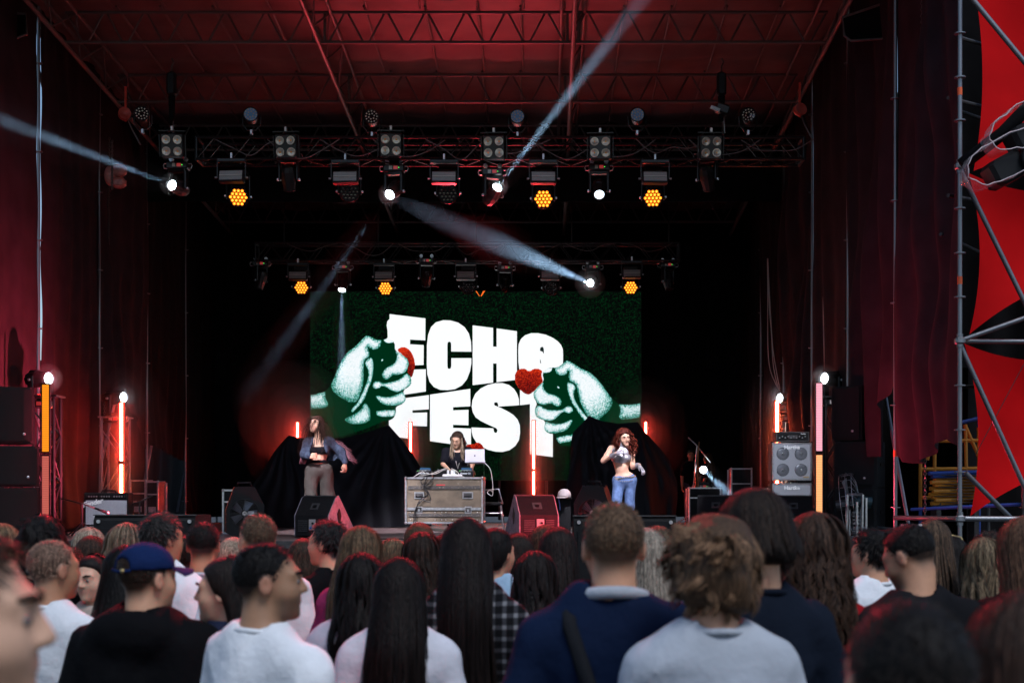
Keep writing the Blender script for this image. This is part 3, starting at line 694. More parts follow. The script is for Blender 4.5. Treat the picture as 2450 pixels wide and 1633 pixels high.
# ================================================================ led tubes and floor light towers
def tube_light(label, px, y0, y1, Y, m, group, wd=.062, split=None, dep=.05, m2=None, rot=0):
    a, b = P(px, y0, Y), P(px, y1, Y); x, zt, zb_ = a.x, a.z, b.z
    t = thing('led_tube', label, 'led tube', (x, Y, zb_), group=group)
    segs = [(zb_, zt, m)] if not split else [(ZP(split, Y) + .008, zt, m), (zb_, ZP(split, Y) - .008, m2 or m)]
    for za, zc, mm in segs:
        MB().box((x, Y + dep * .5 + .006, (za + zc) / 2), (wd + .022, dep, zc - za)).build('housing', mBLACK, t, world=True)
        MB().box((x, Y - .004, (za + zc) / 2), (wd, .016, zc - za - .02), bev=.004).build('diffuser', eREDE if mm in (eRED, eRED2) else mm, t, world=True)
        if mm in (eRED, eRED2): MB().box((x, Y - .013, (za + zc) / 2), (wd * .5, .008, zc - za - .03)).build('led_strip', mm, t, world=True)
        for zz in (za + .012, zc - .012): MB().box((x, Y, zz), (wd + .024, .04, .018)).build('end_cap', mBLACK, t, world=True)
    return t
def gridmat(name, col, s, dark=.35):
    m = emat(name, col, s); nt = m.node_tree; e = nt.nodes['Emission']; tc = nt.nodes.new('ShaderNodeTexCoord')
    br = nt.nodes.new('ShaderNodeTexChecker'); 
    wv = nt.nodes.new('ShaderNodeTexWave'); wv.bands_direction = 'Z'; wv.inputs['Scale'].default_value = 13
    nt.links.new(tc.outputs['Object'], wv.inputs['Vector'])
    mr = nt.nodes.new('ShaderNodeMapRange'); mr.inputs[3].default_value = s * dark; mr.inputs[4].default_value = s * 1.2
    nt.links.new(wv.outputs['Fac'], mr.inputs[0]); nt.links.new(mr.outputs[0], e.inputs[1]); return m
nt_ = mBLACK
eRED = emat('red led tube', (1, .05, .03), 130)
eREDE = emat('red tube halo flank', (1, .02, .012), 5)  # dimmer red edge stands in for the halo round the hot core
eRED2 = emat('orange red led tube', (1, .13, .05), 80)
eAMBT = gridmat('amber pixel tube', (1, .30, .015), .62, .8)
eDIM = gridmat('dim rose pixel tube', (.6, .13, .10), .55, .7)
ePINK = gridmat('pink pixel tube', (1, .42, .52), .62, .85)
eORA = gridmat('orange pixel tube', (1, .40, .16), .75, .85)
GT = 'led tubes across the back of the stage'
tube_light('short visible end of a red led tube behind the draped kit', 712, 1008, 1245, 29.0, eRED, GT)
tube_light('red led tube behind the drape slope beside the first letter', 982, 1008, 1245, 29.0, eRED, GT, split=1126)
tube_light('red led tube standing beside the big letter T', 1277, 1004, 1245, 29.0, eRED, GT, split=1124)
tube_light('short visible red led tube behind the drape of the curly haired dancer', 1545, 1007, 1245, 29.0, eRED, GT)
GS = 'led tubes on the side light towers'
tube_light('amber led tube over a dim rose one on the black truss tower', 109, 916, 1256, 18.9, eAMBT, GS, .085, 1085, m2=eDIM)
tube_light('white hot red led tube standing behind the guitar amplifier', 291, 960, 1258, 22.4, eRED, GS, .078, 1106, m2=eRED2)
tube_light('pink led tube over an orange one on the tower beside the bass stack', 1960, 913, 1252, 20.35, ePINK, GS, .085, 1083, m2=eORA)
tube_light('orange red led tube standing behind the bass amplifier head', 1859, 957, 1258, 24.0, eRED2, GS, .078, 1106)

def tower(label, cx, Y, w_, ztop, m, step=.32, r=.02):
    t = thing('light_tower', label, 'truss tower', (cx, Y, DECK), group='floor light towers')
    for sx in (-1, 1):
        for sy in (-1, 1): bar('chord', (cx + sx * w_ / 2, Y + sy * w_ / 2, DECK), (cx + sx * w_ / 2, Y + sy * w_ / 2, ztop), r, m, t)
    z = DECK + .08; k = 0
    while z + step < ztop:
        s = 1 if k % 2 else -1
        for sy in (-1, 1): bar('brace', (cx - s * w_ / 2, Y + sy * w_ / 2, z), (cx + s * w_ / 2, Y + sy * w_ / 2, z + step), r * .55, m, t, 6)
        for sx in (-1, 1): bar('brace', (cx + sx * w_ / 2, Y - s * w_ / 2, z), (cx + sx * w_ / 2, Y + s * w_ / 2, z + step), r * .55, m, t, 6)
        z += step; k += 1
    MB().box((cx, Y, ztop + .012), (w_ + .1, w_ + .1, .022)).build('top_plate', m, t, world=True)
    MB().box((cx, Y, DECK + .012), (w_ + .16, w_ + .16, .02)).build('base_plate', m, t, world=True)
    return t
tower('black truss tower behind the amber led tube', XP(112, 19.2), 19.22, .27, ZP(950, 19.2), mBTRUSS)
tower('slim silver truss tower behind the white hot red led tube', XP(276, 22.7), 22.72, .34, ZP(1000, 22.7), mGALV, .5)
tower('black truss tower with steel clamps behind the pink led tube', XP(1990, 20.7), 20.7, .2, ZP(952, 20.7), mBTRUSS)
tower('black truss tower half hidden behind the bass stack', XP(1882, 24.3), 24.3, .28, ZP(985, 24.3), mBTRUSS, .42)
GF = 'round moving heads on the floor towers'
def fhead(label, px, py, Y, aim, zt):
    a = P(px, py, Y); return moving_head(label, a, aim, 1, GF, floor=True, sc=1.12)
fhead('lit round moving head above the amber led tube', 117, 905, 19.15, (.85, -.5, .0), 0)
fhead('lit round moving head above the white hot red led tube', 296, 950, 22.6, (.85, -.5, 0), 0)
fhead('lit round moving head above the pink led tube', 1972, 905, 20.6, (-.8, -.6, .0), 0)
fhead('lit round moving head above the bass amplifier head', 1865, 952, 24.2, (-.8, -.6, .02), 0)
H7 = P(1683, 1123, 26.0)
moving_head('lit moving head on the floor in front of the bystanders', H7, (0, -1, .12), 1, GF, floor=True, sc=.95, beam=(P(1790, 1225, 23.5), 7000, 7))

# ---------------------------------------------------------------- added unseen lights: washes low on the deck edge, keys on the front truss
def deck_wash(label, pos, target, energy, color, ang=75, group='unseen deck wash lights'):
    pos = Vector(pos); aim = (Vector(target) - pos).normalized()
    t = thing('deck_wash', label, 'stage light', pos, group=group); M = frame(pos + Vector((0, 0, .12)), aim)
    MB(M).lathe([(.05, -.14), (.08, -.1), (.09, .03), (.08, .03), (.075, .02)], 14).build('housing', mHEAD, t, True, True)
    MB(M).lathe([(.075, .018), (.001, .02)], 14).build('lens', emat('lens ' + str(color), color, 3), t, world=True)
    MB(Matrix.Translation(pos)).tube([(-.1, 0, .12), (-.1, 0, 0), (.1, 0, 0), (.1, 0, .12)], .01).build('stand', mBLACK, t, world=True)
    lamp('wash_light', 'SPOT', M @ Vector((0, 0, .05)), target, energy, color, t, spot_size=R(ang), spot_blend=1.0, shadow_soft_size=.06)
    return t
RD = (1, .012, .028)
deck_wash('red wash light on the deck behind the draped kit, aimed up at the roof', (-4.0, 26.0, DECK), (-3.4, 19.2, 8.4), 120, RD, 50)
deck_wash('red wash light on the deck behind the flight case, aimed up at the roof', (-1.3, 26.0, DECK), (-1.2, 18.9, 8.4), 1800, (1, .05, .075), 44)
deck_wash('red wash light on the deck behind the second drape, aimed up at the roof', (1.3, 26.0, DECK), (.9, 19.2, 8.4), 120, RD, 50)
deck_wash('rose wash light on the deck aimed at the maroon curtains beside the guitar amplifier', (-4.9, 19.0, DECK), (XL, 19.0, 3.0), 1500, (1, .08, .15), 80)
deck_wash('rose wash light on the deck aimed at the curtains beside the bass stack', (2.4, 17.62, DECK), (XR, 17.0, 3.3), 330, (1, .06, .12), 110)
deck_wash('rose wash light low behind the subwoofer, skimming across the deck', (2.4, 17.75, DECK + .12), (-4, 18.5, 1.35), 1000, (1, .05, .08), 60)
for x_, tx in ((-5.2, -3.0), (-1.4, -.6), (2.4, 1.6)):
    p_ = Vector((x_, 16.4, 8.0)); t = thing('red_wash', ('red wash light hung from the roof above the drape side, aimed at the crowd', 'red wash light hung from the roof centre, aimed at the crowd', 'red wash light hung from the roof above the bass side, aimed at the crowd')[int((x_ + 6) / 3.5)], 'stage light', p_ + Vector((0, 0, .25)), group='unseen red crowd washes')
    aim_ = (Vector((tx, 5.5, 1.4)) - p_).normalized(); M_ = frame(p_, aim_)
    MB(M_).lathe([(.05, -.2), (.1, -.16), (.12, .03), (.11, .03), (.1, .02)], 16).build('housing', mHEAD, t, True, True); MB(M_).lathe([(.1, .018), (.001, .02)], 16).build('lens', emat('red wash lens', (1, .03, .04), 3), t, world=True)
    MB(Matrix.Translation(p_)).tube([(-.14, 0, 0), (-.14, 0, .25), (.14, 0, .25), (.14, 0, 0)], .01).build('yoke', mHEAD, t, world=True)
    lamp('wash_light', 'SPOT', M_ @ Vector((0, 0, .06)), (tx, 5.5, 1.4), 2700, (1, .03, .05), t, spot_size=R(62), spot_blend=.7, shadow_soft_size=.06)
def key(label, x, tgt, e, col, ang):
    p = Vector((x, 15.7, 7.5)); t = thing('key_light', label, 'stage light', p + Vector((0, 0, .2)), group='unseen key lights on the front of house truss')
    aim = (Vector(tgt) - p).normalized(); M = frame(p, aim)
    MB(M).lathe([(.06, -.35), (.1, -.3), (.11, .06), (.1, .06), (.095, .04)], 14).build('housing', mHEAD, t, True, True)
    MB(M).lathe([(.09, .035), (.001, .04)], 14).build('lens', eBEAM2, t, world=True)
    MB(Matrix.Translation(p)).tube([(-.14, 0, 0), (-.14, 0, .18), (.14, 0, .18), (.14, 0, 0)], .01).build('yoke', mHEAD, t, world=True)
    lamp('key_lamp', 'SPOT', M @ Vector((0, 0, .08)), tgt, e, col, t, spot_size=R(ang), spot_blend=.6, shadow_soft_size=.08)
key('white key light aimed at the dancer in the fringed jacket', -4.6, (-3.2, 20.6, 2.2), 3200, (.9, .86, 1), 20)
key('white key light aimed at the disc jockey', -1.6, (-1.6, 21.6, 2.1), 2800, (.92, .88, 1), 20)
key('white key light aimed at the curly haired dancer', 1.6, (1.1, 20.6, 2.2), 3200, (.9, .86, 1), 20)
key('white key light aimed at the guitar amplifier', -5.2, (-6.25, 20.0, 1.7), 900, (.85, .88, 1), 12)  # added to brighten the guitar amplifier
key('white key light aimed at the bass stack', 2.4, (3.75, 22.0, 2.2), 1500, (.85, .88, 1), 13)  # added to brighten the dark bass grille
# ================================================================ the big led screen
scr = thing('led_screen', 'big led video screen with white lettering and two fists holding lighters', 'screen', (XP(1138, YS), YS, DECK))
def S(px, py, k=0): return Vector((XP(px, YS), YS - .004 - .003 * k, ZP(py, YS)))
def tf(o, s): return lambda q: (o[0] + q[0] * s, o[1] + q[1] * s)
Z1, Z2, Z3, R5 = tf((740, 740), .20408), tf((900, 860), .17), tf((1220, 780), .20408), tf((650, 540), .2551)
MB().box((XP(1138, YS), YS + .08, ZP(922.5, YS)), (XP(1534, YS) - XP(742, YS) + .02, .15, ZP(697, YS) - ZP(1148, YS) + .02)).build('cabinet', mBLACK, scr, world=True)
for i in range(8): x_ = XP(742 + 792 * i / 7, YS); bar('support_post', (x_, YS + .1, DECK), (x_, YS + .1, ZP(1148, YS)), .03, mDSTEEL, scr)
def screenmat(name, mode):
    m = bpy.data.materials.new(name); m.use_nodes = True; nt = m.node_tree; N = nt.nodes; L = nt.links
    N.remove(N['Principled BSDF']); e = N.new('ShaderNodeEmission'); L.new(e.outputs[0], N['Material Output'].inputs[0])
    geo = N.new('ShaderNodeNewGeometry'); sc_ = N.new('ShaderNodeVectorMath'); sc_.operation = 'SCALE'; sc_.inputs['Scale'].default_value = 1 / .013
    L.new(geo.outputs['Position'], sc_.inputs[0]); fl = N.new('ShaderNodeVectorMath'); fl.operation = 'FLOOR'; L.new(sc_.outputs[0], fl.inputs[0])
    sx = N.new('ShaderNodeSeparateXYZ'); L.new(fl.outputs[0], sx.inputs[0]); cx_ = N.new('ShaderNodeCombineXYZ'); L.new(sx.outputs[0], cx_.inputs[0]); L.new(sx.outputs[2], cx_.inputs[1])
    wnz = N.new('ShaderNodeTexWhiteNoise'); wnz.noise_dimensions = '2D'; L.new(cx_.outputs[0], wnz.inputs['Vector'])
    cr = N.new('ShaderNodeValToRGB'); el = cr.color_ramp.elements
    if mode == 'back':
        el[0].position = .72; el[0].color = (.002, .0028, .0028, 1); el[1].position = 1.0; el[1].color = (.002, .06, .016, 1); fac = wnz.outputs[0]
    else:
        a = N.new('ShaderNodeAttribute'); a.attribute_name = 'tone'
        mm = N.new('ShaderNodeMath'); mm.operation = 'SUBTRACT'; L.new(a.outputs['Fac'], mm.inputs[0]); L.new(wnz.outputs[0], mm.inputs[1])
        mr = N.new('ShaderNodeMapRange'); mr.inputs[1].default_value = -.8; mr.inputs[2].default_value = .55; L.new(mm.outputs[0], mr.inputs[0]); fac = mr.outputs[0]
        if mode == 'fist':
            el[0].position = 0; el[0].color = (.0, .026, .009, 1); el[1].position = 1; el[1].color = (.93, .97, 1, 1)
            q = el.new(.45); q.color = (.04, .34, .25, 1); q = el.new(.7); q.color = (.42, .74, .76, 1)
        else:
            el[0].position = 0; el[0].color = (.02, .003, .003, 1); el[1].position = 1; el[1].color = (.9, .05, .012, 1); q = el.new(.5); q.color = (.24, .006, .006, 1)
    L.new(fac, cr.inputs[0]); L.new(cr.outputs[0], e.inputs[0]); e.inputs[1].default_value = {'back': .36, 'fist': .6, 'heart': .55}[mode]
    return m
mSB, mSF, mSH = screenmat('screen backdrop speckle', 'back'), screenmat('screen fist stipple', 'fist'), screenmat('screen heart stipple', 'heart')
eWHITE = emat('screen white', (.95, .98, 1), .62); eDARK = emat('screen dark', (.006, .012, .011), 1)
MB().add([S(742, 697), S(1534, 697), S(1534, 1148), S(742, 1148)], [(0, 3, 2, 1)]).build('display', mSB, scr, world=True)
def flat(name, pts, m, k):
    b = MB(); n = len(pts); b.add([S(*p, k) for p in pts], [tuple(range(n))]); o = b.build(name, m, scr, world=True); return o
def smooth_poly(pts, it=2):
    for _ in range(it):
        out = []
        for i in range(len(pts)):
            a, b = pts[i], pts[(i + 1) % len(pts)]
            out += [(a[0] * .75 + b[0] * .25, a[1] * .75 + b[1] * .25), (a[0] * .25 + b[0] * .75, a[1] * .25 + b[1] * .75)]
        pts = out
    return pts
def tri_flat(name, pts, m, k):
    from mathutils.geometry import tessellate_polygon
    v = [S(*p, k) for p in pts]; f = tessellate_polygon([v]); return mobj(name, v, [tuple(t) for t in f], m, scr, False, True)
LET = dict(
 E=[Z1(q) for q in ((942, 55), (1362, 105), (1360, 362), (1182, 353), (1182, 408), (1342, 417), (1340, 650), (1180, 655), (1180, 705), (1367, 700), (1367, 960), (900, 1030), (900, 345), (920, 330), (918, 250), (908, 190), (915, 140), (942, 110))],
 C=[R5(q) for q in ((1873, 1180), (1870, 1090), (1850, 1010), (1810, 950), (1750, 908), (1680, 888), (1610, 885), (1540, 905), (1495, 950), (1468, 1020), (1456, 1120), (1455, 1300), (1460, 1390), (1480, 1460), (1520, 1510), (1580, 1537), (1650, 1540), (1720, 1530), (1785, 1495), (1830, 1440), (1860, 1365), (1873, 1290), (1873, 1240), (1685, 1240), (1685, 1310), (1680, 1335), (1665, 1342), (1652, 1335), (1648, 1310), (1648, 1115), (1652, 1092), (1666, 1085), (1680, 1092), (1684, 1115), (1684, 1178))],
 H=[R5(q) for q in ((1885, 933), (2077, 957), (2077, 1132), (2110, 1134), (2110, 962), (2300, 988), (2300, 1443), (2110, 1465), (2110, 1290), (2077, 1290), (2077, 1470), (1885, 1493))],
 O=[Z3(q) for q in ((98, 280), (103, 210), (130, 150), (180, 105), (250, 82), (330, 82), (420, 100), (500, 135), (560, 175), (600, 220), (620, 270), (623, 330), (622, 430), (622, 520), (590, 600), (520, 650), (400, 670), (250, 640), (150, 580), (110, 500), (100, 420))],
 F=[Z2(q) for q in ((180, 570), (742, 497), (742, 697), (512, 712), (512, 748), (718, 742), (715, 937), (520, 930), (455, 935), (448, 1108), (180, 1075))],
 E2=[Z2(q) for q in ((758, 492), (1325, 410), (1325, 655), (1083, 668), (1083, 712), (1300, 705), (1298, 922), (1083, 915), (1083, 958), (1335, 968), (1335, 1225), (758, 1145))],
 S=[Z2(q) for q in ((2013, 640), (2010, 560), (1985, 480), (1940, 410), (1870, 355), (1780, 330), (1680, 330), (1570, 355), (1470, 405), (1395, 480), (1355, 570), (1345, 660), (1360, 740), (1400, 810), (1470, 860), (1560, 905), (1650, 945), (1690, 962), (1708, 990), (1700, 1020), (1682, 1030), (1663, 1020), (1655, 1000), (1650, 965), (1342, 952), (1345, 1020), (1365, 1090), (1410, 1160), (1480, 1220), (1570, 1265), (1680, 1292), (1780, 1296), (1880, 1270), (1960, 1210), (2010, 1130), (2027, 1030), (2022, 920), (1990, 840), (1930, 775), (1850, 725), (1760, 680), (1700, 655), (1670, 645), (1660, 625), (1665, 605), (1690, 597), (1712, 610), (1718, 640), (1718, 660))],
 T=[Z3(q) for q in ((118, 700), (118, 925), (235, 912), (235, 1498), (503, 1532), (503, 900), (480, 700))])
for k_, pts in LET.items(): tri_flat('letter', pts, eWHITE, 1)
tri_flat('letter_counter', [Z3(q) for q in ((352, 288), (355, 255), (375, 240), (390, 246), (398, 270), (398, 325), (380, 298))], eDARK, 2)
tri_flat('letter_counter', [Z3(q) for q in ((352, 385), (360, 400), (366, 438), (354, 428))], eDARK, 2)

def inside(px, py, poly):
    r = np.zeros(px.shape, bool); n = len(poly)
    for i in range(n):
        x1, y1 = poly[i]; x2, y2 = poly[(i + 1) % n]
        c = ((y1 > py) != (y2 > py)) & (px < (x2 - x1) * (py - y1) / ((y2 - y1) or 1e-9) + x1); r ^= c
    return r
def edist(px, py, poly):
    d = np.full(px.shape, 1e9); n = len(poly)
    for i in range(n):
        x1, y1 = poly[i]; x2, y2 = poly[(i + 1) % n]; dx, dy = x2 - x1, y2 - y1
        t = np.clip(((px - x1) * dx + (py - y1) * dy) / (dx * dx + dy * dy + 1e-9), 0, 1); d = np.minimum(d, np.hypot(px - x1 - t * dx, py - y1 - t * dy))
    return d
SIL = smooth_poly([(-160, 1010), (0, 998), (100, 985), (200, 950), (240, 900), (300, 770), (350, 640), (410, 545), (450, 495), (540, 430), (620, 345), (660, 306), (695, 303), (740, 330), (800, 355), (850, 350), (920, 338), (960, 360), (1005, 380), (1005, 480), (1100, 530), (1160, 580), (1175, 640), (1150, 720), (1190, 780), (1203, 840), (1190, 900), (1100, 950), (1130, 1010), (1138, 1060), (1100, 1110), (1020, 1140), (1022, 1200), (1000, 1270), (945, 1305), (850, 1320), (700, 1390), (550, 1440), (350, 1500), (-160, 1540)], 1)
TONES = [([(660, 306), (695, 303), (740, 330), (800, 355), (848, 352), (846, 420), (800, 470), (730, 472), (676, 425), (700, 480), (712, 530), (690, 572), (655, 592), (640, 640), (640, 760), (640, 850), (600, 1000), (560, 1085), (480, 1095), (400, 1050), (300, 990), (245, 900), (300, 770), (350, 640), (410, 545), (450, 495), (540, 430), (620, 345)], 60, lambda x, y: np.clip(1.25 - np.clip(y - 760, 0, 400) / 330 - np.clip(430 - x, 0, 200) / 420 * (y > 560), .25, 1.25)),
         ([(645, 640), (665, 600), (700, 570), (740, 560), (756, 640), (752, 740), (735, 830), (700, 920), (670, 1000), (640, 1070), (580, 1140), (500, 1220), (490, 1170), (560, 1100), (610, 1000), (655, 900), (695, 790), (690, 700)], 26, lambda x, y: .92 + 0 * x),
         ([(1005, 480), (1100, 530), (1160, 580), (1175, 640), (1140, 730), (1080, 765), (980, 765), (960, 790), (905, 830), (860, 800), (850, 750), (880, 700), (940, 660), (1000, 630), (1030, 560)], 36, lambda x, y: np.clip(1.15 - np.clip(y - 690, 0, 200) / 260 - np.clip(x - 1110, 0, 100) / 130, .3, 1.2)),
         ([(1130, 740), (1190, 780), (1203, 840), (1190, 890), (1100, 950), (1010, 975), (930, 930), (860, 890), (820, 930), (760, 930), (735, 890), (760, 845), (810, 835), (860, 865), (960, 850), (1060, 820)], 32, lambda x, y: np.clip(1.1 - np.clip(x - 1120, 0, 100) / 130, .4, 1.1)),
         ([(1100, 955), (1130, 1010), (1138, 1060), (1100, 1105), (1000, 1130), (880, 1125), (820, 1080), (770, 1020), (800, 1005), (880, 1025), (960, 1020), (1040, 990)], 36, lambda x, y: np.clip(1.2 - np.clip(y - 1040, 0, 100) / 120, .35, 1.1)),
         ([(1000, 1170), (1022, 1190), (1000, 1260), (940, 1255), (850, 1265), (790, 1240), (775, 1190), (840, 1180)], 30, lambda x, y: .95 + 0 * x),
         ([(650, 1080), (700, 1140), (722, 1200), (720, 1300), (640, 1340), (500, 1350), (410, 1300), (430, 1270), (520, 1230), (600, 1180)], 60, lambda x, y: .95 - np.clip(560 - x, 0, 200) / 300),
         ([(-160, 1010), (0, 998), (100, 985), (200, 950), (185, 1040), (240, 1110), (180, 1160), (-160, 1175)], 50, lambda x, y: np.clip(.95 - np.clip(y - 1040, 0, 150) / 170, .0, .9)),
         ([(866, 356), (890, 345), (930, 340), (960, 362), (1000, 380), (975, 392), (900, 396)], 8, lambda x, y: 1.3 + 0 * x),
         ([(838, 590), (865, 575), (872, 595), (845, 615)], 6, lambda x, y: .9 + 0 * x)]
def fist(map_, k):
    g_ = 6.0; xs = np.arange(-160, 1212, g_); ys = np.arange(296, 1500, g_); X, Yg = np.meshgrid(xs, ys, indexing='ij')
    m = inside(X, Yg, SIL); tone = np.where(m, -1.2 + .0 * X, 0)
    for poly, wd, fn in TONES:
        sp = smooth_poly(poly, 1); i_ = inside(X, Yg, sp); d = edist(X, Yg, sp); edge = np.clip(d / wd, 0, 1) ** .8
        tone = np.where(i_, np.maximum(tone, fn(X, Yg) * (-.1 + 1.12 * edge)), tone)
    nx, ny = X.shape; ok = m[:-1, :-1] & m[1:, :-1] & m[:-1, 1:] & m[1:, 1:]
    pos = [map_((float(a), float(b))) for a, b in zip(X.ravel(), Yg.ravel())]
    inb = np.array([744 < p[0] < 1532 and p[1] < 1146 for p in pos]).reshape(nx, ny); ok &= inb[:-1, :-1] & inb[1:, 1:] & inb[1:, :-1] & inb[:-1, 1:]
    I, J = np.nonzero(ok); q = np.stack([I * ny + J, (I + 1) * ny + J, (I + 1) * ny + J + 1, I * ny + J + 1], 1)
    use = np.unique(q); rm = np.full(nx * ny, -1); rm[use] = np.arange(len(use))
    o = mobj('fist', [S(*pos[i], k) for i in use], rm[q].tolist(), mSF, scr, False, True)
    at = o.data.attributes.new('tone', 'FLOAT', 'POINT'); at.data.foreach_set('value', tone.ravel()[use].astype(np.float32))
def heart(pts, k, rim=.0):
    from mathutils.geometry import tessellate_polygon
    xs = [p[0] for p in pts]; ys = [p[1] for p in pts]; g_ = 1.3
    X, Yg = np.meshgrid(np.arange(min(xs), max(xs), g_), np.arange(min(ys), max(ys), g_), indexing='ij'); m = inside(X, Yg, pts); d = edist(X, Yg, pts)
    t = .34 + .55 * np.exp(-d / 2.2) + .35 * np.clip((np.mean(ys) + 4 - Yg) / 30, -1, 1); t = np.clip(t, .05, 1.3)
    nx, ny = X.shape; ok = m[:-1, :-1] & m[1:, :-1] & m[:-1, 1:] & m[1:, 1:]; I, J = np.nonzero(ok)
    q = np.stack([I * ny + J, (I + 1) * ny + J, (I + 1) * ny + J + 1, I * ny + J + 1], 1); use = np.unique(q); rm = np.full(nx * ny, -1); rm[use] = np.arange(len(use))
    o = mobj('heart', [S(X.ravel()[i], Yg.ravel()[i], k) for i in use], rm[q].tolist(), mSH, scr, False, True)
    at = o.data.attributes.new('tone', 'FLOAT', 'POINT'); at.data.foreach_set('value', t.ravel()[use].astype(np.float32))
heart(smooth_poly([Z1(q) for q in ((1020, 478), (1060, 445), (1110, 433), (1170, 460), (1215, 520), (1240, 600), (1242, 680), (1222, 760), (1200, 805), (1150, 760), (1110, 700), (1150, 620), (1120, 560))], 1), 2)
heart(smooth_poly([Z3(q) for q in ((222, 528), (190, 498), (150, 490), (100, 503), (62, 545), (50, 595), (60, 655), (88, 715), (130, 762), (180, 797), (225, 808), (270, 780), (330, 720), (395, 655), (378, 600), (372, 560), (388, 535), (360, 503), (320, 490), (275, 497))], 1), 2)
heart(smooth_poly([Z2(q) for q in ((1265, 1200), (1320, 1178), (1372, 1192), (1392, 1165), (1430, 1156), (1478, 1175), (1508, 1215), (1530, 1262), (1400, 1320), (1262, 1240))], 1), 2)
eOR = emat('screen orange', (1, .17, .02), .6)
tri_flat('heart', [R5(q) for q in ((1912, 612), (1922, 612), (1953, 662), (1946, 660))], eOR, 2); tri_flat('heart', [R5(q) for q in ((1983, 612), (2003, 610), (1966, 664), (1960, 660))], eOR, 2)
fist(Z1, 3)
def rightmap(q):
    x, y = -(q[0] - 680), q[1] - 303; a = R(-13.2); s = .975
    return Z3((668 + s * (x * math.cos(a) - y * math.sin(a)), 400 + s * (x * math.sin(a) + y * math.cos(a))))
fist(rightmap, 3)
# ================================================================ things on the stage
mPLYC = mat('worn grey brown case ply', (.13, .098, .064), .6, noise=.4, nscale=7, bump=.2, bscale=80, wear=((.2, .17, .13), .68))
mSKID = mat('scuffed dark skid', (.05, .045, .042), .7, noise=.5, nscale=30, wear=((.28, .22, .16), .6))
mGRILLE = mat('black speaker grille', (.008, .008, .009), .6, noise=.5, nscale=400, bump=.5, bscale=700, spec=.2)
mVINYL = mat('black textured vinyl', (.007, .007, .008), .6, noise=.4, nscale=60, bump=.6, bscale=250, spec=.25)
mWHITE = mat('white paint', (.75, .75, .75), .5); mWEDGE = mat('scuffed grey purple wedge paint', (.30, .26, .30), .6, noise=.35, nscale=18, bump=.3, bscale=120)
mSILVER = mat('silver grille cloth', (.38, .38, .42), .5, noise=.3, nscale=220, bump=.5, bscale=300)
def px2(Y): return Y / F
# ---- flight case table
CY = 21.5; tx0, tx1 = XP(971, CY), XP(1154, CY); tzt, tzb = ZP(1143, CY), ZP(1250, CY); cd = .72
fc = thing('flight_case', 'grey brown flight case with aluminium edges used as the dj table', 'flight case', ((tx0 + tx1) / 2, CY, DECK))
cxm = (tx0 + tx1) / 2; czm = (tzt + tzb) / 2; w_ = tx1 - tx0; h_ = tzt - tzb
MB().box((cxm, CY + cd / 2, czm), (w_ - .01, cd - .01, h_ - .01)).build('body', mPLYC, fc, world=True)
ed = .016
for z in (tzt, tzb):
    for y in (CY, CY + cd): MB().box((cxm, y, z), (w_ - .05, .03, .03), bev=.004).build('edge_profile', mALU, fc, world=True)
    for x in (tx0, tx1): MB().box((x, CY + cd / 2, z), (.03, cd - .05, .03), bev=.004).build('edge_profile', mALU, fc, world=True)
for x in (tx0, tx1):
    for y in (CY, CY + cd): MB().box((x, y, czm), (.03, .03, h_ - .05), bev=.004).build('edge_profile', mALU, fc, world=True)
    for z in (tzt, tzb):
        for y in (CY, CY + cd): MB().sphere((x, y, z), .026, 10, 7).build('ball_corner', mALU, fc, True, True)
def cz(v): return 980 + v * .1977          # height in the zoomed view of the case
def cx(u): return 880 + u * .1977
MB().box((cxm, CY - .007, ZP(cz(1197), CY)), (w_ - .04, .02, .045), bev=.004).build('seam_profile', mALU, fc, world=True)
for v_ in (938, 1272): MB().box((cxm, CY - .006, ZP(cz(v_), CY)), (w_ - .07, .012, .05)).build('skid_strip', mSKID, fc, world=True)
def recess(u, v, du, dv, kind):
    c = P(cx(u), cz(v), CY); a, b = du * .1977 * CY / F, dv * .1977 * CY / F
    MB().box((c.x, CY - .006, c.z), (a, .014, b), bev=.004).build(kind + '_dish', mALU, fc, world=True)
    MB().box((c.x, CY - .014, c.z), (a * .78, .006, b * .68)).build(kind + '_well', mDSTEEL, fc, world=True)
    if kind == 'handle': MB().tube([(c.x - a * .34, CY - .016, c.z + b * .1), (c.x - a * .3, CY - .03, c.z - b * .12), (c.x + a * .3, CY - .03, c.z - b * .12), (c.x + a * .34, CY - .016, c.z + b * .1)], .009).build('grip', mBLACKP, fc, True, True)
    else: MB().box((c.x, CY - .02, c.z), (a * .3, .008, b * .45), bev=.003).build('twist_key', mALU, fc, world=True)
recess(623, 1035, 120, 85, 'handle'); recess(1210, 1033, 130, 85, 'handle'); recess(620, 1210, 82, 85, 'latch'); recess(1215, 1210, 82, 85, 'latch')
MB().box((P(cx(880), cz(908), CY).x, CY - .003, ZP(cz(908), CY)), (.13, .006, .016)).build('red_tape', mat('red tape', (.55, .03, .03), .6), fc, world=True)
for u in (515, 815, 895, 945, 1025, 1325):
    for v_ in (1238, 1328): c = P(cx(u), cz(v_), CY); MB().sphere((c.x, CY - .005, c.z), (.008, .004, .008), 6, 4).build('rivet', mALU, fc, True, True)
for x in (tx0 + .1, tx1 - .1):
    for y in (CY + .1, CY + cd - .1):
        MB().cyl((x - .02, y, DECK + .05), (x + .02, y, DECK + .05), .05, n=14).build('caster', mDSTEEL, fc, world=True); MB().box((x, y, DECK + .105), (.05, .06, .05)).build('caster_fork', mALU, fc, world=True)
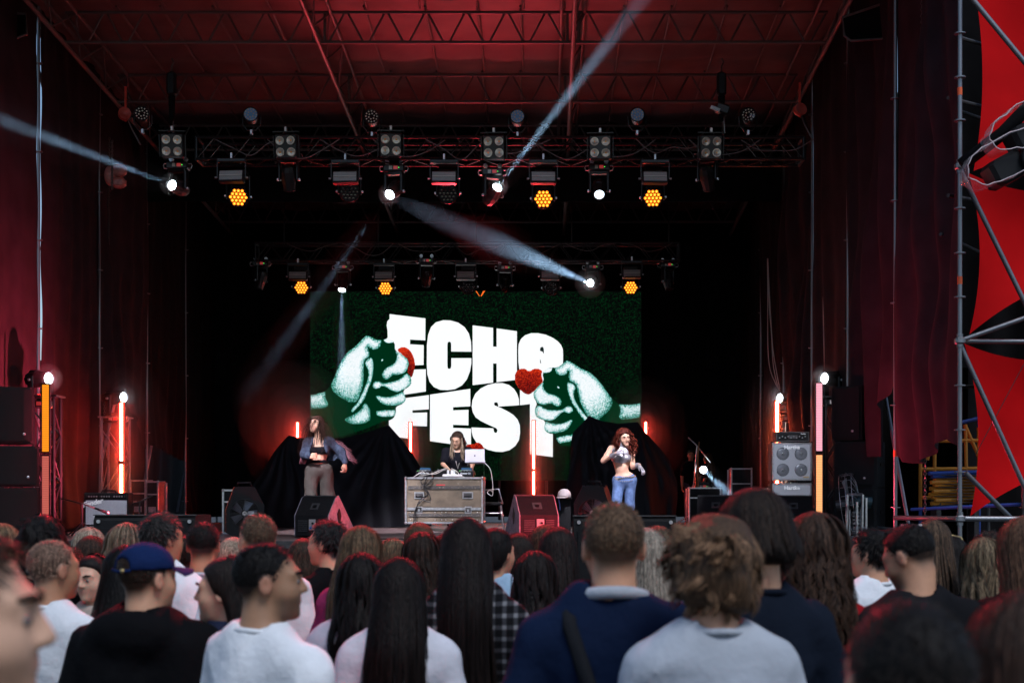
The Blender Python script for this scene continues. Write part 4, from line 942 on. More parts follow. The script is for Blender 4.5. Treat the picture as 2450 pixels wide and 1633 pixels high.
# ---- gear on the table
TZ_ = tzt + .018
def gear(name, label, x0, x1, y0, dep, h, top, grp=None):
    t = thing(name, label, 'dj gear', ((x0 + x1) / 2, y0, TZ_), group=grp)
    MB().box(((x0 + x1) / 2, y0 + dep / 2, TZ_ + h / 2), (x1 - x0, dep, h), bev=.008).build('body', mBLACKP, t, world=True)
    return t
def jog(t, x, y, z, r):
    MB().lathe([(r, 0), (r, .012), (r * .9, .02), (r * .2, .022), (.001, .022)], 24, (x, y, z)).build('jog_wheel', mALU, t, True, True)
mTXT = mat('white print', (.75, .78, .85), .5); mKNOB = mat('knob', (.1, .1, .11), .4)
for nm, a, b in (('media player deck beside the drape end of the table', 996, 1033), ('media player deck below the laptop end of the table', 1096, 1133)):
    x0, x1 = XP(a, 21.7), XP(b, 21.7); t = gear('media_player', 'black ' + nm, x0, x1, 21.62, .34, .09, True, 'media players on the table')
    jog(t, (x0 + x1) / 2, 21.78, TZ_ + .09, .085); MB().box(((x0 + x1) / 2, 21.93, TZ_ + .115), (.16, .02, .06)).build('display', emat('deck display', (.1, .25, .5), .3), t, world=True)
    text_mesh('logo_print', 'Pioneer DJ', .034, mTXT, t, Matrix.Translation((0, -.003, .055)) @ FACE_CAM, .0006)
    for k in range(4): MB().cyl((x0 + .03 + .045 * k, 21.66, TZ_ + .09), (x0 + .03 + .045 * k, 21.66, TZ_ + .1), .012, n=10).build('button', emat('button glow', (.3, .9, .3), .5) if k == 0 else mKNOB, t, world=True)
x0, x1 = XP(1040, 21.7), XP(1090, 21.7); t = gear('dj_mixer', 'black dj mixer between the two players', x0, x1, 21.62, .36, .10, True)
for i in range(5):
    for j in range(5): MB().cyl((x0 + .05 + i * .05, 21.68 + j * .05, TZ_ + .1), (x0 + .05 + i * .05, 21.68 + j * .05, TZ_ + .122), .009, n=8).build('knob', mKNOB, t, world=True)
t = thing('power_strip', 'white power strip with plugs lying at the table edge', 'power strip', (XP(1080, 21.55), 21.56, TZ_))
c = P(1082, 1138, 21.56); MB().box((c.x, 21.56, TZ_ + .02), (.30, .06, .04), bev=.012).build('body', mWHITE, t, world=True)
for k, u in enumerate((1072, 1081, 1086)): MB().box((XP(u, 21.55), 21.56, TZ_ + .07), (.035, .04, .07), bev=.008).build('plug', mWHITE, t, world=True)
# laptop on a folding stand
LYP = 21.75
t = thing('laptop_stand', 'black folding laptop stand on the table', 'stand', (XP(1136, LYP), LYP, TZ_))
lz = ZP(1108, LYP)
for u in (1120, 1158): MB().tube([(XP(u, LYP), LYP + .02, TZ_), (XP(u, LYP), LYP - .02, lz), (XP(u, LYP), LYP + .25, lz + .03)], .007).build('arm', mDSTEEL, t, True, True)
MB().tube([(XP(1120, LYP), LYP - .02, lz), (XP(1158, LYP), LYP - .02, lz)], .007).build('rail', mDSTEEL, t, True, True)
t = thing('laptop', 'open silver laptop seen from behind on a stand', 'laptop', (XP(1136, LYP), LYP, lz + .01))
mLAP = mat('anodised silver', (.24, .235, .26), .4, .6)
a0, a1 = XP(1112.5, LYP), XP(1160, LYP); zt = ZP(1073.5, LYP); dz = zt - (lz + .012)
LM = Matrix.Translation(((a0 + a1) / 2, LYP - .03, lz + .014)) @ Matrix.Rotation(R(-10), 4, 'X')
MB(LM @ Matrix.Translation((0, 0, dz / 2))).box((0, 0, 0), (a1 - a0, .008, dz), bev=.004).build('lid', mLAP, t, world=True)
MB(LM @ Matrix.Rotation(R(18), 4, 'X')).box((0, .115, -.004), (a1 - a0, .22, .012), bev=.004).build('keyboard_base', mLAP, t, world=True)
ap = [(0, -.36), (.1, -.40), (.2, -.38), (.34, -.16), (.38, .02), (.3, .12), (.22, .26), (.3, .36), (.18, .40), (.06, .34), (0, .32), (-.1, .36), (-.22, .38), (-.34, .28), (-.4, .08), (-.36, -.16), (-.22, -.38), (-.12, -.4)]
b = MB(LM @ Matrix.Translation((0, -.0065, dz / 2))); s_ = .03; b.prism([(x * s_, z * s_) for x, z in ap], (0, 0, 0), (1, 0, 0), (0, 0, 1), (0, -.001, 0)); b.prism([(x * s_ + .002, z * s_ + .017) for x, z in ((0, -.1), (.1, 0), (.12, .14), (.02, .06))], (0, 0, 0), (1, 0, 0), (0, 0, 1), (0, -.001, 0))
b.build('lid_emblem', mBLACKP, t, world=True)
# cables over the table front
for i, pts in enumerate((((1022, 1141), (1016, 1160), (1024, 1180), (1010, 1196), (996, 1215), (994, 1252)), ((1038, 1141), (1030, 1156), (1014, 1163), (1022, 1182), (1006, 1194), (992, 1225), (990, 1256)), ((1016, 1142), (1007, 1150), (1012, 1160), (1024, 1157), (1035, 1143)), ((1024, 1176), (1030, 1192), (1026, 1200), (1012, 1195)))):
    cable(('black cable hanging straight down the case front', 'second black cable looping down the case front', 'short loop of black cable at the case top edge', 'loose black cable loop below the handle')[i], [P(a, b, CY - .05 - .012 * i) for a, b in pts], .008, mCABLE, group='cables over the table front')
for i, pts in enumerate((((1160, 1107), (1172, 1120), (1177, 1140), (1179, 1165), (1178, 1185), (1166, 1178), (1172, 1172), (1178, 1176)), ((990, 1140), (1010, 1128), (1018, 1132), (1040, 1133), (1060, 1124), (1072, 1118)), ((1080, 1120), (1092, 1126), (1100, 1136), (1112, 1141)), ((1002, 1138), (1020, 1136), (1044, 1128), (1066, 1119)))):
    cable(('white cable hanging beside the laptop stand', 'white cable lying over the player', 'pale cable between mixer and player', 'thin pale cable over the table top')[i], [P(a, b, 21.52 + .01 * i) for a, b in pts], .006, mCABLEW, group='pale cables on the table')
# chrome stool
t = thing('bar_stool', 'chrome framed stool standing behind the flight case', 'stool', (XP(1180, 22.6), 22.6, DECK)); SX = XP(1177, 22.6); q_ = 1 / (F / 22.6)
sz = ZP(1205, 22.6)
MB().box((SX, 22.6, sz), (.34, .34, .05), bev=.02).build('seat', mBLACKP, t, world=True)
for sx in (-1, 1):
    for sy in (-1, 1): bar('leg', (SX + sx * .19, 22.6 + sy * .19, DECK), (SX + sx * .14, 22.6 + sy * .14, sz), .013, mALU, t)
    bar('foot_rail', (SX + sx * .175, 22.43, DECK + .22), (SX + sx * .175, 22.77, DECK + .22), .01, mALU, t)
bar('foot_rail', (SX - .175, 22.43, DECK + .26), (SX + .175, 22.43, DECK + .26), .01, mALU, t)
MB().tube([(SX - .16, 22.75, sz), (SX - .17, 22.8, sz + .22), (SX + .1, 22.82, sz + .24), (SX + .17, 22.75, sz)], .012).build('backrest', mALU, t, True, True)

# ---- stage monitors
def wedge(label, pos, yaw, sc=1., side=mWEDGE, detail=True):
    M = Matrix.Translation(pos) @ Matrix.Rotation(R(yaw), 4, 'Z') @ Matrix.Scale(sc, 4)
    t = thing('stage_monitor', label, 'stage monitor', pos, group='wedge monitors')
    pr = [(0, .03), (0, .29), (.17, .52), (.24, .55), (.66, .06), (.64, .02), (.04, 0)]; W = .25
    MB(M).prism(pr, (-W, 0, 0), (0, 1, 0), (0, 0, 1), (2 * W, 0, 0)).build('cabinet', mVINYL, t, world=True)
    for s in (-1, 1):
        b = MB(M); o = W if s > 0 else -W - .012
        b.prism(pr, (o, 0, 0), (0, 1, 0), (0, 0, 1), (.012, 0, 0)); b.build('side_panel', side, t, world=True)
        dm = [(.20, .31), (.25, .38), (.27, .36), (.30, .28), (.27, .19), (.25, .17), (.22, .22)]
        MB(M).prism(dm, (s * (W + .0125), 0, 0), (0, 1, 0), (0, 0, 1), (s * .004, 0, 0)).build('handle_opening', mBLACKP, t, world=True)
    for a, b_ in ((-.2, -.06), (.09, .2)):
        for k in range(6): MB(M).box(((a + b_) / 2, -.006, .09 + k * .026), (b_ - a, .008, .012)).build('vent_slat', mDSTEEL, t, world=True)
    MB(M).box((.015, -.005, .17), (.10, .01, .14), bev=.003).build('jack_plate', mPALE, t, world=True)
    for k in range(2): MB(M).cyl((.0 + k * .03, -.008, .13 + k * .06), (.0 + k * .03, -.026, .13 + k * .06), .015, n=10).build('jack', mat('blue connector', (.03, .12, .45), .4) if k == 0 else mBLACKP, t, world=True)
    u = Vector((0, .17, .23)).normalized(); nv = Vector((0, -.23, .17)).normalized()
    b = MB(M @ Matrix.Translation((0, .085, .405))); b.prism([(-.06, -.05), (.06, -.05), (.06, .05), (-.06, .05)], (0, 0, 0), (1, 0, 0), u, nv * .006); b.build('pole_plate', mDSTEEL, t, world=True)
    MB(M).cyl((0, .085 - .004, .405), (0, .075, .415), .03, n=12).build('pole_socket', mBLACKP, t, world=True)
    MB(M).box((0, .205, .54), (.5, .02, .014)).build('top_edge', mDSTEEL, t, world=True)
    return t
wedge('black wedge monitor with a rose lit side and diamond shaped handle hole', Vector((XP(745, 18.4), 18.4, DECK)), -24, 1.0)
wedge('black wedge monitor with a narrow grey purple side near the red tube', Vector((XP(1290, 18.4), 18.4, DECK)), 18, 1.02)
wedge('black wedge monitor in front of the bystanders', Vector((XP(1712, 20.2), 20.2, DECK)), -8, 1.0, mVINYL)
wedge('black wedge monitor in front of the bass stack', Vector((XP(1900, 19.2), 19.2, DECK)), -4, 1.0, mVINYL)
# ---- subs in front of the stage
def sub(label, px, y, w, zt):
    x = XP(px, y); t = thing('subwoofer', label, 'speaker', (x, y, 0), group='front subwoofers')
    MB().prism([(0, .0), (0, zt - .06), (.06, zt), (.78, zt), (.8, zt - .03), (.8, 0)], (x - w / 2, y, 0), (0, 1, 0), (0, 0, 1), (w, 0, 0)).build('cabinet', mVINYL, t, world=True)
    MB().box((x, y - .012, zt / 2 - .04), (w - .1, .02, zt - .22)).build('grille', mGRILLE, t, world=True)
    MB().box((x, y + .03, zt + .003), (w + .02, .03, .012)).build('lid_edge', mDSTEEL, t, world=True)
    for s in (-1, 1): MB().cyl((x + s * (w / 2 - .06), y + .02, zt - .07), (x + s * (w / 2 - .06), y - .02, zt - .07), .022, n=12).build('corner_bolt', mALU, t, world=True)
    for s in (-1, 1): MB().tube([(x + s * (w / 2 + .005), y + .2, zt - .4), (x + s * (w / 2 + .04), y + .2, zt - .38), (x + s * (w / 2 + .04), y + .4, zt - .38), (x + s * (w / 2 + .005), y + .4, zt - .4)], .012).build('handle', mDSTEEL, t, True, True)
    return t
sub('wide black subwoofer with a shiny top edge before the guitar amplifier', 345, 16.4, 1.17, ZP(1232, 16.4))
sub('wide black subwoofer standing before the curly haired dancer', 1495, 16.4, 1.18, ZP(1234, 16.4))
# ---- drum fans
def fan(label, px, Y, yaw, flip=1, top=1160):
    z = DECK; hgt = ZP(top, Y) - DECK; M = Matrix.Translation((XP(px, Y), Y, DECK)) @ Matrix.Rotation(R(yaw), 4, 'Z')
    t = thing('stage_fan', label, 'fan', (XP(px, Y), Y, DECK), group='stage fans'); r = .19; c = Vector((0, 0, hgt * .46))
    pr = [(-.24, .05), (-.24, hgt * .55), (-.13, hgt - .0), (.13, hgt), (.26, hgt * .62), (.24, .05), (.15, 0), (-.15, 0)]
    if flip < 0: pr = [(-a, b) for a, b in pr][::-1]
    MB(M).prism(pr, (0, .16, 0), (1, 0, 0), (0, 0, 1), (0, .16, 0)).build('rear_shell', mBLACK, t, world=True)
    # front ring with round opening
    b = MB(M); n = 32; ring = []; 
    for k in range(n): a = 2 * math.pi * k / n; ring.append((c.x + r * math.cos(a), c.z + r * math.sin(a)))
    def outer(a):
        d = (math.cos(a), math.sin(a)); best = 9
        for i in range(len(pr)):
            x1, z1 = pr[i]; x2, z2 = pr[(i + 1) % len(pr)]; z1 -= c.z; z2 -= c.z
            den = d[0] * (z2 - z1) - d[1] * (x2 - x1)
            if abs(den) < 1e-9: continue
            tt = (x1 * (z2 - z1) - z1 * (x2 - x1)) / den; ss = (x1 * d[1] - z1 * d[0]) / den
            if tt > 0 and -1e-6 <= ss <= 1 + 1e-6: best = min(best, tt)
        return (d[0] * best, c.z + d[1] * best)
    v = []; f = []
    for k in range(n):
        a = 2 * math.pi * k / n; o_ = outer(a); v += [(ring[k][0], 0, ring[k][1]), (o_[0], 0, o_[1]), (ring[k][0], .16, ring[k][1]), (o_[0], .16, o_[1])]
    for k in range(n): i, j = 4 * k, 4 * ((k + 1) % n); f += [(i, j, j + 1, i + 1), (i + 2, j + 2, j, i), (i + 1, j + 1, j + 3, i + 3)]
    b.add(v, f).build('front_shell', mBLACK, t, world=True)
    for k in range(8): rr = r * (1 - k * .105); MB(M).tube([(c.x + rr * math.cos(q * math.pi / 12), -.012 - .003 * k, c.z + rr * math.sin(q * math.pi / 12)) for q in range(24)], .0028, 4, True).build('guard_ring', mDSTEEL, t, True, True)
    for k in range(8): a = k * math.pi / 4; MB(M).cyl((c.x, -.03, c.z), (c.x + r * math.cos(a), -.01, c.z + r * math.sin(a)), .003, n=5).build('guard_spoke', mDSTEEL, t, world=True)
    MB(M).lathe([(.035, 0), (.03, .012), (.012, .014), (.012, .008), (.001, .008)], 14, (c.x, -.03, c.z), (0, -1, 0)).build('hub', mPALE, t, True, True)
    for k in range(5):
        a = k * 2 * math.pi / 5; u = Vector((math.cos(a), 0, math.sin(a))); p = Vector((-math.sin(a), 0, math.cos(a)))
        b = MB(M); b.add([c + u * .04 + p * -.02 + Vector((0, .06, 0)), c + u * .17 + p * -.07 + Vector((0, .04, 0)), c + u * .175 + p * .05 + Vector((0, .1, 0)), c + u * .04 + p * .03 + Vector((0, .09, 0))], [(0, 1, 2, 3)]); b.build('blade', mat('fan blade', (.22, .22, .26), .3, .4), t, world=True)
    i0, i1 = (3, 4); a_, b2 = Vector((pr[3][0], 0, pr[3][1])), Vector((pr[4][0], 0, pr[4][1]))
    if flip < 0: a_, b2 = Vector((-.13, 0, hgt)), Vector((-.26, 0, hgt * .62))
    mLBL = mat('blue grey fan label', (.20, .22, .30), .5, noise=.5, nscale=60); nn = Vector(((b2 - a_).z, 0, -(b2 - a_).x)).normalized() * (-1 if flip > 0 else 1)
    d_ = (b2 - a_)
    MB(M).add([a_ + d_ * .02 + nn * .004 + Vector((0, -.002, 0)), a_ + d_ * .98 + nn * .004 + Vector((0, -.002, 0)), a_ + d_ * .98 + nn * .004 + Vector((0, .15, 0)), a_ + d_ * .02 + nn * .004 + Vector((0, .15, 0))], [(0, 1, 2, 3)]).build('label_panel', mLBL, t, world=True)
    MB(M).tube([(-.09, .12, hgt), (-.08, .12, hgt + .05), (.08, .12, hgt + .05), (.09, .12, hgt)], .016).build('handle', mBLACKP, t, True, True)
    return t
fan('black drum fan with a grey label beside the tall drape, nearer the guitar amplifier', 585, 18.9, 14, 1, 1163)
fan('black drum fan with a white emblem before the curly haired dancer', 1418, 18.9, -14, -1, 1160)
# ---- black drapes over gear
def drape(label, top, Y, zb_, seed, group='drapes over the drum kit', bulge=.7, cat='drape'):
    rg = np.random.default_rng(seed); nu, nv = 120, 40; xs = np.array([p[0] for p in top], float); ys = np.array([p[1] for p in top], float)
    v = []; f = []; ph = rg.uniform(0, 6.28, 6)
    pk = [p for p in top if len(p) > 2]
    for side in (-1, 1):
        k0 = len(v)
        for i in range(nu + 1):
            s = i / nu; px = xs[0] + (xs[-1] - xs[0]) * s; py = np.interp(px, xs, ys); zt_ = ZP(py, Y); x0 = XP(px, Y)
            for j in range(nv + 1):
                t = j / nv; z = zt_ + (zb_ - zt_) * t
                dep = bulge * (1 - (1 - t) ** 1.6) * min(1, 3 * s + .1) * min(1, 3 * (1 - s) + .1)
                fo = 0
                for q in pk: ang = math.atan2(px - q[0], 14 + (py + (1268 - py) * t) - q[1]); fo += .035 * math.sin(ang * 26 + ph[0]) * math.exp(-((px - q[0]) / 170) ** 2) * min(1, t * 4)
                fo += .02 * math.sin(s * 60 + ph[1] + 2 * t) * t + .03 * math.sin(s * 23 + ph[2]) * t ** .6
                v.append((x0 + .02 * math.sin(z * 6 + s * 9), Y + side * (dep + fo + .015), z))
                if i and j: a = k0 + i * (nv + 1) + j; q4 = (a, a - 1, a - nv - 2, a - nv - 1); f.append(q4 if side < 0 else q4[::-1])
    o = mobj('cloth_cover', v, f, mDRAPE, None, True); tag(o, label, cat, group); return o
drape('black cloth draped over a hidden kit behind the dancer in the fringed jacket', [(597, 1172), (640, 1105), (690, 1041, 1), (712, 1046), (760, 1052), (820, 1048), (880, 1034), (931, 1017, 1), (962, 1050), (990, 1085), (1010, 1122), (1034, 1150)], 24.2, DECK + .01, 3)
drape('black cloth draped over tall gear behind the curly haired dancer', [(1356, 1160), (1364, 1085), (1373, 1034), (1406, 994, 1), (1436, 1006), (1480, 1013), (1528, 1009, 1), (1545, 1032), (1580, 1070), (1604, 1100), (1618, 1150)], 24.0, DECK + .01, 5)
# ---- loudspeakers
def speaker(label, x, y, z0, w, d, h, yaw, group, logo=True, name='loudspeaker', grille=mGRILLE):
    M = Matrix.Translation((x, y, z0)) @ Matrix.Rotation(R(yaw), 4, 'Z'); t = thing(name, label, 'speaker', (x, y, z0), group=group)
    pr = [(-w / 2, -d / 2 + .04), (-w / 2 + .05, -d / 2), (w / 2 - .05, -d / 2), (w / 2, -d / 2 + .04), (w / 2 - .06, d / 2), (-w / 2 + .06, d / 2)]
    MB(M).prism(pr, (0, 0, 0), (1, 0, 0), (0, 1, 0), (0, 0, h)).build('cabinet', mVINYL, t, world=True)
    b = MB(M); n = 10; v = []; f = []
    for k in range(n + 1): xx = -w / 2 + .03 + (w - .06) * k / n; yy = -d / 2 - .004 - .035 * (1 - (2 * k / n - 1) ** 2); v += [(xx, yy, .03), (xx, yy, h - .03)]
    for k in range(n): f.append((2 * k, 2 * k + 2, 2 * k + 3, 2 * k + 1))
    b.add(v, f).build('grille', grille, t, True, True)
    if logo: MB(M).lathe([(.018, 0), (.016, .004), (.001, .005)], 12, (w * .25, -d / 2 - .035, .12), (0, -1, 0)).build('badge', mALU, t, True, True)
    for s in (-1, 1): MB(M).box((s * (w / 2 - .02), .02, h * .5), (.012, .12, .04)).build('handle', mBLACKP, t, world=True)
    return t
ys_ = 17.95
speaker('black loudspeaker on top of the stack at the picture edge beside the amber tube', XP(25, ys_), ys_, ZP(1062, ys_), .5, .5, ZP(928, ys_) - ZP(1062, ys_), 28, 'stage side loudspeakers')
z1_ = ZP(1164, ys_); speaker('red lit black bass cabinet in the middle of the edge stack', XP(35, ys_), ys_, z1_, .55, .6, ZP(1068, ys_) - z1_, 24, 'stage side loudspeakers')
speaker('lowest black bass cabinet in the edge stack beside the chrome fan', XP(35, ys_), ys_, DECK, .56, .6, z1_ - DECK - .01, 24, 'stage side loudspeakers')
ys2 = 19.2
speaker('black loudspeaker on top of the stack behind the microphone', XP(2040, ys2), ys2, ZP(1054, ys2), .44, .5, ZP(926, ys2) - ZP(1054, ys2), -34, 'stage side loudspeakers')
z2_ = ZP(1165, ys2); speaker('black bass cabinet with a handle in the stack behind the microphone', XP(2060, ys2), ys2, z2_, .6, .6, ZP(1057, ys2) - z2_, -30, 'stage side loudspeakers')
speaker('lowest black bass cabinet in the stack behind the silver rack', XP(2060, ys2), ys2, DECK, .6, .62, z2_ - DECK - .01, -30, 'stage side loudspeakers')
# ---- guitar amplifier
AY = 20.0; t = thing('guitar_amplifier', 'black guitar combo amplifier with silver grille cloth beside the red tube', 'amplifier', (XP(253, AY), AY, DECK))
a0, a1, zt, zb_ = XP(200, AY), XP(306, AY), ZP(1178, AY), ZP(1256, AY)
MB().box(((a0 + a1) / 2, AY + .14, (zt + zb_) / 2), (a1 - a0, .27, zt - zb_), bev=.012).build('cabinet', mVINYL, t, world=True)
MB().box(((a0 + a1) / 2 + .01, AY - .002, zb_ + (zt - zb_) * .40), (a1 - a0 - .05, .02, (zt - zb_) * .74)).build('grille_cloth', mSILVER, t, world=True)
MB().box(((a0 + a1) / 2, AY - .0, zt - .052), (a1 - a0 - .03, .022, .06)).build('control_panel', mBLACKP, t, world=True)
for k in range(16): x = a0 + .045 + k * (a1 - a0 - .09) / 15; MB().cyl((x, AY - .012, zt - .052), (x, AY - .035, zt - .052), .012, .009, 8).build('knob', mALU if k % 5 else mBLACKP, t, world=True)
text_mesh('script_badge', 'Fender', .10, mWHITE, t, Matrix.Translation((a0 - XP(253, AY) + .13, -.018, zt - DECK - .145)) @ FACE_CAM @ Matrix.Rotation(R(14), 4, 'Z'), .004, .35, .002)
for s in (-1, 1): MB().box(((a0 + a1) / 2 + s * .2, AY + .1, DECK + .02), (.06, .06, .05)).build('foot', mBLACKP, t, world=True)
MB().tube([((a0 + a1) / 2 - .1, AY + .14, zt), ((a0 + a1) / 2 - .09, AY + .14, zt + .03), ((a0 + a1) / 2 + .09, AY + .14, zt + .03), ((a0 + a1) / 2 + .1, AY + .14, zt)], .011).build('handle', mBLACKP, t, True, True)
MB().box(((a0 + a1) / 2, AY + .14, (DECK + zb_) / 2), (a1 - a0 - .04, .3, zb_ - DECK - .004)).build('plinth', mALU, t, world=True)
# ---- bass stack
BY = 22.0
mGR2 = mat('perforated steel grille', (.33, .34, .37), .4, .5, bump=.0)
nt = mGR2.node_tree; N = nt.nodes; L = nt.links; tc = N.new('ShaderNodeTexCoord'); vo = N.new('ShaderNodeTexVoronoi'); vo.inputs['Scale'].default_value = 62; vo.inputs['Randomness'].default_value = 0
L.new(tc.outputs['Object'], vo.inputs['Vector']); cr = N.new('ShaderNodeValToRGB'); cr.color_ramp.elements[0].position = .34; cr.color_ramp.elements[0].color = (.012, .012, .014, 1); cr.color_ramp.elements[1].position = .42; cr.color_ramp.elements[1].color = (.42, .43, .47, 1)
L.new(vo.outputs['Distance'], cr.inputs[0]); L.new(cr.outputs[0], N['Principled BSDF'].inputs['Base Color'])
def basscab(label, y0, y1, cones, hid=False):
    a0, a1, zt, zb_ = XP(1847, BY), XP(1942, BY), ZP(y0, BY), ZP(y1, BY)
    t = thing('bass_cabinet', label, 'amplifier', ((a0 + a1) / 2, BY, zb_), group='bass stack'); c = (a0 + a1) / 2
    MB().box((c, BY + .2, (zt + zb_) / 2), (a1 - a0, .4, zt - zb_), bev=.012).build('cabinet', mVINYL, t, world=True)
    MB().box((c, BY - .004, (zt + zb_) / 2), (a1 - a0 - .05, .012, zt - zb_ - .05)).build('grille', mGR2, t, world=True)
    for x_, z_, sx, sz in ((a0 + .014, (zt + zb_) / 2, .024, zt - zb_), (a1 - .014, (zt + zb_) / 2, .024, zt - zb_), (c, zt - .013, a1 - a0 - .05, .024), (c, zb_ + .013, a1 - a0 - .05, .024)):
        MB().box((x_, BY - .004, z_), (sx, .02, sz), bev=.003).build('edge_trim', mALU, t, world=True)
    for x_, z_ in cones: MB().lathe([(.10, 0), (.07, .004), (.02, .010), (.001, .010)], 16, (c + x_, BY - .012, (zt + zb_) / 2 + z_), (0, -1, 0)).build('cone', mat('cone sheen', (.3, .32, .36), .3, .6, alpha=.35), t, True, True); MB().sphere((c + x_, BY - .016, (zt + zb_) / 2 + z_), .02, 8, 6).build('dust_cap', mALU, t, True, True)
    text_mesh('name_badge', 'Hartke', .085, mWHITE, t, Matrix.Translation((0, -.016, zt - zb_ - .075)) @ FACE_CAM, .003, 0, .003)
    for s in (-1, 1):
        for z_ in (zt, zb_): MB().sphere((c + s * (a1 - a0) / 2, BY + .01, z_), .018, 8, 6).build('corner', mBLACKP, t, True, True)
    MB().box((a1 - .09, BY - .014, zb_ + .055), (.09, .006, .02)).build('model_plate', mat('brass plate', (.5, .38, .2), .4, .5), t, world=True)
basscab('silver grilled bass cabinet with four cones in the middle of the stack', 1058, 1149, [(-.14, .12), (.14, .12), (-.14, -.13), (.14, -.13)])
basscab('lower silver grilled bass cabinet half hidden by the wedge monitor', 1155, 1259, [(0, -.06)])
a0, a1 = XP(1857, BY), XP(1936, BY); zt, zb_ = ZP(1032, BY), ZP(1056, BY); c = (a0 + a1) / 2
t = thing('amplifier_head', 'black bass amplifier head on top of the silver cabinets', 'amplifier', (c, BY, zb_), group='bass stack')
MB().box((c, BY + .17, (zt + zb_) / 2), (a1 - a0, .34, zt - zb_), bev=.008).build('case', mVINYL, t, world=True); MB().box((c, BY - .004, (zt + zb_) / 2), (a1 - a0 - .03, .012, zt - zb_ - .035)).build('front_panel', mBLACKP, t, world=True)
for x_, z_, sx, sz in ((c, zt - .008, a1 - a0, .014), (c, zb_ + .008, a1 - a0, .014), (a0 + .008, (zt + zb_) / 2, .014, zt - zb_), (a1 - .008, (zt + zb_) / 2, .014, zt - zb_)): MB().box((x_, BY - .008, z_), (sx, .012, sz)).build('edge_trim', mDSTEEL, t, world=True)
for k in range(10): MB().cyl((a0 + .05 + k * .044, BY - .01, zb_ + .06 + .02 * (k % 2)), (a0 + .05 + k * .044, BY - .03, zb_ + .06 + .02 * (k % 2)), .01, n=8).build('knob', mALU, t, world=True)
for k in range(10): MB().box((c - .06 + k * .014, BY - .012, zb_ + .075), (.004, .006, .05)).build('slider', mALU, t, world=True)
text_mesh('name_print', 'Hartke', .026, mWHITE, t, Matrix.Translation((.16, -.012, .12)) @ FACE_CAM, .0008)
# ---- flight cases at the back
def case(label, px0, px1, py0, py1, Y, d=.5, group='black flight cases', zfloor=True, m=mBLACK, text=None):
    a0, a1, zt = XP(px0, Y), XP(px1, Y), ZP(py0, Y); zb_ = DECK if zfloor else ZP(py1, Y); c = (a0 + a1) / 2
    t = thing('flight_case', label, 'flight case', (c, Y, zb_), group=group)
    MB().box((c, Y + d / 2, (zt + zb_) / 2), (a1 - a0 - .02, d - .02, zt - zb_ - .02)).build('body', m, t, world=True)
    for x in (a0, a1):
        for y in (Y, Y + d): MB().box((x, y, (zt + zb_) / 2), (.026, .026, zt - zb_ - .05)).build('edge_profile', mALU, t, world=True)
    for z in (zb_ + .013, zt - .013):
        for y in (Y, Y + d): MB().box((c, y, z), (a1 - a0 - .04, .026, .026)).build('edge_profile', mALU, t, world=True)
        for x in (a0, a1): MB().sphere((x, Y, z), .024, 8, 6).build('ball_corner', mALU, t, True, True)
    MB().box((c, Y - .006, (zt * .4 + zb_ * .6)), (.12, .014, .09)).build('latch', mALU, t, world=True)
    MB().box((c, Y - .004, (zt * .72 + zb_ * .28)), (a1 - a0 - .03, .016, .022)).build('seam_profile', mALU, t, world=True)
    if text: text_mesh('stencil_print', text, .05, mPALE, t, Matrix.Translation((-.1, -.012, (zt - zb_) * .55)) @ FACE_CAM)
    return t
case('black flight case with a stencilled code under the lifted curtain', 312, 348, 1147, 1200, 22.9, text='TC-8042')
case('black flight case with steel corners beside the stencilled one', 350, 378, 1150, 1200, 23.0)
case('low flight case lid lying in front of the bystanders', 1649, 1724, 1165, 1190, 25.5)
case('tall black flight case with steel edges beside the bass stack', 1750, 1798, 1119, 1190, 26.2)
case('case with a bright corner profile behind the drum fan', 534, 575, 1170, 1262, 20.2, m=mBLACK)
# ---- microphones and stands
mSTAND = mat('black stand tube', (.03, .03, .032), .4, .6)
def micstand(label, base, pts, mic=True, m=mSTAND, tri=True):
    base = Vector(base); t = thing('microphone_stand', label, 'microphone stand', base, group='microphone stands')
    MB().tube([Vector(p) for p in pts], .011, 6).build('boom', m, t, True, True)
    bar('pole', base + Vector((0, 0, .05)), Vector(pts[1]) if len(pts) > 2 else Vector(pts[0]), .012, m, t)
    if tri:
        for k in range(3): a = k * 2.09 + .4; bar('leg', base + Vector((0, 0, .18)), base + Vector((.3 * math.cos(a), .3 * math.sin(a), .012)), .009, m, t)
    if mic:
        d = (Vector(pts[0]) - Vector(pts[1])).normalized(); p = Vector(pts[0])
        MB().cyl(p - d * .02, p + d * .14, .012, .02, 10).build('microphone_body', mBLACKP, t, True, True); MB().sphere(p + d * .165, .028, 10, 8).build('microphone_grille', mALU, t, True, True)
    return t
my = 19.2
micstand('microphone on a stand beside the loudspeaker stack with the pink tube', (XP(2020, my), my, DECK), (P(2000, 1012, my), P(2022, 1112, my), P(2022, 1240, my)), m=mGALV)
micstand('boom stand aimed at the guitar amplifier, nearer the picture edge', (XP(196, 19.3), 19.3, DECK), (P(230, 1216, 19.3), P(196, 1204, 19.3), P(146, 1192, 19.3)))
micstand('boom stand with an orange lit tip beside the guitar amplifier', (XP(334, 20.2), 20.2, DECK), (P(290, 1213, 20.2), P(334, 1200, 20.2), P(364, 1185, 20.2)))
micstand('silver microphone boom at the picture edge before the speaker stack', (XP(-45, 18.2), 18.2, DECK), (P(-5, 1002, 18.2), P(-45, 1060, 18.2), P(-46, 1200, 18.2)), m=mGALV)
t = thing('tripod_rack', 'silver horizontal stand arm reaching over the red lit bass cabinet', 'stand', (XP(60, 18.9), 18.9, DECK), group='small stands')
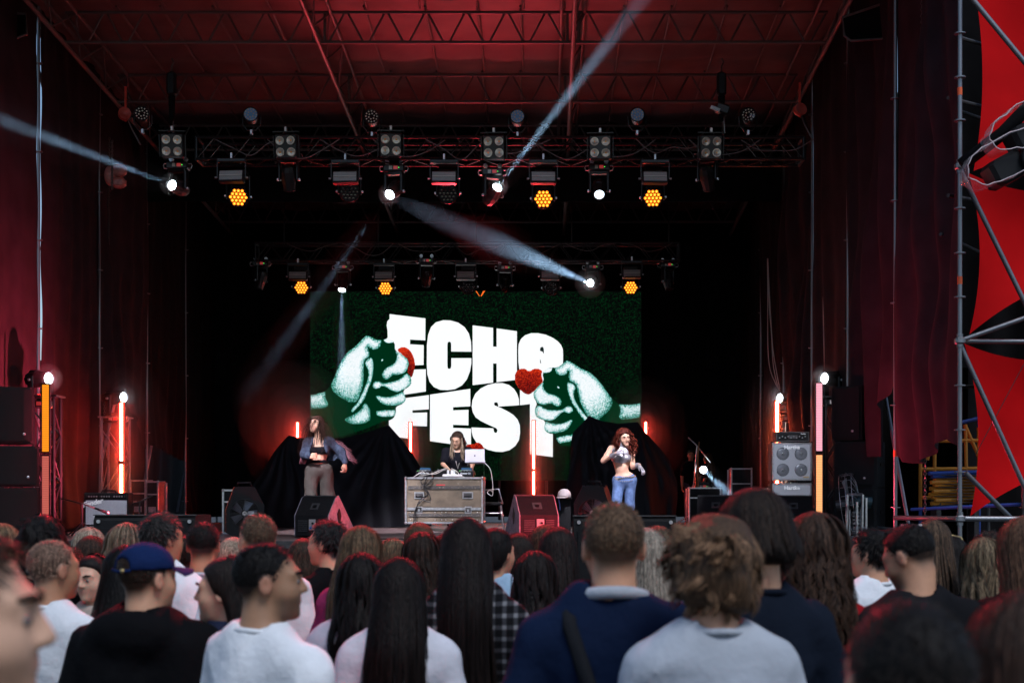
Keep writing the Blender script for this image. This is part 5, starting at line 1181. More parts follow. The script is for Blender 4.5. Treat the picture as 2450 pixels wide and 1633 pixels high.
MB().tube([P(5, 1073, 18.9), P(64, 1077, 18.9)], .014).build('arm', mALU, t, True, True); MB().tube([P(66, 1092, 18.9), P(98, 1246, 18.9)], .014).build('leg', mGALV, t, True, True); MB().tube([P(40, 1075, 18.9), P(66, 1092, 18.9), P(20, 1262, 18.9)], .012).build('leg', mDSTEEL, t, True, True)
micstand('thin stand tinted orange beside the bystanders', (XP(1670, 25.6), 25.6, DECK), (P(1673, 1056, 25.6), P(1670, 1085, 25.6), P(1668, 1180, 25.6)), mic=False, m=mat('orange lit stand', (.5, .2, .08), .4, .3))  # orange light on the last stand is put into its colour
micstand('cymbal boom leaning beside the bystanders', (XP(1652, 25.8), 25.8, DECK), (P(1647, 1046, 25.8), P(1668, 1066, 25.8), P(1700, 1105, 25.8)), mic=False, m=mALU)
# small table with white cap
t = thing('side_stand', 'small black stand behind the wedge with a blue and yellow strap', 'stand', (XP(1352, 20.4), 20.4, DECK), group='small stands')
MB().box((XP(1352, 20.4), 20.4, ZP(1188, 20.4) - .02), (.2, .2, .03), bev=.01).build('top', mBLACKP, t, world=True); MB().box((XP(1352, 20.4), 20.45, (ZP(1188, 20.4) + DECK) / 2), (.16, .12, ZP(1188, 20.4) - DECK - .04)).build('body', mVINYL, t, world=True)
MB().tube([P(1336, 1190, 20.3), P(1339, 1205, 20.3), P(1340, 1220, 20.3)], .008).build('strap', mat('blue yellow strap', (.15, .2, .5), .7), t, True, True)
q = P(1350, 1184, 20.36); t = thing('baseball_cap', 'white baseball cap resting on the small black stand', 'cap', q - Vector((0, 0, .03)))
mCAPW = mat('white cotton', (.45, .38, .37), .85, bump=.2, bscale=60)
M_ = Matrix.Translation(q) @ Matrix.Rotation(R(160), 4, 'Z')
MB(M_).lathe([(.095, -.03), (.097, 0), (.085, .05), (.05, .085), (.012, .095), (.001, .096)], 18).build('crown', mCAPW, t, True, True); MB(M_).prism([(-.07, .05), (-.085, .11), (-.05, .16), (0, .175), (.05, .16), (.085, .11), (.07, .05)], (0, 0, -.025), (1, 0, 0), (0, 1, -.1), (0, 0, .008)).build('brim', mCAPW, t, world=True)
# ---- silver rack, wire fan and bits by the loudspeaker stack
RY = 18.6; t = thing('silver_rack', 'silver tube rack with a dark rolled bag on the deck corner', 'rack', (XP(2048, RY), RY, DECK))
for a, b in (((2027, 1182), (2025, 1284)), ((2064, 1182), (2062, 1284)), ((2027, 1182), (2064, 1182)), ((2018, 1284), (2078, 1284)), ((2050, 1200), (2050, 1282)), ((2072, 1190), (2072, 1282))): p, q = P(*a, RY), P(*b, RY); MB().tube([p, q], .018, 4).build('frame_tube', mALU, t, world=True)
MB().cyl(P(2042, 1196, RY + .1), P(2084, 1202, RY + .1), .075, n=14).build('rolled_bag', mat('dark teal bag', (.02, .05, .06), .35, bump=.5, bscale=20), t, True, True)
for k in range(6): MB().box(P(2049, 1225 + k * 9, RY + .12), (.1, .04, .022)).build('key_block', mPALE, t, world=True)
def wirefan(label, px, py, Y, rx_, rz_, lean, grp):
    c = P(px, py, Y); t = thing('wire_fan', label, 'fan', (c.x, Y, DECK), group=grp); M = Matrix.Translation(c) @ Matrix.Rotation(R(lean), 4, 'Y') @ Matrix.Rotation(R(72), 4, 'Z')
    for s, o in ((.08, 1), (0, 1.04), (-.08, 1)):
        MB(M).tube([(rz_ * o * math.cos(a * math.pi / 14), s, rz_ * o * math.sin(a * math.pi / 14)) for a in range(28)], .004, 4, True).build('guard_ring', mALU, t, True, True)
    for k in range(20): a = k * math.pi / 10; MB(M).tube([(.05 * math.cos(a), -.12, .05 * math.sin(a)), (rz_ * .7 * math.cos(a), -.11, rz_ * .7 * math.sin(a)), (rz_ * math.cos(a), -.06, rz_ * math.sin(a)), (rz_ * math.cos(a), .06, rz_ * math.sin(a))], .0025, 4).build('guard_wire', mALU, t, True, True)
    MB(M).cyl((0, -.1, 0), (0, .18, 0), .07, n=12).build('motor', mDSTEEL, t, world=True); bar('stand_pole', (c.x, Y + .03, DECK), (c.x, Y + .03, c.z), .016, mALU, t)
    for k in range(4): a = k * math.pi / 2 + .3; b = MB(M); u = Vector((math.cos(a), 0, math.sin(a))); p = Vector((-math.sin(a), 0, math.cos(a))); b.add([u * .05 + p * -.03, u * rz_ * .85 + p * -.09, u * rz_ * .85 + p * .07 + Vector((0, .05, 0)), u * .05 + p * .04], [(0, 1, 2, 3)]); b.build('blade', mALU, t, world=True)
wirefan('chrome wire fan seen edge on at the picture edge', 8, 1200, 18.0, .1, .33, 4, 'wire fans'); wirefan('wire fan guard leaning beside the silver rack', 2034, 1205, 18.8, .1, .40, -8, 'wire fans')
# ---- hanging chains and cables
def hang(label, pts, Y, hook=False):
    t = thing('hanging_chain', label, 'chain', P(*pts[0], Y), group='hanging chains')
    chain(t, P(*pts[1], Y), P(*pts[0], Y), .0055, .05)
    if hook:
        c = P(*pts[1], Y); MB().tube([c + Vector((0, 0, -.0)), c + Vector((0, 0, -.05)), c + Vector((.045, 0, -.10)), c + Vector((.03, 0, -.16)), c + Vector((-.03, 0, -.165)), c + Vector((-.06, 0, -.11))], [.014, .016, .02, .022, .018, .008], 8).build('hook', mCHAIN, t, True, True); MB().box(c + Vector((0, 0, .03)), (.05, .04, .09), bev=.012).build('hook_block', mCHAIN, t, world=True)
hang('thick chain hanging full height before the purple curtain', ((2217, -10), (2213, 1262)), 16.6); hang('chain ending in a hook before the purple curtain', ((2206, -10), (2206, 845)), 16.6, True)
hang('chain loop hanging before the red curtain by the bass stack', ((1932, 560), (1932, 1050)), 24.3); hang('chain hanging before the maroon curtain near the white hot tube', ((250, 330), (250, 990)), 23.4); hang('second chain before the maroon curtain near the white hot tube', ((262, 330), (258, 1010)), 23.5); hang('thick chain before the diagonal fold curtain', ((271, 330), (271, 940)), 23.9)
for k, (a, b) in enumerate(((1969, 1974), (1972, 1977), (1975, 1977), (1979, 1983))): cable(('pale cable in the straight bundle, first', 'pale cable in the straight bundle, second', 'pale cable in the straight bundle, third', 'pale cable hanging slightly apart from the straight bundle')[k], [P(a, 385, 22.2), P(a + 1, 560, 22.2), P(a + 1, 760, 22.2), P(b, 905, 22.2)], .008, mCABLEW, group='straight cable bundle')
for k, pts in enumerate((((1836, 618), (1837, 700), (1837, 820), (1842, 880), (1855, 915), (1868, 938)), ((1837, 618), (1840, 720), (1846, 800), (1850, 870), (1860, 920), (1870, 942)), ((1837, 618), (1843, 740), (1849, 830), (1858, 890), (1866, 930)))): cable(('white cable curving out to the floor light', 'white cable falling behind the curved one', 'third thin white cable to the floor light')[k], [P(*p, 25.2) for p in pts], .008, mCABLEW, group='white cable loop')
for k, pts in enumerate((((1060, 1285), (1010, 1293), (960, 1291), (910, 1294)), ((1330, 1262), (1350, 1270), (1372, 1285), (1380, 1292)), ((1300, 1258), (1320, 1280), (1345, 1290)), ((700, 1286), (760, 1291), (830, 1290)), ((1310, 1268), (1280, 1278), (1245, 1287)))):
    cable(('black cable on the deck before the flight case', 'green cable on the deck beside the wedge', 'white cable plugged into the wedge near the red tube', 'black cable under the rose sided wedge', 'black cable trailing from the second wedge')[k], [Vector((P(a, b, 18.2).x, max(17.7, .6 * F / max(b - PY, 1)), DECK + .012)) if k not in (1, 2) else P(a, b, 18.1) for a, b in pts], .009, (mCABLE, mat('green cable', (.05, .3, .22), .5), mCABLEW, mCABLE, mCABLE)[k], group='deck cables')
# ---- wrapped speakers on the wing and the coloured frames behind
mFILM = mat('clear plastic film', (.85, .88, .92), .12, trans=.0, alpha=.28, bump=.9, bscale=9, spec=1.0, coat=.6)
def wrapped(label, px, py, Y, k):
    c = P(px, py, Y); t = thing('wrapped_speaker', label, 'speaker', c, group='plastic wrapped speakers'); M = Matrix.Translation(c) @ Matrix.Rotation(R(-28), 4, 'Y')
    MB(M).box((.12, .05, -.07), (.34, .36, .27), bev=.04).build('cabinet', mBLACK, t, world=True)
    MB(M).lathe([(.13, 0), (.13, .05), (.11, .06), (.09, .03), (.02, .02), (.001, .02)], 20, (.33, -.1, -.1), (.6, -.8, -.1)).build('horn', mBLACKP, t, True, True)
    v = []; f = []; n = 26; m = 14; rg = random.Random(k)
    for i in range(n + 1):
        a = -2.2 + 4.4 * i / n; rr = .20 + rg.uniform(-.012, .012)
        for j in range(m + 1): u = j / m; q = rr * (1 + rg.uniform(-.05, .05)); v.append((-.10 - q * math.cos(a) * (1 - .2 * u) + .42 * (abs(a) / 2.2) ** 2, -.2 + .42 * u, .03 + q * math.sin(a)))
    for i in range(n):
        for j in range(m): q = i * (m + 1) + j; f.append((q, q + 1, q + m + 2, q + m + 1))
    MB(M).add(v, f).build('plastic_cover', mFILM, t, True, True)
    MB(M).tube([v[i * (m + 1)] for i in range(n + 1)], .006, 5).build('cover_hem', mat('film hem', (.6, .5, .52), .3), t, True, True)
wrapped('plastic wrapped black speaker hung on the wing, upper one', 2425, 325, 14.2, 1); wrapped('plastic wrapped black speaker with a round horn hung on the wing, lower one', 2372, 405, 14.2, 2)
t = thing('tilted_mast', 'thick black tilted mast behind the plastic wrapped speakers', 'mast', P(2310, 400, 14.4))
MB().tube([P(2300, 395, 14.5), P(2400, 318, 14.4), P(2500, 215, 14.3)], .07, 8).build('mast_cloth', mFAB, t, True, True)
mYEL = mat('yellow orange frame paint', (.75, .30, .03), .55, noise=.3, nscale=20); mBLU = mat('blue frame paint', (.03, .09, .42), .5, noise=.3, nscale=20)
FY = 19.5; t = thing('guardrail_frame', 'yellow and blue scaffold guardrail frame standing behind the tower', 'scaffold frame', (XP(2270, FY), FY, 0), group='coloured scaffold frames')
for a, b, m_ in (((2202, 1048), (2202, 1220), mYEL), ((2342, 1020), (2342, 1215), mYEL), ((2236, 1030), (2236, 1150), mYEL), ((2310, 1015), (2312, 1160), mYEL), ((2202, 1055), (2342, 1053), mYEL), ((2202, 1122), (2342, 1120), mYEL), ((2202, 1190), (2342, 1188), mYEL), ((2236, 1030), (2218, 1100), mYEL), ((2308, 1015), (2342, 1092), mYEL), ((2234, 1026), (2342, 1000), mBLU), ((2342, 982), (2342, 1022), mBLU), ((2202, 1015), (2202, 1048), mBLU)):
    bar('rail', P(*a, FY), P(*b, FY), .026, m_, t, 8)
for x in (2202, 2342): bar('foot_post', P(x, 1215, FY), (P(x, 1215, FY).x, FY, 0), .026, mBLU, t, 8)
for k in range(12):
    yy = 1128 + k * 7.2; t = bar('scaffold_tube', P(2222 + (k * 7) % 16, yy + 4, 18.9 + .05 * (k % 3)), P(2355, yy - (k % 3) * 2, 19.2 + .05 * (k % 3)), .027, mBLU if k in (0, 1, 11) else mYEL, None)
    tag(t, ('topmost blue', 'second blue', 'third, orange', 'fourth, orange', 'fifth, orange', 'sixth, orange', 'seventh, orange', 'eighth, orange', 'ninth, orange', 'tenth, orange', 'lowest orange', 'lowest, blue')[k] + ' tube from the top of the scaffold tube stack', 'tube', 'stacked scaffold tubes')
t = thing('tube_rack', 'dark rack carrying the stacked scaffold tubes', 'rack', (XP(2290, 19.1), 19.1, 0), group='coloured scaffold frames')
for x in (2240, 2330): MB().box((XP(x, 19.1), 19.12, .9), (.06, .3, 1.8)).build('post', mDSTEEL, t, world=True)
for k in range(12): MB().box((XP(2285, 19.1), 19.12, ZP(1131 + k * 7.2, 19.1) - .03), (.62, .3, .008)).build('shelf', mDSTEEL, t, world=True)
bar('rail', P(2180, 1218, 18.4), P(2460, 1205, 17.4), .022, mBLU, thing('blue_rail', 'long blue rail running behind the foot of the tower', 'rail', P(2300, 1215, 18), group='coloured scaffold frames'), 8)
# ================================================================ people: bodies as one smooth surface from distance fields
def ell(p, c, r):
    q = [(p[i] - c[i]) / r[i] for i in range(3)]; k0 = np.sqrt(q[0] ** 2 + q[1] ** 2 + q[2] ** 2) + 1e-9
    k1 = np.sqrt(sum((q[i] / r[i]) ** 2 for i in range(3))) + 1e-9
    return k0 * (k0 - 1) / k1
def cap(p, a, b, ra, rb=None):
    rb = ra if rb is None else rb; d = [b[i] - a[i] for i in range(3)]; L2 = sum(x * x for x in d) + 1e-9
    h = np.clip(sum((p[i] - a[i]) * d[i] for i in range(3)) / L2, 0, 1)
    return np.sqrt(sum((p[i] - a[i] - h * d[i]) ** 2 for i in range(3))) - (ra + (rb - ra) * h)
def smin(a, b, k): h = np.clip(.5 + .5 * (b - a) / k, 0, 1); return b + (a - b) * h - k * h * (1 - h)
def smax(a, b, k): return -smin(-a, -b, k)
def wob(p, amp, seed, f=18.):
    rg = np.random.default_rng(seed); o = 0
    for i in range(5):
        d = rg.normal(size=3); d /= np.linalg.norm(d); o = o + np.sin((p[0] * d[0] + p[1] * d[1] + p[2] * d[2] * .6) * f * rg.uniform(.6, 1.6) + rg.uniform(0, 6.3))
    return amp * o / 3
def crease(p, amp, seed):
    rg = np.random.default_rng(seed); o = 0
    for i in range(4):
        a = rg.uniform(-1.1, 1.1); ph = rg.uniform(0, 6.3); w = np.sin((p[0] * math.cos(a) + p[2] * math.sin(a)) * rg.uniform(9, 17) + ph + 1.3 * np.sin(p[2] * 6 + p[0] * 5 + i)); o = o - (1 - np.abs(w)) ** 4 * (.5 + .5 * np.sin(p[2] * 9 + p[0] * 11 + ph * 3))
    return amp * o * .6
def surfnet(fn, xs, ys, zs):
    """smooth surface where fn crosses zero, on a grid that may be finer in places"""
    X, Y, Z = np.meshgrid(xs, ys, zs, indexing='ij'); V = fn((X, Y, Z)); V[[0, -1]] = np.maximum(V[[0, -1]], .001); V[:, [0, -1]] = np.maximum(V[:, [0, -1]], .001); V[:, :, [0, -1]] = np.maximum(V[:, :, [0, -1]], .001)
    I = V < 0; nx, ny, nz = V.shape
    cnt = sum(I[a:nx - 1 + a, b:ny - 1 + b, c:nz - 1 + c].astype(int) for a in (0, 1) for b in (0, 1) for c in (0, 1))
    act = (cnt > 0) & (cnt < 8); ci, cj, ck = np.nonzero(act); idx = np.full(act.shape, -1); idx[act] = np.arange(len(ci))
    acc = np.zeros((len(ci), 3)); n = np.zeros(len(ci))
    cs = [(a, b, c) for a in (0, 1) for b in (0, 1) for c in (0, 1)]
    for a in cs:
        for ax in range(3):
            if a[ax]: continue
            b = list(a); b[ax] = 1
            va = V[ci + a[0], cj + a[1], ck + a[2]]; vb = V[ci + b[0], cj + b[1], ck + b[2]]; m = (va < 0) != (vb < 0)
            t = np.where(m, va / np.where(m, va - vb, 1), 0)
            pa = np.stack([xs[ci + a[0]], ys[cj + a[1]], zs[ck + a[2]]], 1); pb = np.stack([xs[ci + b[0]], ys[cj + b[1]], zs[ck + b[2]]], 1)
            acc += np.where(m[:, None], pa + (pb - pa) * t[:, None], 0); n += m
    v = acc / np.maximum(n, 1)[:, None]; F_ = []
    for ax in range(3):
        sl = [slice(0, d) for d in V.shape]; s0 = list(sl); s1 = list(sl); s0[ax] = slice(0, V.shape[ax] - 1); s1[ax] = slice(1, V.shape[ax])
        A = I[tuple(s0)]; B = I[tuple(s1)]; o1, o2 = [k for k in range(3) if k != ax]
        e = np.nonzero(A != B); e = [q for q in e]; ok = (e[o1] > 0) & (e[o2] > 0) & (e[o1] < V.shape[o1] - 1) & (e[o2] < V.shape[o2] - 1); e = [q[ok] for q in e]; fl = A[tuple(e)]
        def cidx(d1, d2): q = [x.copy() for x in e]; q[o1] = q[o1] - d1; q[o2] = q[o2] - d2; return idx[tuple(q)]
        q = np.stack([cidx(1, 1), cidx(0, 1), cidx(0, 0), cidx(1, 0)], 1)
        if ax == 1: fl = ~fl
        q[~fl] = q[~fl][:, ::-1]; F_.append(q)
    return v, np.concatenate(F_)
def smooth(v, f, it=1):
    for _ in range(it):
        acc = np.zeros_like(v); n = np.zeros(len(v))
        for k in range(4): a, b = f[:, k], f[:, (k + 1) % 4]; np.add.at(acc, a, v[b]); np.add.at(acc, b, v[a]); np.add.at(n, a, 1); np.add.at(n, b, 1)
        v = v * .4 + .6 * acc / np.maximum(n, 1)[:, None]
    return v
def axisgrid(lo, hi, step, fine=None, fstep=None):
    if not fine: return np.linspace(lo, hi, max(4, int((hi - lo) / step) + 1))
    a, b = max(fine[0], lo + .001), min(fine[1], hi - .001); parts = []
    if a - lo > step: parts.append(np.linspace(lo, a, max(2, int((a - lo) / step) + 1))[:-1])
    parts.append(np.linspace(a, b, max(3, int((b - a) / fstep) + 1)))
    if hi - b > step: parts.append(np.linspace(b, hi, max(2, int((hi - b) / step) + 1))[1:])
    return np.concatenate(parts)

SKINS = {'fair': (.58, .30, .18), 'tan': (.42, .20, .11), 'pale': (.64, .37, .25), 'olive': (.33, .175, .10)}
def skinmat(): return mat('skin', (.6, .36, .26), .5, attr='col', noise=.08, nscale=30, bump=.1, bscale=180, spec=.35)
def hairmat(c):
    nm = 'hair %.3f %.3f %.3f' % c; new = nm not in MATS; m = mat(nm, tuple(x * .40 for x in c), .55, spec=.16, island=.65)
    if new:      # fine streaks along the strands
        nt = m.node_tree; N = nt.nodes; L = nt.links; b = N['Principled BSDF']; tc = N.new('ShaderNodeTexCoord'); mp = N.new('ShaderNodeMapping'); mp.inputs['Scale'].default_value = (1, 1, .07)
        n = N.new('ShaderNodeTexNoise'); n.inputs['Scale'].default_value = 150; n.inputs['Detail'].default_value = 3; L.new(tc.outputs['Object'], mp.inputs[0]); L.new(mp.outputs[0], n.inputs['Vector'])
        mr = N.new('ShaderNodeMapRange'); mr.inputs[1].default_value = .3; mr.inputs[2].default_value = .7; mr.inputs[3].default_value = .35; mr.inputs[4].default_value = 1.6; L.new(n.outputs[0], mr.inputs[0])
        old = b.inputs['Base Color'].links[0].from_socket; mx = N.new('ShaderNodeMix'); mx.data_type = 'RGBA'; mx.blend_type = 'MULTIPLY'; mx.inputs[0].default_value = 1; L.new(old, mx.inputs[6]); L.new(mr.outputs[0], mx.inputs[7]); L.new(mx.outputs[2], b.inputs['Base Color'])
        bp = N.new('ShaderNodeBump'); bp.inputs['Strength'].default_value = .9; bp.inputs['Distance'].default_value = .006; L.new(n.outputs[0], bp.inputs['Height']); L.new(bp.outputs[0], b.inputs['Normal'])
    return m
def clothmat(nm, c, **k):
    k.setdefault('noise', .18); k.setdefault('nscale', 5); k.setdefault('bump', .9); k.setdefault('bscale', 16); k.setdefault('spec', .06)
    return mat('cloth ' + nm, c, .85, **k)
mEYEW = mat('shaded eye white', (.16, .14, .13), .4); mEYED = mat('iris', (.05, .03, .02), .15)  # eye white darkened to carry the shade of the sockets

def headsdf(q, fem=False, ears=True, jaw=1.):
    """head in its own frame: +y is forward, origin at its centre"""
    x, y, z = q; ax = np.abs(x); s = (ax, y, z)
    d = ell(q, (0, -.014, .03), (.076, .096, .088))
    d = smin(d, ell(q, (0, .028, -.028), (.063 * (.95 if fem else 1), .068, .088)), .03)
    d = smin(d, ell(q, (0, .045, -.078), (.043 * jaw, .042, .036)), .03)
    d = smin(d, ell(s, (.034, .052, -.03), (.03, .03, .03)), .03)               # cheeks
    d = smin(d, cap(s, (0, .086, .028), (.045, .07, .026), .012), .018)          # brow
    d = smax(d, -ell(s, (.032, .110, .006), (.019, .022, .014)), .012)           # eye sockets
    d = smin(d, ell(s, (.032, .079, .004), (.014, .013, .012)), .006)            # lids over the eyes
    d = smin(d, cap(q, (0, .09, .018), (0, .110, -.022), .008, .012), .012)      # nose
    d = smin(d, ell(s, (.011, .099, -.026), (.009, .011, .008)), .008)
    d = smin(d, cap(s, (0, .094, -.050), (.016, .088, -.052), .0065, .004), .006) # lips
    d = smin(d, cap(s, (0, .092, -.061), (.014, .087, -.060), .0075, .004), .006)
    d = smin(d, ell(q, (0, .078, -.098), (.022, .018, .017)), .018)              # chin
    if ears:
        e = ell(s, (.079, -.012, -.006), (.011, .021, .033)); e = smax(e, -ell(s, (.092, -.006, -.002), (.010, .012, .02)), .006)
        d = smin(d, e, .008)
    return d
SK = dict(neck=(0, -.02, 1.49), chest=(0, -.01, 1.27), sh=.175, shz=1.385, elbow=(.235, -.03, 1.13), wrist=(.235, .05, .89), hip=(0, 0, .93), knee=(.09, .02, .50), foot=(.10, 0, .06))

def rotm(yaw=0, pitch=0, roll=0): return np.array(Matrix.Rotation(R(yaw), 3, 'Z') @ Matrix.Rotation(R(pitch), 3, 'X') @ Matrix.Rotation(R(roll), 3, 'Y'))
def build(name, fn, xs, ys, zs, m, parent, sm=1, colfn=None):
    v, f = surfnet(fn, xs, ys, zs)
    if not len(v): return None
    v = smooth(v, f, sm) if sm else v
    o = mobj(name, v, f.tolist(), m, parent, True)
    if colfn is not None:
        c = np.ones((len(v), 4)); c[:, :3] = colfn(v); at = o.data.color_attributes.new('col', 'FLOAT_COLOR', 'POINT'); at.data.foreach_set('color', c.ravel().astype(np.float32))
    return o

# ---------------------------------------------------------------- hair
ECEN, ERAD = np.array((0, -.014, .03)), np.array((.076, .096, .088))
def ribbons(paths, wid, cen):
    """paths (n, k, 3): flat strips facing away from the head"""
    n, k, _ = paths.shape; t = np.gradient(paths, axis=1); nr = paths - cen; nr[:, :, 2] *= .35
    s = np.cross(t, nr); s /= np.linalg.norm(s, axis=2, keepdims=True) + 1e-9
    w = np.broadcast_to(np.asarray(wid), (n, k))[..., None]; a = paths - s * w / 2; b = paths + s * w / 2
    v = np.stack([a, b], 2).reshape(-1, 3); f = []
    base = (np.arange(n) * 2 * k)[:, None] + (np.arange(k - 1) * 2)[None]
    f = np.stack([base, base + 1, base + 3, base + 2], -1).reshape(-1, 4)
    return v, f.tolist()
def zl(y, low=-.08): return np.interp(y, [-.11, -.06, -.015, .015, .045, .075, .1], [low, low, -.02, .0, .055, .078, .084])
def hair_obj(kind, col, parent, HM, seed, L=.3, s=1., vol=0., part=0., front=True, q_=1.):
    """HM: 4x4 head matrix in the person's frame"""
    rg = np.random.default_rng(seed); m = hairmat(col); R3 = np.array(HM.to_3x3()); T3 = np.array(HM.translation)
    def put(name, v, f, sm=True): return mobj(name, (v * s) @ R3.T + T3, f, m, parent, sm)
    g = lambda a, b, st: np.arange(a, b, st)
    ex = {'buzz': .004, 'fade': .005, 'short': .012, 'tousled': .024, 'bob': .022, 'long': .014, 'wavy': .018, 'curly': .026, 'bun': .010, 'pony': .010}[kind] + vol
    low = {'buzz': -.06, 'fade': -.02, 'short': -.075, 'tousled': -.10, 'bob': -.075, 'bun': -.085, 'pony': -.085}.get(kind, -.10)
    def shell(q):
        hl = zl(q[1], low); tp = np.clip((q[2] - hl) / .085, -.35, 1) if kind in ('fade', 'buzz', 'short') else 1.
        d = ell(q, ECEN, ERAD)
        if kind not in ('fade', 'buzz', 'short'): d = smin(d, ell(q, (0, -.045, -.02), (.072, .068, .09)), .02)
        d = d - ex * tp
        cut = (hl - q[2]) * .75
        d = smax(d, cut, .008)
        if kind in ('tousled', 'curly', 'short'): d = d + wob(q, .004 if kind == 'short' else .009, seed, 70 if kind != 'short' else 90)
        if kind in ('bob',): d = smin(d, smax(ell(q, (0, -.035, -.03), (.09 + vol, .088, .085)), cut, .01), .02)
        if kind == 'bun': d = smin(d, ell(q, (0, -.12, .03), (.045, .04, .042)) + wob(q, .004, seed, 90), .012)
        if kind in ('long', 'wavy', 'curly', 'pony'):
            w0 = .072 + ex; zz = np.clip(-q[2] / L, 0, 1); wx = (w0 * (1 + .5 * zz * (kind != 'pony')) if kind != 'pony' else .045 + .0 * zz) * (1 - .3 * np.clip((zz - .7) / .3, 0, 1))
            yc = -.045 - .055 * np.clip(-q[2] / .22, 0, 1) if kind != 'pony' else -.11 + 0 * zz
            back = np.sqrt((q[0] / wx) ** 2 + ((q[1] - yc) / .05) ** 2) - 1; back = back * .045
            back = smax(back, q[2] - .02, .03); back = smax(back, -q[2] - L * .86, .03)
            if kind in ('wavy', 'curly'): back = back + wob(q, .007 if kind == 'wavy' else .012, seed + 1, 55)
            d = smin(d, back, .02)
        return d
    zmin = -(L + .05) if kind in ('long', 'wavy', 'curly', 'pony') else -.22
    st = .0085 if q_ > 1.6 else .0115
    v, f = surfnet(shell, g(-.15, .152, st), g(-.2, .15, st), np.concatenate([g(zmin, -.16, .016), g(-.16, .18, st)]) if zmin < -.2 else g(zmin, .18, st))
    o = put('hair', smooth(v, f, 1), f.tolist())
    # strands
    P_ = []
    if kind in ('long', 'wavy', 'curly', 'bob', 'bun', 'pony'):
        n = {'curly': 900, 'wavy': 700, 'bob': 620, 'bun': 380, 'pony': 380}.get(kind, 620); k = {'bob': 9, 'bun': 7, 'pony': 7}.get(kind, 15); n = int(n * q_)
        ph = rg.uniform(-math.pi, math.pi, n); 
        fa = front if front is not True else (.95 if kind != 'bob' else .8); fr = np.abs(ph) < fa; ph[fr] = np.sign(ph[fr]) * (fa + rg.random(fr.sum()) * (3.1 - fa))   # phi=0 is the face
        e = ex + rg.uniform(.0, .008, n); t = np.linspace(0, 1, k); th0 = rg.uniform(.02, .9, n)
        endl = (rg.uniform(.7, 1.12, n) * L) if kind in ('long', 'wavy', 'curly') else rg.uniform(.02, .07, n) if kind == 'bob' else rg.uniform(.0, .07, n)
        rr = ERAD[None] + e[:, None]
        arc = 1.62 - th0; tl = arc * .09; tot = tl + np.maximum(endl + .02, 0); paths = np.zeros((n, k, 3))
        dist = t[None] * tot[:, None]; th = th0[:, None] + np.minimum(dist / .09, arc[:, None]); fall = np.maximum(dist - tl[:, None], 0)
        sx, sy = np.sin(ph), np.cos(ph)
        paths[..., 0] = ECEN[0] + rr[:, 0:1] * np.sin(th) * sx[:, None]; paths[..., 1] = ECEN[1] + rr[:, 1:2] * np.sin(th) * sy[:, None]; paths[..., 2] = ECEN[2] + rr[:, 2:3] * np.cos(th) - fall
        if kind in ('bun', 'pony'):
            tgt = np.array((0, -.115, .02)); u = np.clip(fall / .1 + np.clip((th - 1.0), 0, 1) * .6, 0, 1)[..., None]; paths = paths * (1 - u * .55) + tgt * u * .55
        else:
            u = np.clip(fall / max(L, .12), 0, 1); back = np.clip(fall / .22, 0, 1)
            paths[..., 1] -= back * (.050 + .03 * rg.random((n, 1))) * (sy[:, None] < .5)
            nb = 46; cl = ((ph + math.pi) / (2 * math.pi) * nb).astype(int) % nb; czp = rg.uniform(0, 6.28, nb)[cl][:, None]; cfl = rg.uniform(-.16, .2, nb)[cl][:, None]
            fl = .42 if kind == 'long' else .5
            paths[..., 0] *= 1 + (fl + cfl - rg.uniform(0, .14, (n, 1))) * u
            paths[..., 0] += .007 * u * np.sin(fall * 13 + czp); paths[..., 1] += .006 * u * np.cos(fall * 11 + czp * 1.3)
            for c_ in range(nb):
                i_ = np.nonzero(cl == c_)[0]
                if len(i_) > 2: mean = paths[i_].mean(0, keepdims=True); g2 = (u[i_] ** 1.5 * .62)[..., None]; paths[i_, :, :2] = paths[i_][..., :2] * (1 - g2) + mean[..., :2] * g2
            if kind in ('wavy', 'curly'):
                A, fq = (.011, 30) if kind == 'wavy' else (.017, 50); pz = czp + rg.normal(0, .35, (n, 1)); env = np.clip(dist / .08, 0, 1)
                paths[..., 0] += A * env * np.sin(fall * fq + pz); paths[..., 1] += A * env * np.cos(fall * fq * 1.1 + pz * 1.7); paths[..., 2] += A * .5 * env * np.sin(fall * fq * .7 + pz)
            paths[..., 0] += rg.normal(0, .003, (n, 1)) * u; paths[..., 1] += rg.normal(0, .003, (n, 1)) * u
        # fly-aways
        w = rg.uniform(.003, .0085, (n, 1)) * (1 if q_ < 1.5 else .55) * np.interp(t, [0, .2, .85, 1], [.6, 1, .9, .15])[None]
        P_.append((paths, w))
        fn = int(110 * q_); sel = rg.integers(0, n, fn); fp = paths[sel] + (t ** 2)[None, :, None] * rg.normal(0, .018, (fn, 1, 3)); P_.append((fp, np.full((fn, k), .0012)))
    if kind in ('short', 'fade', 'buzz', 'tousled'):
        n = {'short': 900, 'fade': 1100, 'buzz': 1100, 'tousled': 5200}[kind]; k = 8 if kind == 'tousled' else 4
        u = rg.normal(size=(n * 3, 3)); u /= np.linalg.norm(u, axis=1, keepdims=True); p = ECEN + u * (ERAD + ex * .8); ok = p[:, 2] > zl(p[:, 1], low) + .004; p = p[ok][:n]; u = u[ok][:n]; n = len(p)
        whorl = np.array((.01, -.06, .11)); t0 = p - whorl; t0 -= (t0 * u).sum(1, keepdims=True) * u; t0 /= np.linalg.norm(t0, axis=1, keepdims=True) + 1e-6
        ln = {'short': .032, 'fade': .0075, 'buzz': .009, 'tousled': .066}[kind] * rg.uniform(.6, 1.2, (n, 1)); lift = {'short': .45, 'fade': .6, 'buzz': .9, 'tousled': .16}[kind]
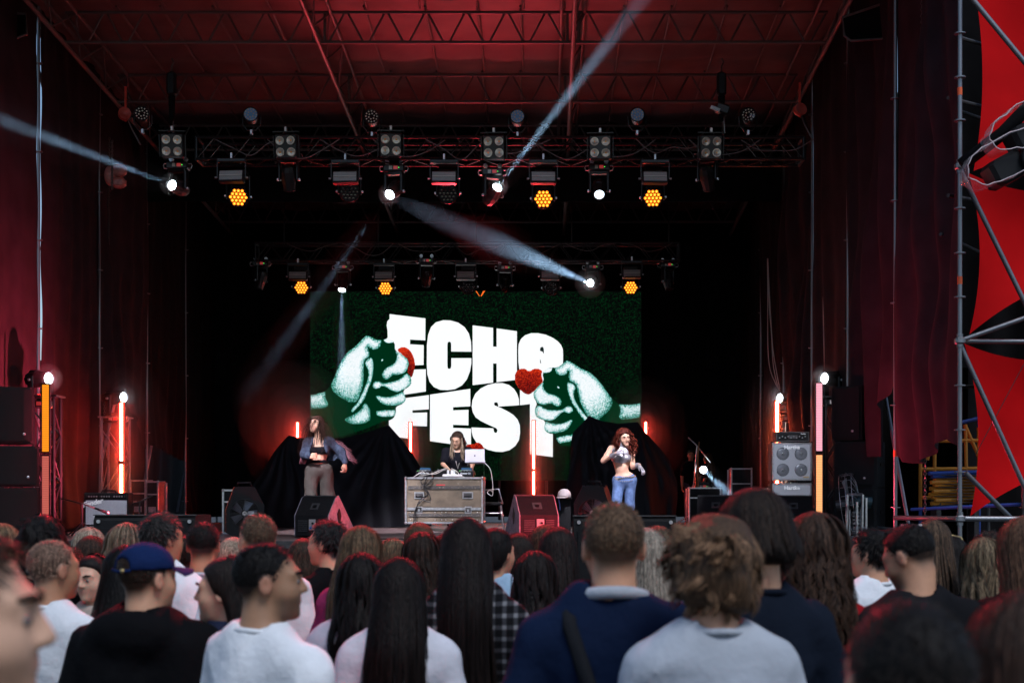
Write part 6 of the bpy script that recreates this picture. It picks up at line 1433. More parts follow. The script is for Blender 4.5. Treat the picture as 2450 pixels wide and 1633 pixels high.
        if kind == 'fade': ln = ln * np.clip((p[:, 2:3] + .03) / .06, .35, 1.8)
        tt = np.linspace(0, 1, k); dr = t0 + u * lift + rg.normal(0, .22 if kind != 'tousled' else .28, (n, 3)); dr /= np.linalg.norm(dr, axis=1, keepdims=True)
        paths = p[:, None] + tt[None, :, None] * (dr * ln)[:, None]
        if kind == 'tousled':
            nc = 150; cc_ = p[rg.integers(0, n, nc)]; ci_ = np.argmin(((p[:, None] - cc_[None]) ** 2).sum(2), 1); cdr = rg.normal(0, .2, (nc, 3)); dr = t0 * .8 + u * .22 + cdr[ci_] + rg.normal(0, .06, (n, 3)); dr /= np.linalg.norm(dr, axis=1, keepdims=True)
            ln = (.058 * rg.uniform(.7, 1.25, nc)[ci_] * rg.uniform(.85, 1.1, n))[:, None]; paths = p[:, None] + tt[None, :, None] * (dr * ln)[:, None]
            for c_ in range(nc):
                i_ = np.nonzero(ci_ == c_)[0]
                if len(i_) > 2: mean = paths[i_].mean(0, keepdims=True); g2 = (.5 * tt ** 1.3)[None, :, None]; paths[i_] = paths[i_] * (1 - g2) + mean * g2
            pz = rg.uniform(0, 6.28, nc)[ci_][:, None] + rg.normal(0, .15, (n, 1)); paths[..., 0] += .013 * np.sin(tt * 6 + pz) * tt; paths[..., 2] += -.022 * tt ** 2 + .011 * np.cos(tt * 6 + pz) * tt; paths[..., 1] += .012 * np.cos(tt * 5 + pz * 2) * tt
        w = {'short': .0042, 'fade': .003, 'buzz': .0026, 'tousled': .0038}[kind] * np.interp(tt, [0, .6, 1], [1, .9, .15])[None] * rg.uniform(.6, 1.4, (n, 1))
        P_.append((paths, w))
    V = []; F_ = []; o0 = 0
    for paths, w in P_:
        v, f = ribbons(paths, w, ECEN); V.append(v); F_ += [tuple(i + o0 for i in q) for q in f]; o0 += len(v)
    so = mobj('hair_strands', (np.concatenate(V) * s) @ R3.T + T3, F_, m, o, True)
    return o

# ---------------------------------------------------------------- hands
def hand_obj(parent, wrist, tip, up, curl=.4, m=None, sc=1., mirror=1, col=None, name='hand', fingers=None):
    """palm and five separate fingers from the wrist towards tip; up is the back of the hand"""
    w = Vector(wrist); z = (Vector(tip) - w).normalized(); y = Vector(up); y = (y - z * y.dot(z)).normalized(); x = y.cross(z) * mirror
    M = Matrix.Translation(w) @ Matrix((x, y, z)).transposed().to_4x4() @ Matrix.Scale(sc, 4); b = MB(M)
    pr = [(.026, .018, -.01), (.028, .016, .02), (.038, .015, .05), (.041, .013, .08), (.038, .011, .095)]; v = []; n = 12
    for rx_, ry_, zz in pr:
        for i in range(n): a = 2 * math.pi * i / n; v.append((rx_ * math.cos(a), ry_ * math.sin(a), zz))
    f = [(k * n + i, k * n + (i + 1) % n, k * n + n + (i + 1) % n, k * n + n + i) for k in range(len(pr) - 1) for i in range(n)] + [tuple(range(n - 1, -1, -1)), tuple(range(4 * n, 5 * n))]
    b.add(v, f)
    for i, (fx, ln) in enumerate(((-.029, .062), (-.010, .076), (.010, .082), (.029, .072))):
        c = (curl if fingers is None else fingers[i]); p = Vector((fx, 0, .088)); pts = [p]; a = 0
        for sg in (.45, .31, .24): a += c * 1.25; p = p + Vector((fx * .15, -math.sin(a) * ln * sg, math.cos(a) * ln * sg)); pts.append(p)
        b.tube(pts, [.0092, .0088, .0078, .0055], 7)
    c = curl * .7; b.tube([Vector((.026, -.004, .02)), Vector((.047, -.010, .045)), Vector((.052 - .02 * c, -.018 - .012 * c, .072)), Vector((.045 - .035 * c, -.022 - .02 * c, .092))], [.013, .0115, .0095, .006], 7)
    o = b.build(name, m or skinmat(), parent, True)
    if col is not None:
        at = o.data.color_attributes.new('col', 'FLOAT_COLOR', 'POINT'); at.data.foreach_set('color', np.tile((*col, 1), len(o.data.vertices)).astype(np.float32))
    return o

def face_bits(t, HM, s, brow, eyes=True, closed=False):
    for sx in (-1, 1):
        if eyes and not closed:
            e = MB(HM @ Matrix.Scale(s, 4)).sphere((sx * .032, .0815, .003), (.0125, .0125, .0095), 10, 8).build('eye', mEYEW, t, True)
            MB(HM @ Matrix.Scale(s, 4)).sphere((sx * .032, .0905, .003), (.0058, .0045, .0062), 8, 6).build('iris', mEYED, e, True)
        MB(HM @ Matrix.Scale(s, 4)).tube([(sx * .014, .100, .026), (sx * .032, .097, .033), (sx * .05, .078, .029)], [.004, .0056, .003], 5).build('eyebrow', hairmat(brow), t, True)
LOWER = {}
def lower(t, s, col, fem, seed):
    key = (col, fem)
    if key not in LOWER:
        def leg(p):
            q = (np.abs(p[0]), p[1], p[2]); d = cap(q, (.085, 0, .90), (.095, .015, .50), .095, .068); d = smin(d, cap(q, (.095, .015, .5), (.10, -.01, .09), .066, .055), .03)
            d = smin(d, ell(p, (0, 0, .93), (.165, .12, .11)), .05); return d + wob(p, .004, 5, 22)
        a = build('trousers', leg, axisgrid(-.25, .25, .028), axisgrid(-.2, .2, .028), axisgrid(.03, 1.08, .032), clothmat('trousers %.2f' % sum(col), col), t, 1)
        sh = []
        for sx in (-1, 1): sh.append(MB().sphere((sx * .10, .045, .045), (.047, .14, .046), 12, 8).build('shoe', mat('dark shoe', (.05, .05, .055), .5), t, True))
        LOWER[key] = (a.data, [x.data for x in sh]); a.scale = (s, s, s)
        for x in sh: x.scale = (s, s, s)
    else:
        me, sh = LOWER[key]
        for nm, d in [('trousers', me), ('shoe', sh[0]), ('shoe', sh[1])]: o = bpy.data.objects.new(nm, d); link(o, t); o.scale = (s, s, s)

def person(label, px, top, ppm, hair=('short', (.05, .03, .02), .3), shirt=('tee', 'white', (.7, .72, .76)), yaw=0, hyaw=None, pitch=0, roll=0, skin='fair', fem=False, face=False, beard=None, wide=1., cat='person', seed=0, fine=.0085, vol=0., shade=None, group='people in the crowd', raise_arm=None):
    """px, top: where the crown is in the photograph; ppm: photograph pixels per metre at that distance"""
    Y = F / ppm; H = HC - (top - PY) / ppm; s = H / 1.75; X = XP(px, Y)
    hy = yaw if hyaw is None else hyaw
    hc = np.array((0, .005 if not pitch else .02 * -pitch / 30, 1.632)) * s
    t = thing('person', label, cat, (X, Y, 0), (0, 0, R(yaw)), group)
    ROOTM[t] = Matrix.LocRotScale(Vector((X, Y, 0)), Euler((0, 0, R(yaw))), None)
    Rh = rotm(hy - yaw, pitch, roll); HM = Matrix.Translation(hc.tolist()) @ Matrix(Rh.tolist()).to_4x4()
    sk = np.array(SKINS[skin]); hk, hcol, hL = hair; sw = wide * (.87 if fem else 1.) * s
    def toh(p): return tuple(sum(Rh[i, j] * (p[i] - hc[i]) for i in range(3)) / s for j in range(3))
    el = np.array(SK['elbow']) * s; wr = np.array(SK['wrist']) * s; shp = np.array((SK['sh'] * sw / s, -.01, SK['shz'])) * s
    el[0] *= wide * (.9 if fem else 1); wr[0] *= wide * (.9 if fem else 1)
    def body(p):
        d = headsdf(toh(p), fem) * s; q = (np.abs(p[0]), p[1], p[2]); nb = (0, -.03 * s, 1.45 * s); nt = hc + Rh @ np.array((0, -.02, -.06)) * s
        d = smin(d, cap(p, tuple(nt), nb, (.050 if fem else .058) * s, (.058 if fem else .068) * s), .02)
        d = smin(d, cap(q, (.02 * s, -.03 * s, 1.46 * s), (.13 * sw, -.02 * s, 1.405 * s), .045 * s, .045 * s), .03)
        d = smin(d, ell(p, (0, -.01 * s, 1.22 * s), (.14 * sw, .085 * s, .24 * s)), .04)
        d = smin(d, cap(q, tuple(shp), tuple(el), .046 * s, .04 * s), .02); d = smin(d, cap(q, tuple(el), tuple(wr), .038 * s, .028 * s), .015)
        return d
    fade = hk in ('buzz', 'fade')
    def col(v):
        q = np.stack(toh((v[:, 0], v[:, 1], v[:, 2])), 1); c = np.tile(sk, (len(v), 1))
        lips = np.exp(-((q[:, 0] / .018) ** 2 + ((q[:, 2] + .056) / .009) ** 2)) * (q[:, 1] > .07); c = c * (1 - .55 * lips[:, None]) + np.array((.42, .13, .12)) * .55 * lips[:, None]
        ear = np.exp(-(((np.abs(q[:, 0]) - .085) / .014) ** 2)) * (np.abs(q[:, 1] + .01) < .04) * (np.abs(q[:, 2]) < .05); c = c * (1 - .25 * ear[:, None]) + np.array((.62, .2, .15)) * .25 * ear[:, None]
        if fade or hk == 'short':
            a = np.clip((q[:, 2] - zl(q[:, 1], -.085 if fade else -.09)) / (.055 if fade else .02), 0, 1) * (.95 if hk != 'buzz' else .8); a = np.where(q[:, 2] > -.12, a, 0)[:, None] * (np.abs(q[:, 0:1]) < .083); c = c * (1 - a) + np.array(hcol) * .45 * a
        if beard is not None:
            b = np.clip((-.035 - q[:, 2]) / .02, 0, 1) * np.clip((q[:, 1] - .005) / .035, 0, 1) * np.clip((q[:, 2] + .122) / .012, 0, 1); b = (b * (1 - lips) * .7)[:, None]; c = c * (1 - b) + np.array(beard) * b
        ln = np.exp(-((q[:, 0] - np.sign(q[:, 0]) * .032) / .016) ** 2 - ((q[:, 2] - .004) / .008) ** 2) * (q[:, 1] > .05)
        return c * (1 - .3 * ln[:, None])
    fh = (hc[2] - .15 * s, hc[2] + .14 * s); wx_ = max(.33, wr[0] + .08)
    st = fine if (ppm > 530 or face) else .0115
    build('body', body, axisgrid(-wx_, wx_, .026, (-.12 * s, .12 * s), st), axisgrid(-.19, .2, .026, (-.14 * s, .15 * s), st), axisgrid(.78 * s, 1.80 * s, .03, fh, st), skinmat(), t, 1, col)
    # clothing
    kind, cn, cc = shirt; infl = {'tee': .012, 'hoodie': .03, 'jacket': .024, 'blouse': .014, 'polo': .018, 'plaid': .02}[kind] * s
    sleeve = kind in ('hoodie', 'jacket', 'plaid', 'blouse')
    def top_(p):
        q = (np.abs(p[0]), p[1], p[2])
        d = ell(p, (0, -.005 * s, 1.25 * s), (.168 * sw, .108 * s, .27 * s)); d = smin(d, ell(p, (0, -.04 * s, 1.33 * s), (.155 * sw, .08 * s, .15 * s)), .05)
        d = smin(d, cap(q, (0, -.02 * s, 1.41 * s), (.15 * sw, -.015 * s, 1.378 * s), .055 * s), .05); d = smin(d, cap(q, (.045 * s, -.03 * s, 1.475 * s), (.15 * sw, -.02 * s, 1.395 * s), .034 * s, .040 * s), .05)
        d = smin(d, ell(p, (0, 0, 1.0 * s), (.16 * sw, .112 * s, .24 * s)), .06)
        e2 = el if sleeve else shp + (el - shp) * .78
        d = smin(d, cap(q, tuple(shp), tuple(e2), .058 * s, .056 * s), .035)
        if sleeve: d = smin(d, cap(q, tuple(el), tuple(wr), .054 * s, .042 * s), .03)
        d = d - infl + wob((p[0], p[1], p[2] * .45), .014 if kind != 'tee' else .013, seed, 30) + wob((p[0] * .7, p[1], p[2]), .006, seed + 9, 48) + crease(p, .016, seed + 5)
        if kind == 'hoodie': d = smin(d, smax(ell(p, (0, -.12 * s, 1.455 * s), (.15 * s, .075 * s, .095 * s)), -ell(p, (0, -.07 * s, 1.52 * s), (.095 * s, .075 * s, .09 * s)), .02), .03)
        if kind in ('jacket', 'polo'): d = smin(d, cap(q, (0, -.095 * s, 1.485 * s), (.075 * s, -.02 * s, 1.47 * s), .016 * s), .02)
        nk = cap(p, (0, -.022 * s, 1.53 * s), (0, .0, 1.70 * s), (.072 if kind != 'hoodie' else .066) * s, .075 * s); d = smax(d, -nk, .012)
        return smax(d, .84 * s - p[2], .015)
    build('shirt' if kind != 'jacket' else 'jacket', top_, axisgrid(-.40, .40, .019), axisgrid(-.24, .22, .019), axisgrid(.8 * s, 1.62 * s, .021), shade or clothmat(cn, cc), t, 1)
    if kind == 'tee': MB().tube([(.079 * s * math.cos(a), -.024 * s + .080 * s * math.sin(a), (1.478 - .014 * math.sin(a)) * s) for a in np.linspace(0, 2 * math.pi, 25)[:-1]], .0105, 6, True).build('collar', shade or clothmat(cn, cc), t, True)
    lower(t, round(s, 2), (.05, .055, .075), fem, seed)
    for sx in (-1, 1): hand_obj(t, (sx * wr[0], wr[1], wr[2]), (sx * wr[0] * 1.02, wr[1] + .05, wr[2] - .2), (sx, .2, 0), .35, mirror=-sx, col=tuple(sk), sc=.95 * s)
    if hk != 'bald': hair_obj(hk, hcol, t, HM, seed + 100, hL, s, vol, front=1.75 if face else True, q_=1.8 if ppm > 560 else 1.0 if ppm > 440 else .7)
    if face: face_bits(t, HM, s, hcol if hk != 'bald' else (.08, .05, .03))
    return t, HM, s
# ================================================================ the crowd
WT = ('tee', 'white', (.80, .82, .85)); BK = ('tee', 'black', (.005, .005, .006)); NV = ('tee', 'navy', (.008, .012, .022)); LB = ('blouse', 'light blue', (.36, .55, .72)); CR = ('blouse', 'cream', (.55, .50, .44)); GY = ('tee', 'grey', (.42, .45, .50))
DK = (.012, .008, .007); DB = (.028, .015, .010); BR = (.07, .036, .020); LBR = (.15, .085, .045); BL = (.36, .24, .13); PL = (.55, .44, .32); GRY = (.07, .06, .055); RD_ = (.12, .03, .02)
crowd = []
mPLD = clothmat('plaid check', (.02, .02, .022))
_nt = mPLD.node_tree; _N = _nt.nodes; _L = _nt.links; _tc = _N.new('ShaderNodeTexCoord'); _fs = []
for _d, _s in (('X', 7.5), ('Z', 7.5)):
    _w = _N.new('ShaderNodeTexWave'); _w.bands_direction = _d; _w.inputs['Scale'].default_value = _s; _w.inputs['Distortion'].default_value = .6; _w.inputs['Detail Scale'].default_value = .5; _L.new(_tc.outputs['Object'], _w.inputs['Vector'])
    _m = _N.new('ShaderNodeMapRange'); _m.inputs[1].default_value = .62; _m.inputs[2].default_value = .8; _L.new(_w.outputs['Fac'], _m.inputs[0]); _fs.append(_m)
_a = _N.new('ShaderNodeMath'); _a.operation = 'MULTIPLY_ADD'; _L.new(_fs[0].outputs[0], _a.inputs[0]); _a.inputs[1].default_value = .5; _b = _N.new('ShaderNodeMath'); _b.operation = 'MULTIPLY'; _L.new(_fs[1].outputs[0], _b.inputs[0]); _b.inputs[1].default_value = .5; _L.new(_b.outputs[0], _a.inputs[2])
_c = _N.new('ShaderNodeValToRGB'); _c.color_ramp.elements[0].color = (.006, .006, .007, 1); _c.color_ramp.elements[1].color = (.17, .17, .18, 1); _e = _c.color_ramp.elements.new(.5); _e.color = (.035, .035, .04, 1); _L.new(_a.outputs[0], _c.inputs[0]); _L.new(_c.outputs[0], _N['Principled BSDF'].inputs['Base Color'])
def pp(*a, **k): crowd.append(person(*a, seed=len(crowd) * 7 + 3, **k)); return crowd[-1]
# nearest
pp('man in profile at the picture edge, face close to the camera, short hair and beard', -112, 1266, 1780, ('short', (.10, .055, .032), .3), ('tee', 'grey dark', (.10, .10, .11)), -66, -78, skin='pale', face=True, beard=(.34, .19, .12), fine=.0072)
pp('person with cropped dark hair, low and close before the camera', 2170, 1437, 1800, ('buzz', (.022, .014, .011), .3), BK, 8, fine=.007)
pp('woman with long brown hair at the lower picture corner', 2452, 1442, 1650, ('long', (.085, .045, .03), .42), BK, 12, fem=True, fine=.007)
pp('man with tousled light brown hair in a light grey t-shirt', 1703, 1262, 900, ('tousled', (.40, .22, .12), .3), GY, 5, 12, pitch=-6, skin='fair', vol=.008)
pp('tall man with buzzed fair hair in a navy jacket with a shoulder strap', 1467, 1206, 830, ('fade', (.22, .125, .07), .3), ('jacket', 'navy wool', (.006, .013, .038)), 0, 4, skin='fair', wide=1.06)
pp('tall man with a chin length brown bob in a dark t-shirt', 1802, 1190, 790, ('bob', (.045, .024, .015), .3), NV, 18, 26, pitch=-10, skin='fair')
pp('bearded man in a white t-shirt looking sideways', 640, 1301, 780, ('fade', (.012, .009, .008), .3), WT, -38, -78, skin='olive', face=True, beard=(.10, .06, .04), fine=.007, wide=1.05)
pp('man in a navy cap and black hoodie seen from behind', 352, 1303, 700, ('fade', (.06, .032, .02), .3), ('hoodie', 'black', (.008, .008, .009)), -8, -38, skin='fair', wide=1.1, fine=.007)
pp('woman with straight dark hair down a white shirt', 956, 1344, 690, ('long', (.018, .010, .008), .62), ('blouse', 'white cotton', (.66, .66, .72)), 0, fem=True)
pp('woman with dark hair partly hidden beside the white shirted woman', 866, 1334, 620, ('wavy', (.014, .009, .008), .5), ('blouse', 'white lilac', (.5, .47, .55)), 6, fem=True)
pp('woman with very long dark hair in a black and white plaid shirt', 1115, 1250, 640, ('long', (.020, .011, .009), .82), ('plaid', 'plaid', (.03, .03, .033)), 0, 2, fem=True, wide=1.05, shade=mPLD)
pp('woman with dark hair held by a claw clip', 1279, 1327, 540, ('wavy', (.022, .012, .010), .5), BK, 0, fem=True)
pp('woman with dark fringe in profile facing sideways', 541, 1339, 680, ('long', (.022, .013, .010), .36), ('jacket', 'dark blue', (.015, .02, .045)), 80, 82, skin='pale', fem=True, face=True, fine=.0065)
pp('woman with curly brown hair down to a red top', 1948, 1247, 640, ('curly', (.10, .05, .03), .55), ('tee', 'red', (.30, .01, .015)), -6, fem=True, vol=.006)
pp('man with short dark hair and beard in a black polo looking down', 2182, 1258, 640, ('fade', (.016, .011, .009), .3), ('polo', 'black polo', (.010, .010, .012)), 22, 46, pitch=-24, skin='fair', face=True, beard=(.05, .03, .02), wide=1.15)
pp('man with a shaved head in a white t-shirt', 128, 1293, 610, ('buzz', (.62, .36, .25), .3), WT, -25, -40, skin='tan')
pp('woman with long black hair behind the capped man', 306, 1314, 600, ('long', (.008, .006, .006), .5), BK, -12, fem=True)
pp('woman with pale blond long hair behind the navy jacket', 1546, 1272, 560, ('long', (.56, .47, .37), .42), ('jacket', 'denim', (.08, .13, .22)), 0, fem=True)
pp('woman with light brown hair beside the pale blond one', 1572, 1266, 500, ('long', (.17, .11, .065), .40), BK, 4, fem=True)
pp('woman with wavy blond hair near the wing scaffold', 2352, 1297, 500, ('wavy', (.34, .235, .135), .42), BK, 8, fem=True, vol=.004)
pp('woman with red lit blond hair at the picture edge', 2446, 1246, 620, ('long', (.26, .13, .075), .45), BK, 16, fem=True)
# middle and far rows
pp('grey haired man looking sideways before the big subwoofer', 388, 1232, 480, ('short', GRY, .3), WT, -20, -42, skin='tan')
pp('man with dark undercut hair in a pale grey t-shirt', 486, 1249, 470, ('fade', DK, .3), ('tee', 'pale grey', (.5, .52, .58)), -6, 4, skin='tan')
pp('man with buzzed light brown hair looking sideways', 615, 1231, 500, ('fade', (.17, .10, .06), .3), WT, 15, 38, skin='fair')
pp('woman with pale blond hair beside the buzzed man', 558, 1292, 450, ('long', PL, .32), CR, 6, fem=True)
pp('man with dark greying hair in profile in a black t-shirt', 784, 1248, 450, ('short', (.035, .032, .032), .3), BK, 55, 68, skin='fair', face=True)
pp('woman with straight honey blond hair turned to her neighbour', 868, 1266, 520, ('long', (.19, .115, .062), .46), ('blouse', 'rose', (.30, .03, .10)), -14, -30, fem=True)
pp('person with brown hair in a magenta shirt', 728, 1294, 430, ('long', (.085, .05, .03), .26), ('tee', 'magenta', (.40, .02, .14)), -4, fem=True)
pp('woman with streaked blond hair tied in a low bun', 945, 1292, 420, ('bun', (.26, .18, .10), .3), CR, -60, -70, fem=True)
pp('woman with light brown hair right under the flight case', 1003, 1256, 400, ('long', LBR, .3), BK, 0, fem=True)
pp('woman with brown hair in a white top below the flight case', 1010, 1281, 480, ('wavy', (.04, .02, .012), .32), WT, -6, fem=True)
pp('woman with dark pinned up hair and a flower clip in a light blue shirt', 1188, 1268, 480, ('bun', DK, .3), LB, -24, -34, fem=True)
pp('woman with long brown hair under the second wedge', 1240, 1281, 430, ('long', DB, .34), BK, 0, fem=True)
pp('woman with smooth dark brown hair beside the navy jacket', 1335, 1268, 490, ('long', (.026, .013, .010), .46), BK, -4, fem=True)
pp('woman with reddish hair peeking behind the smooth dark hair', 1303, 1262, 420, ('long', (.13, .055, .03), .34), BK, 4, fem=True)
pp('person with dark curly hair near the speaker stack edge', 102, 1243, 480, ('tousled', DK, .3), BK, -6)
pp('blond person at the picture edge below the chrome fan', 8, 1262, 430, ('bob', BL, .3), CR, -6, fem=True)
pp('woman with white blond bob behind the brown haired one', 214, 1270, 400, ('bob', PL, .3), CR, 0, fem=True)
pp('woman with brown hair before the white blond bob', 220, 1288, 440, ('long', (.075, .036, .022), .28), BK, 0, fem=True)
pp('woman with streaked blond wavy hair in a pale blue shirt', 306, 1262, 450, ('wavy', (.34, .24, .16), .20), ('blouse', 'pale blue', (.5, .6, .72)), -10, -14, fem=True, vol=.006)
pp('man with short brown hair and visible ear in a white t-shirt', 160, 1312, 460, ('short', BR, .3), WT, -22, -30, skin='tan')
pp('woman facing back towards the camera with a smile', 224, 1330, 490, ('pony', DK, .2), ('tee', 'beige', (.4, .33, .28)), 150, 160, pitch=-8, skin='pale', fem=True, face=True, fine=.0065)
pp('man with dark hair and strap in a white t-shirt looking sideways', 2085, 1270, 490, ('short', (.014, .010, .009), .3), WT, 32, 50, skin='fair', face=True)
pp('person with red edged dark hair beside the strapped man', 2128, 1276, 460, ('bob', DK, .3), BK, 14, fem=True)
pp('woman with light brown hair and white clip behind the black polo', 2230, 1250, 480, ('long', (.17, .10, .06), .36), BK, -6, fem=True)
pp('woman with dark straight hair and sunglasses on her head', 2276, 1288, 430, ('long', (.020, .014, .012), .36), BK, 0, fem=True)
pp('man with short brown hair near the wing scaffold', 2366, 1275, 420, ('short', (.04, .024, .016), .3), BK, 20, 30)
pp('person with dark hair between the bob and the curly hair', 1886, 1248, 430, ('short', DB, .3), BK, 0)
pp('person with dark hair hidden before the wedge monitor', 1068, 1286, 410, ('bob', DB, .3), BK, 0, fem=True)
pp('woman with dark brown hair close behind the curly long hair', 2010, 1288, 430, ('long', DB, .34), BK, 6, fem=True)
pp('person with short dark hair between the undercut and buzzed men', 446, 1284, 410, ('short', DB, .3), BK, -8)
pp('woman with chestnut hair between the greying man and the honey blond', 832, 1292, 420, ('long', BR, .3), BK, 0, fem=True)
# ================================================================ performers
mPLAID = clothmat('plaid', (.03, .03, .033))
def limb(p, pts, rs, k=.02):
    d = None
    for i in range(len(pts) - 1):
        c = cap(p, pts[i], pts[i + 1], rs[i], rs[i + 1]); d = c if d is None else smin(d, c, k)
    return d
def figure(label, Y, joints, hc, hrot, skin, fem=True, hs=1.0):
    """joints: name -> (px, py, depth offset) in the photograph; returns the root, joint positions and head matrix in the root frame"""
    j = {k: np.array(P(v[0], v[1], Y + v[2])) for k, v in joints.items()}; base = np.array(((j['footl'][0] + j['footr'][0]) / 2, Y, DECK))
    t = thing('person', label, 'person', base.tolist(), group='performers'); j = {k: v - base for k, v in j.items()}
    c = np.array(P(hc[0], hc[1], Y + hc[2])) - base; Rh = rotm(*hrot); HM = Matrix.Translation(c.tolist()) @ Matrix(Rh.tolist()).to_4x4()
    sk = np.array(SKINS[skin]); s = hs
    def toh(p): return tuple(sum(Rh[i, q] * (p[i] - c[i]) for i in range(3)) / s for q in range(3))
    nt = c + Rh @ np.array((0, -.02, -.06)) * s; nb = (j['shl'] + j['shr']) / 2 + np.array((0, 0, .035)); ch = (j['shl'] + j['shr']) / 2 + np.array((0, .01, -.13)); wa = j['waist']; hp = (j['hipl'] + j['hipr']) / 2
    def torso(p, g=0.):
        d = cap(p, j['shl'] + [0, 0, -.02], j['shr'] + [0, 0, -.02], .045 + g, .045 + g); d = smin(d, ell(p, ch, (.135 + g, .095 + g, .15 + g)), .05)
        d = smin(d, cap(p, ch + [0, 0, -.08], wa, .10 + g, .098 + g), .05); d = smin(d, ell(p, hp + [0, 0, .02], (.155 + g, .105 + g, .12 + g)), .05)
        if fem:
            for sx in (-1, 1): d = smin(d, ell(p, ch + [sx * .065, -.085, .0], (.058 + g, .05 + g, .055 + g)), .025)
        return d
    def body(p):
        d = headsdf(toh(p), fem) * s; d = smin(d, cap(p, nt, nb, .046, .052), .02); d = smin(d, cap(p, nb, j['shl'], .04, .04), .025); d = smin(d, cap(p, nb, j['shr'], .04, .04), .025)
        d = smin(d, torso(p), .03)
        for q in 'lr': d = smin(d, limb(p, [j['sh' + q], j['el' + q], j['wr' + q]], [.045, .037, .026]), .025); d = smin(d, limb(p, [j['hip' + q], j['kn' + q], j['foot' + q] + [0, 0, .06]], [.085, .055, .038]), .03)
        return d
    def col(v):
        q = np.stack(toh((v[:, 0], v[:, 1], v[:, 2])), 1); cc = np.tile(sk, (len(v), 1))
        lips = np.exp(-((q[:, 0] / .018) ** 2 + ((q[:, 2] + .056) / .010) ** 2)) * (q[:, 1] > .07); cc = cc * (1 - .8 * lips[:, None]) + np.array((.45, .08, .09)) * .8 * lips[:, None]
        for sx in (-1, 1):
            e = np.exp(-((q[:, 0] - sx * .032) / .015) ** 2 - ((q[:, 2] - .004) / .008) ** 2) * (q[:, 1] > .05); cc = cc * (1 - .55 * e[:, None])
        return cc
    al = np.array(list(j.values()) + [c + [0, 0, .16], c - [.12, .12, .12], c + [.12, .12, 0]]); lo = al.min(0) - .11; hi = al.max(0) + .11
    xs = axisgrid(lo[0], hi[0], .016, (c[0] - .11, c[0] + .11), .008); ys = axisgrid(lo[1], hi[1], .016, (c[1] - .13, c[1] + .13), .008); zs = axisgrid(max(lo[2], -.01), hi[2], .018, (c[2] - .14, c[2] + .14), .008)
    build('body', body, xs, ys, zs, skinmat(), t, 1, col)
    return t, j, HM, c, torso, (lo, hi), sk, nb, ch, hp
def cloth(name, fn, lo, hi, m, t, st=.013, sm=1): return build(name, fn, axisgrid(lo[0], hi[0], st), axisgrid(lo[1], hi[1], st), axisgrid(lo[2], hi[2], st), m, t, sm)
def legs_cloth(p, j, rs, seed, amp=.008):
    d = None
    for q in 'lr': c = limb(p, [j['hip' + q], j['kn' + q], j['foot' + q] + [0, 0, .05]], rs, .03); d = c if d is None else smin(d, c, .02)
    return d + wob(p, amp, seed, 26) + wob(p, amp * .5, seed + 4, 60)
def strands(t, paths, w, col, cen, name='hair_strands'):
    v, f = ribbons(paths, w, cen); return mobj(name, v, f, hairmat(col), t, True)

# ---- dancer in the fringed denim jacket
YD = 20.6
J = dict(shl=(739, 1057, 0), shr=(787, 1055, .02), ell=(728, 1086, -.06), wrl=(741, 1093, -.20), elr=(815, 1080, -.02), wrr=(826, 1108, -.08), waist=(763, 1098, 0), hipl=(747, 1124, 0), hipr=(778, 1124, 0), knl=(743, 1190, -.1), knr=(786, 1192, .06), footl=(742, 1270, 0), footr=(788, 1271, .1))
t, j, HM, c, torso, (lo, hi), sk, nb, ch, hp = figure('dancer in an open fringed denim jacket and grey trousers, hair flying over her face', YD, J, (757, 1015, -.02), (150, 6, -10), 'pale')
hair_obj('long', (.085, .036, .026), t, HM, 501, .30, q_=2); face_bits(t, HM, 1, (.05, .03, .02), closed=True)
rg = np.random.default_rng(77); n = 420; k = 14; tt = np.linspace(0, 1, k); a0 = np.array(HM.translation)
st_ = a0 + rg.normal(0, 1, (n, 3)) * [.06, .05, .03] + [.0, .02, .07]; en = a0 + np.stack([rg.choice([-.16, .17, .24], n, p=[.5, .3, .2]) + rg.normal(0, .05, n), rg.normal(-.05, .07, n), -.26 - rg.random(n) * .26], 1)
pth = st_[:, None] * (1 - tt)[None, :, None] + en[:, None] * tt[None, :, None]; pth += (np.sin(tt * math.pi))[None, :, None] * (rg.normal(0, .03, (n, 1, 3)) + np.array([0, -.02, .06]) + (en - st_)[:, None] * [.25, .1, .0])
strands(t, pth, rg.uniform(.002, .005, (n, 1)) * np.interp(tt, [0, .2, 1], [.6, 1, .15])[None], (.10, .045, .03), a0)
cl_d = clothmat('denim jacket', (.05, .066, .10), noise=.4, nscale=22)
def jacket(p):
    d = None
    for q in 'lr':
        a = limb(p, [j['sh' + q], j['el' + q], j['wr' + q] + (j['el' + q] - j['wr' + q]) * .12], [.072, .064, .046], .03); d = a if d is None else np.minimum(d, a)
    tr = torso(p, .035); tr = smin(tr, cap(p, nb + [0, .02, 0], j['shr'], .055, .06), .02); tr = smin(tr, cap(p, nb + [0, .02, 0], j['shl'], .055, .06), .02)
    op = (np.abs(p[0] - ch[0] - .005) - .075 - .10 * np.clip((ch[2] + .1 - p[2]) / .3, 0, 1)); op = np.maximum(op, p[1] - ch[1] + .0)   # open front
    tr = smax(tr, -op, .01); tr = smax(tr, (wa_ - p[2]), .01)
    nk = cap(p, nb - [0, 0, .03], nb + [0, -.02, .2], .066, .075); d = smin(d, tr, .03)
    return smax(d, -nk, .01) + wob(p, .007, 31, 34) + wob(p, .004, 32, 80)
wa_ = j['waist'][2] + .045
cloth('jacket', jacket, lo, hi, cl_d, t, .012)
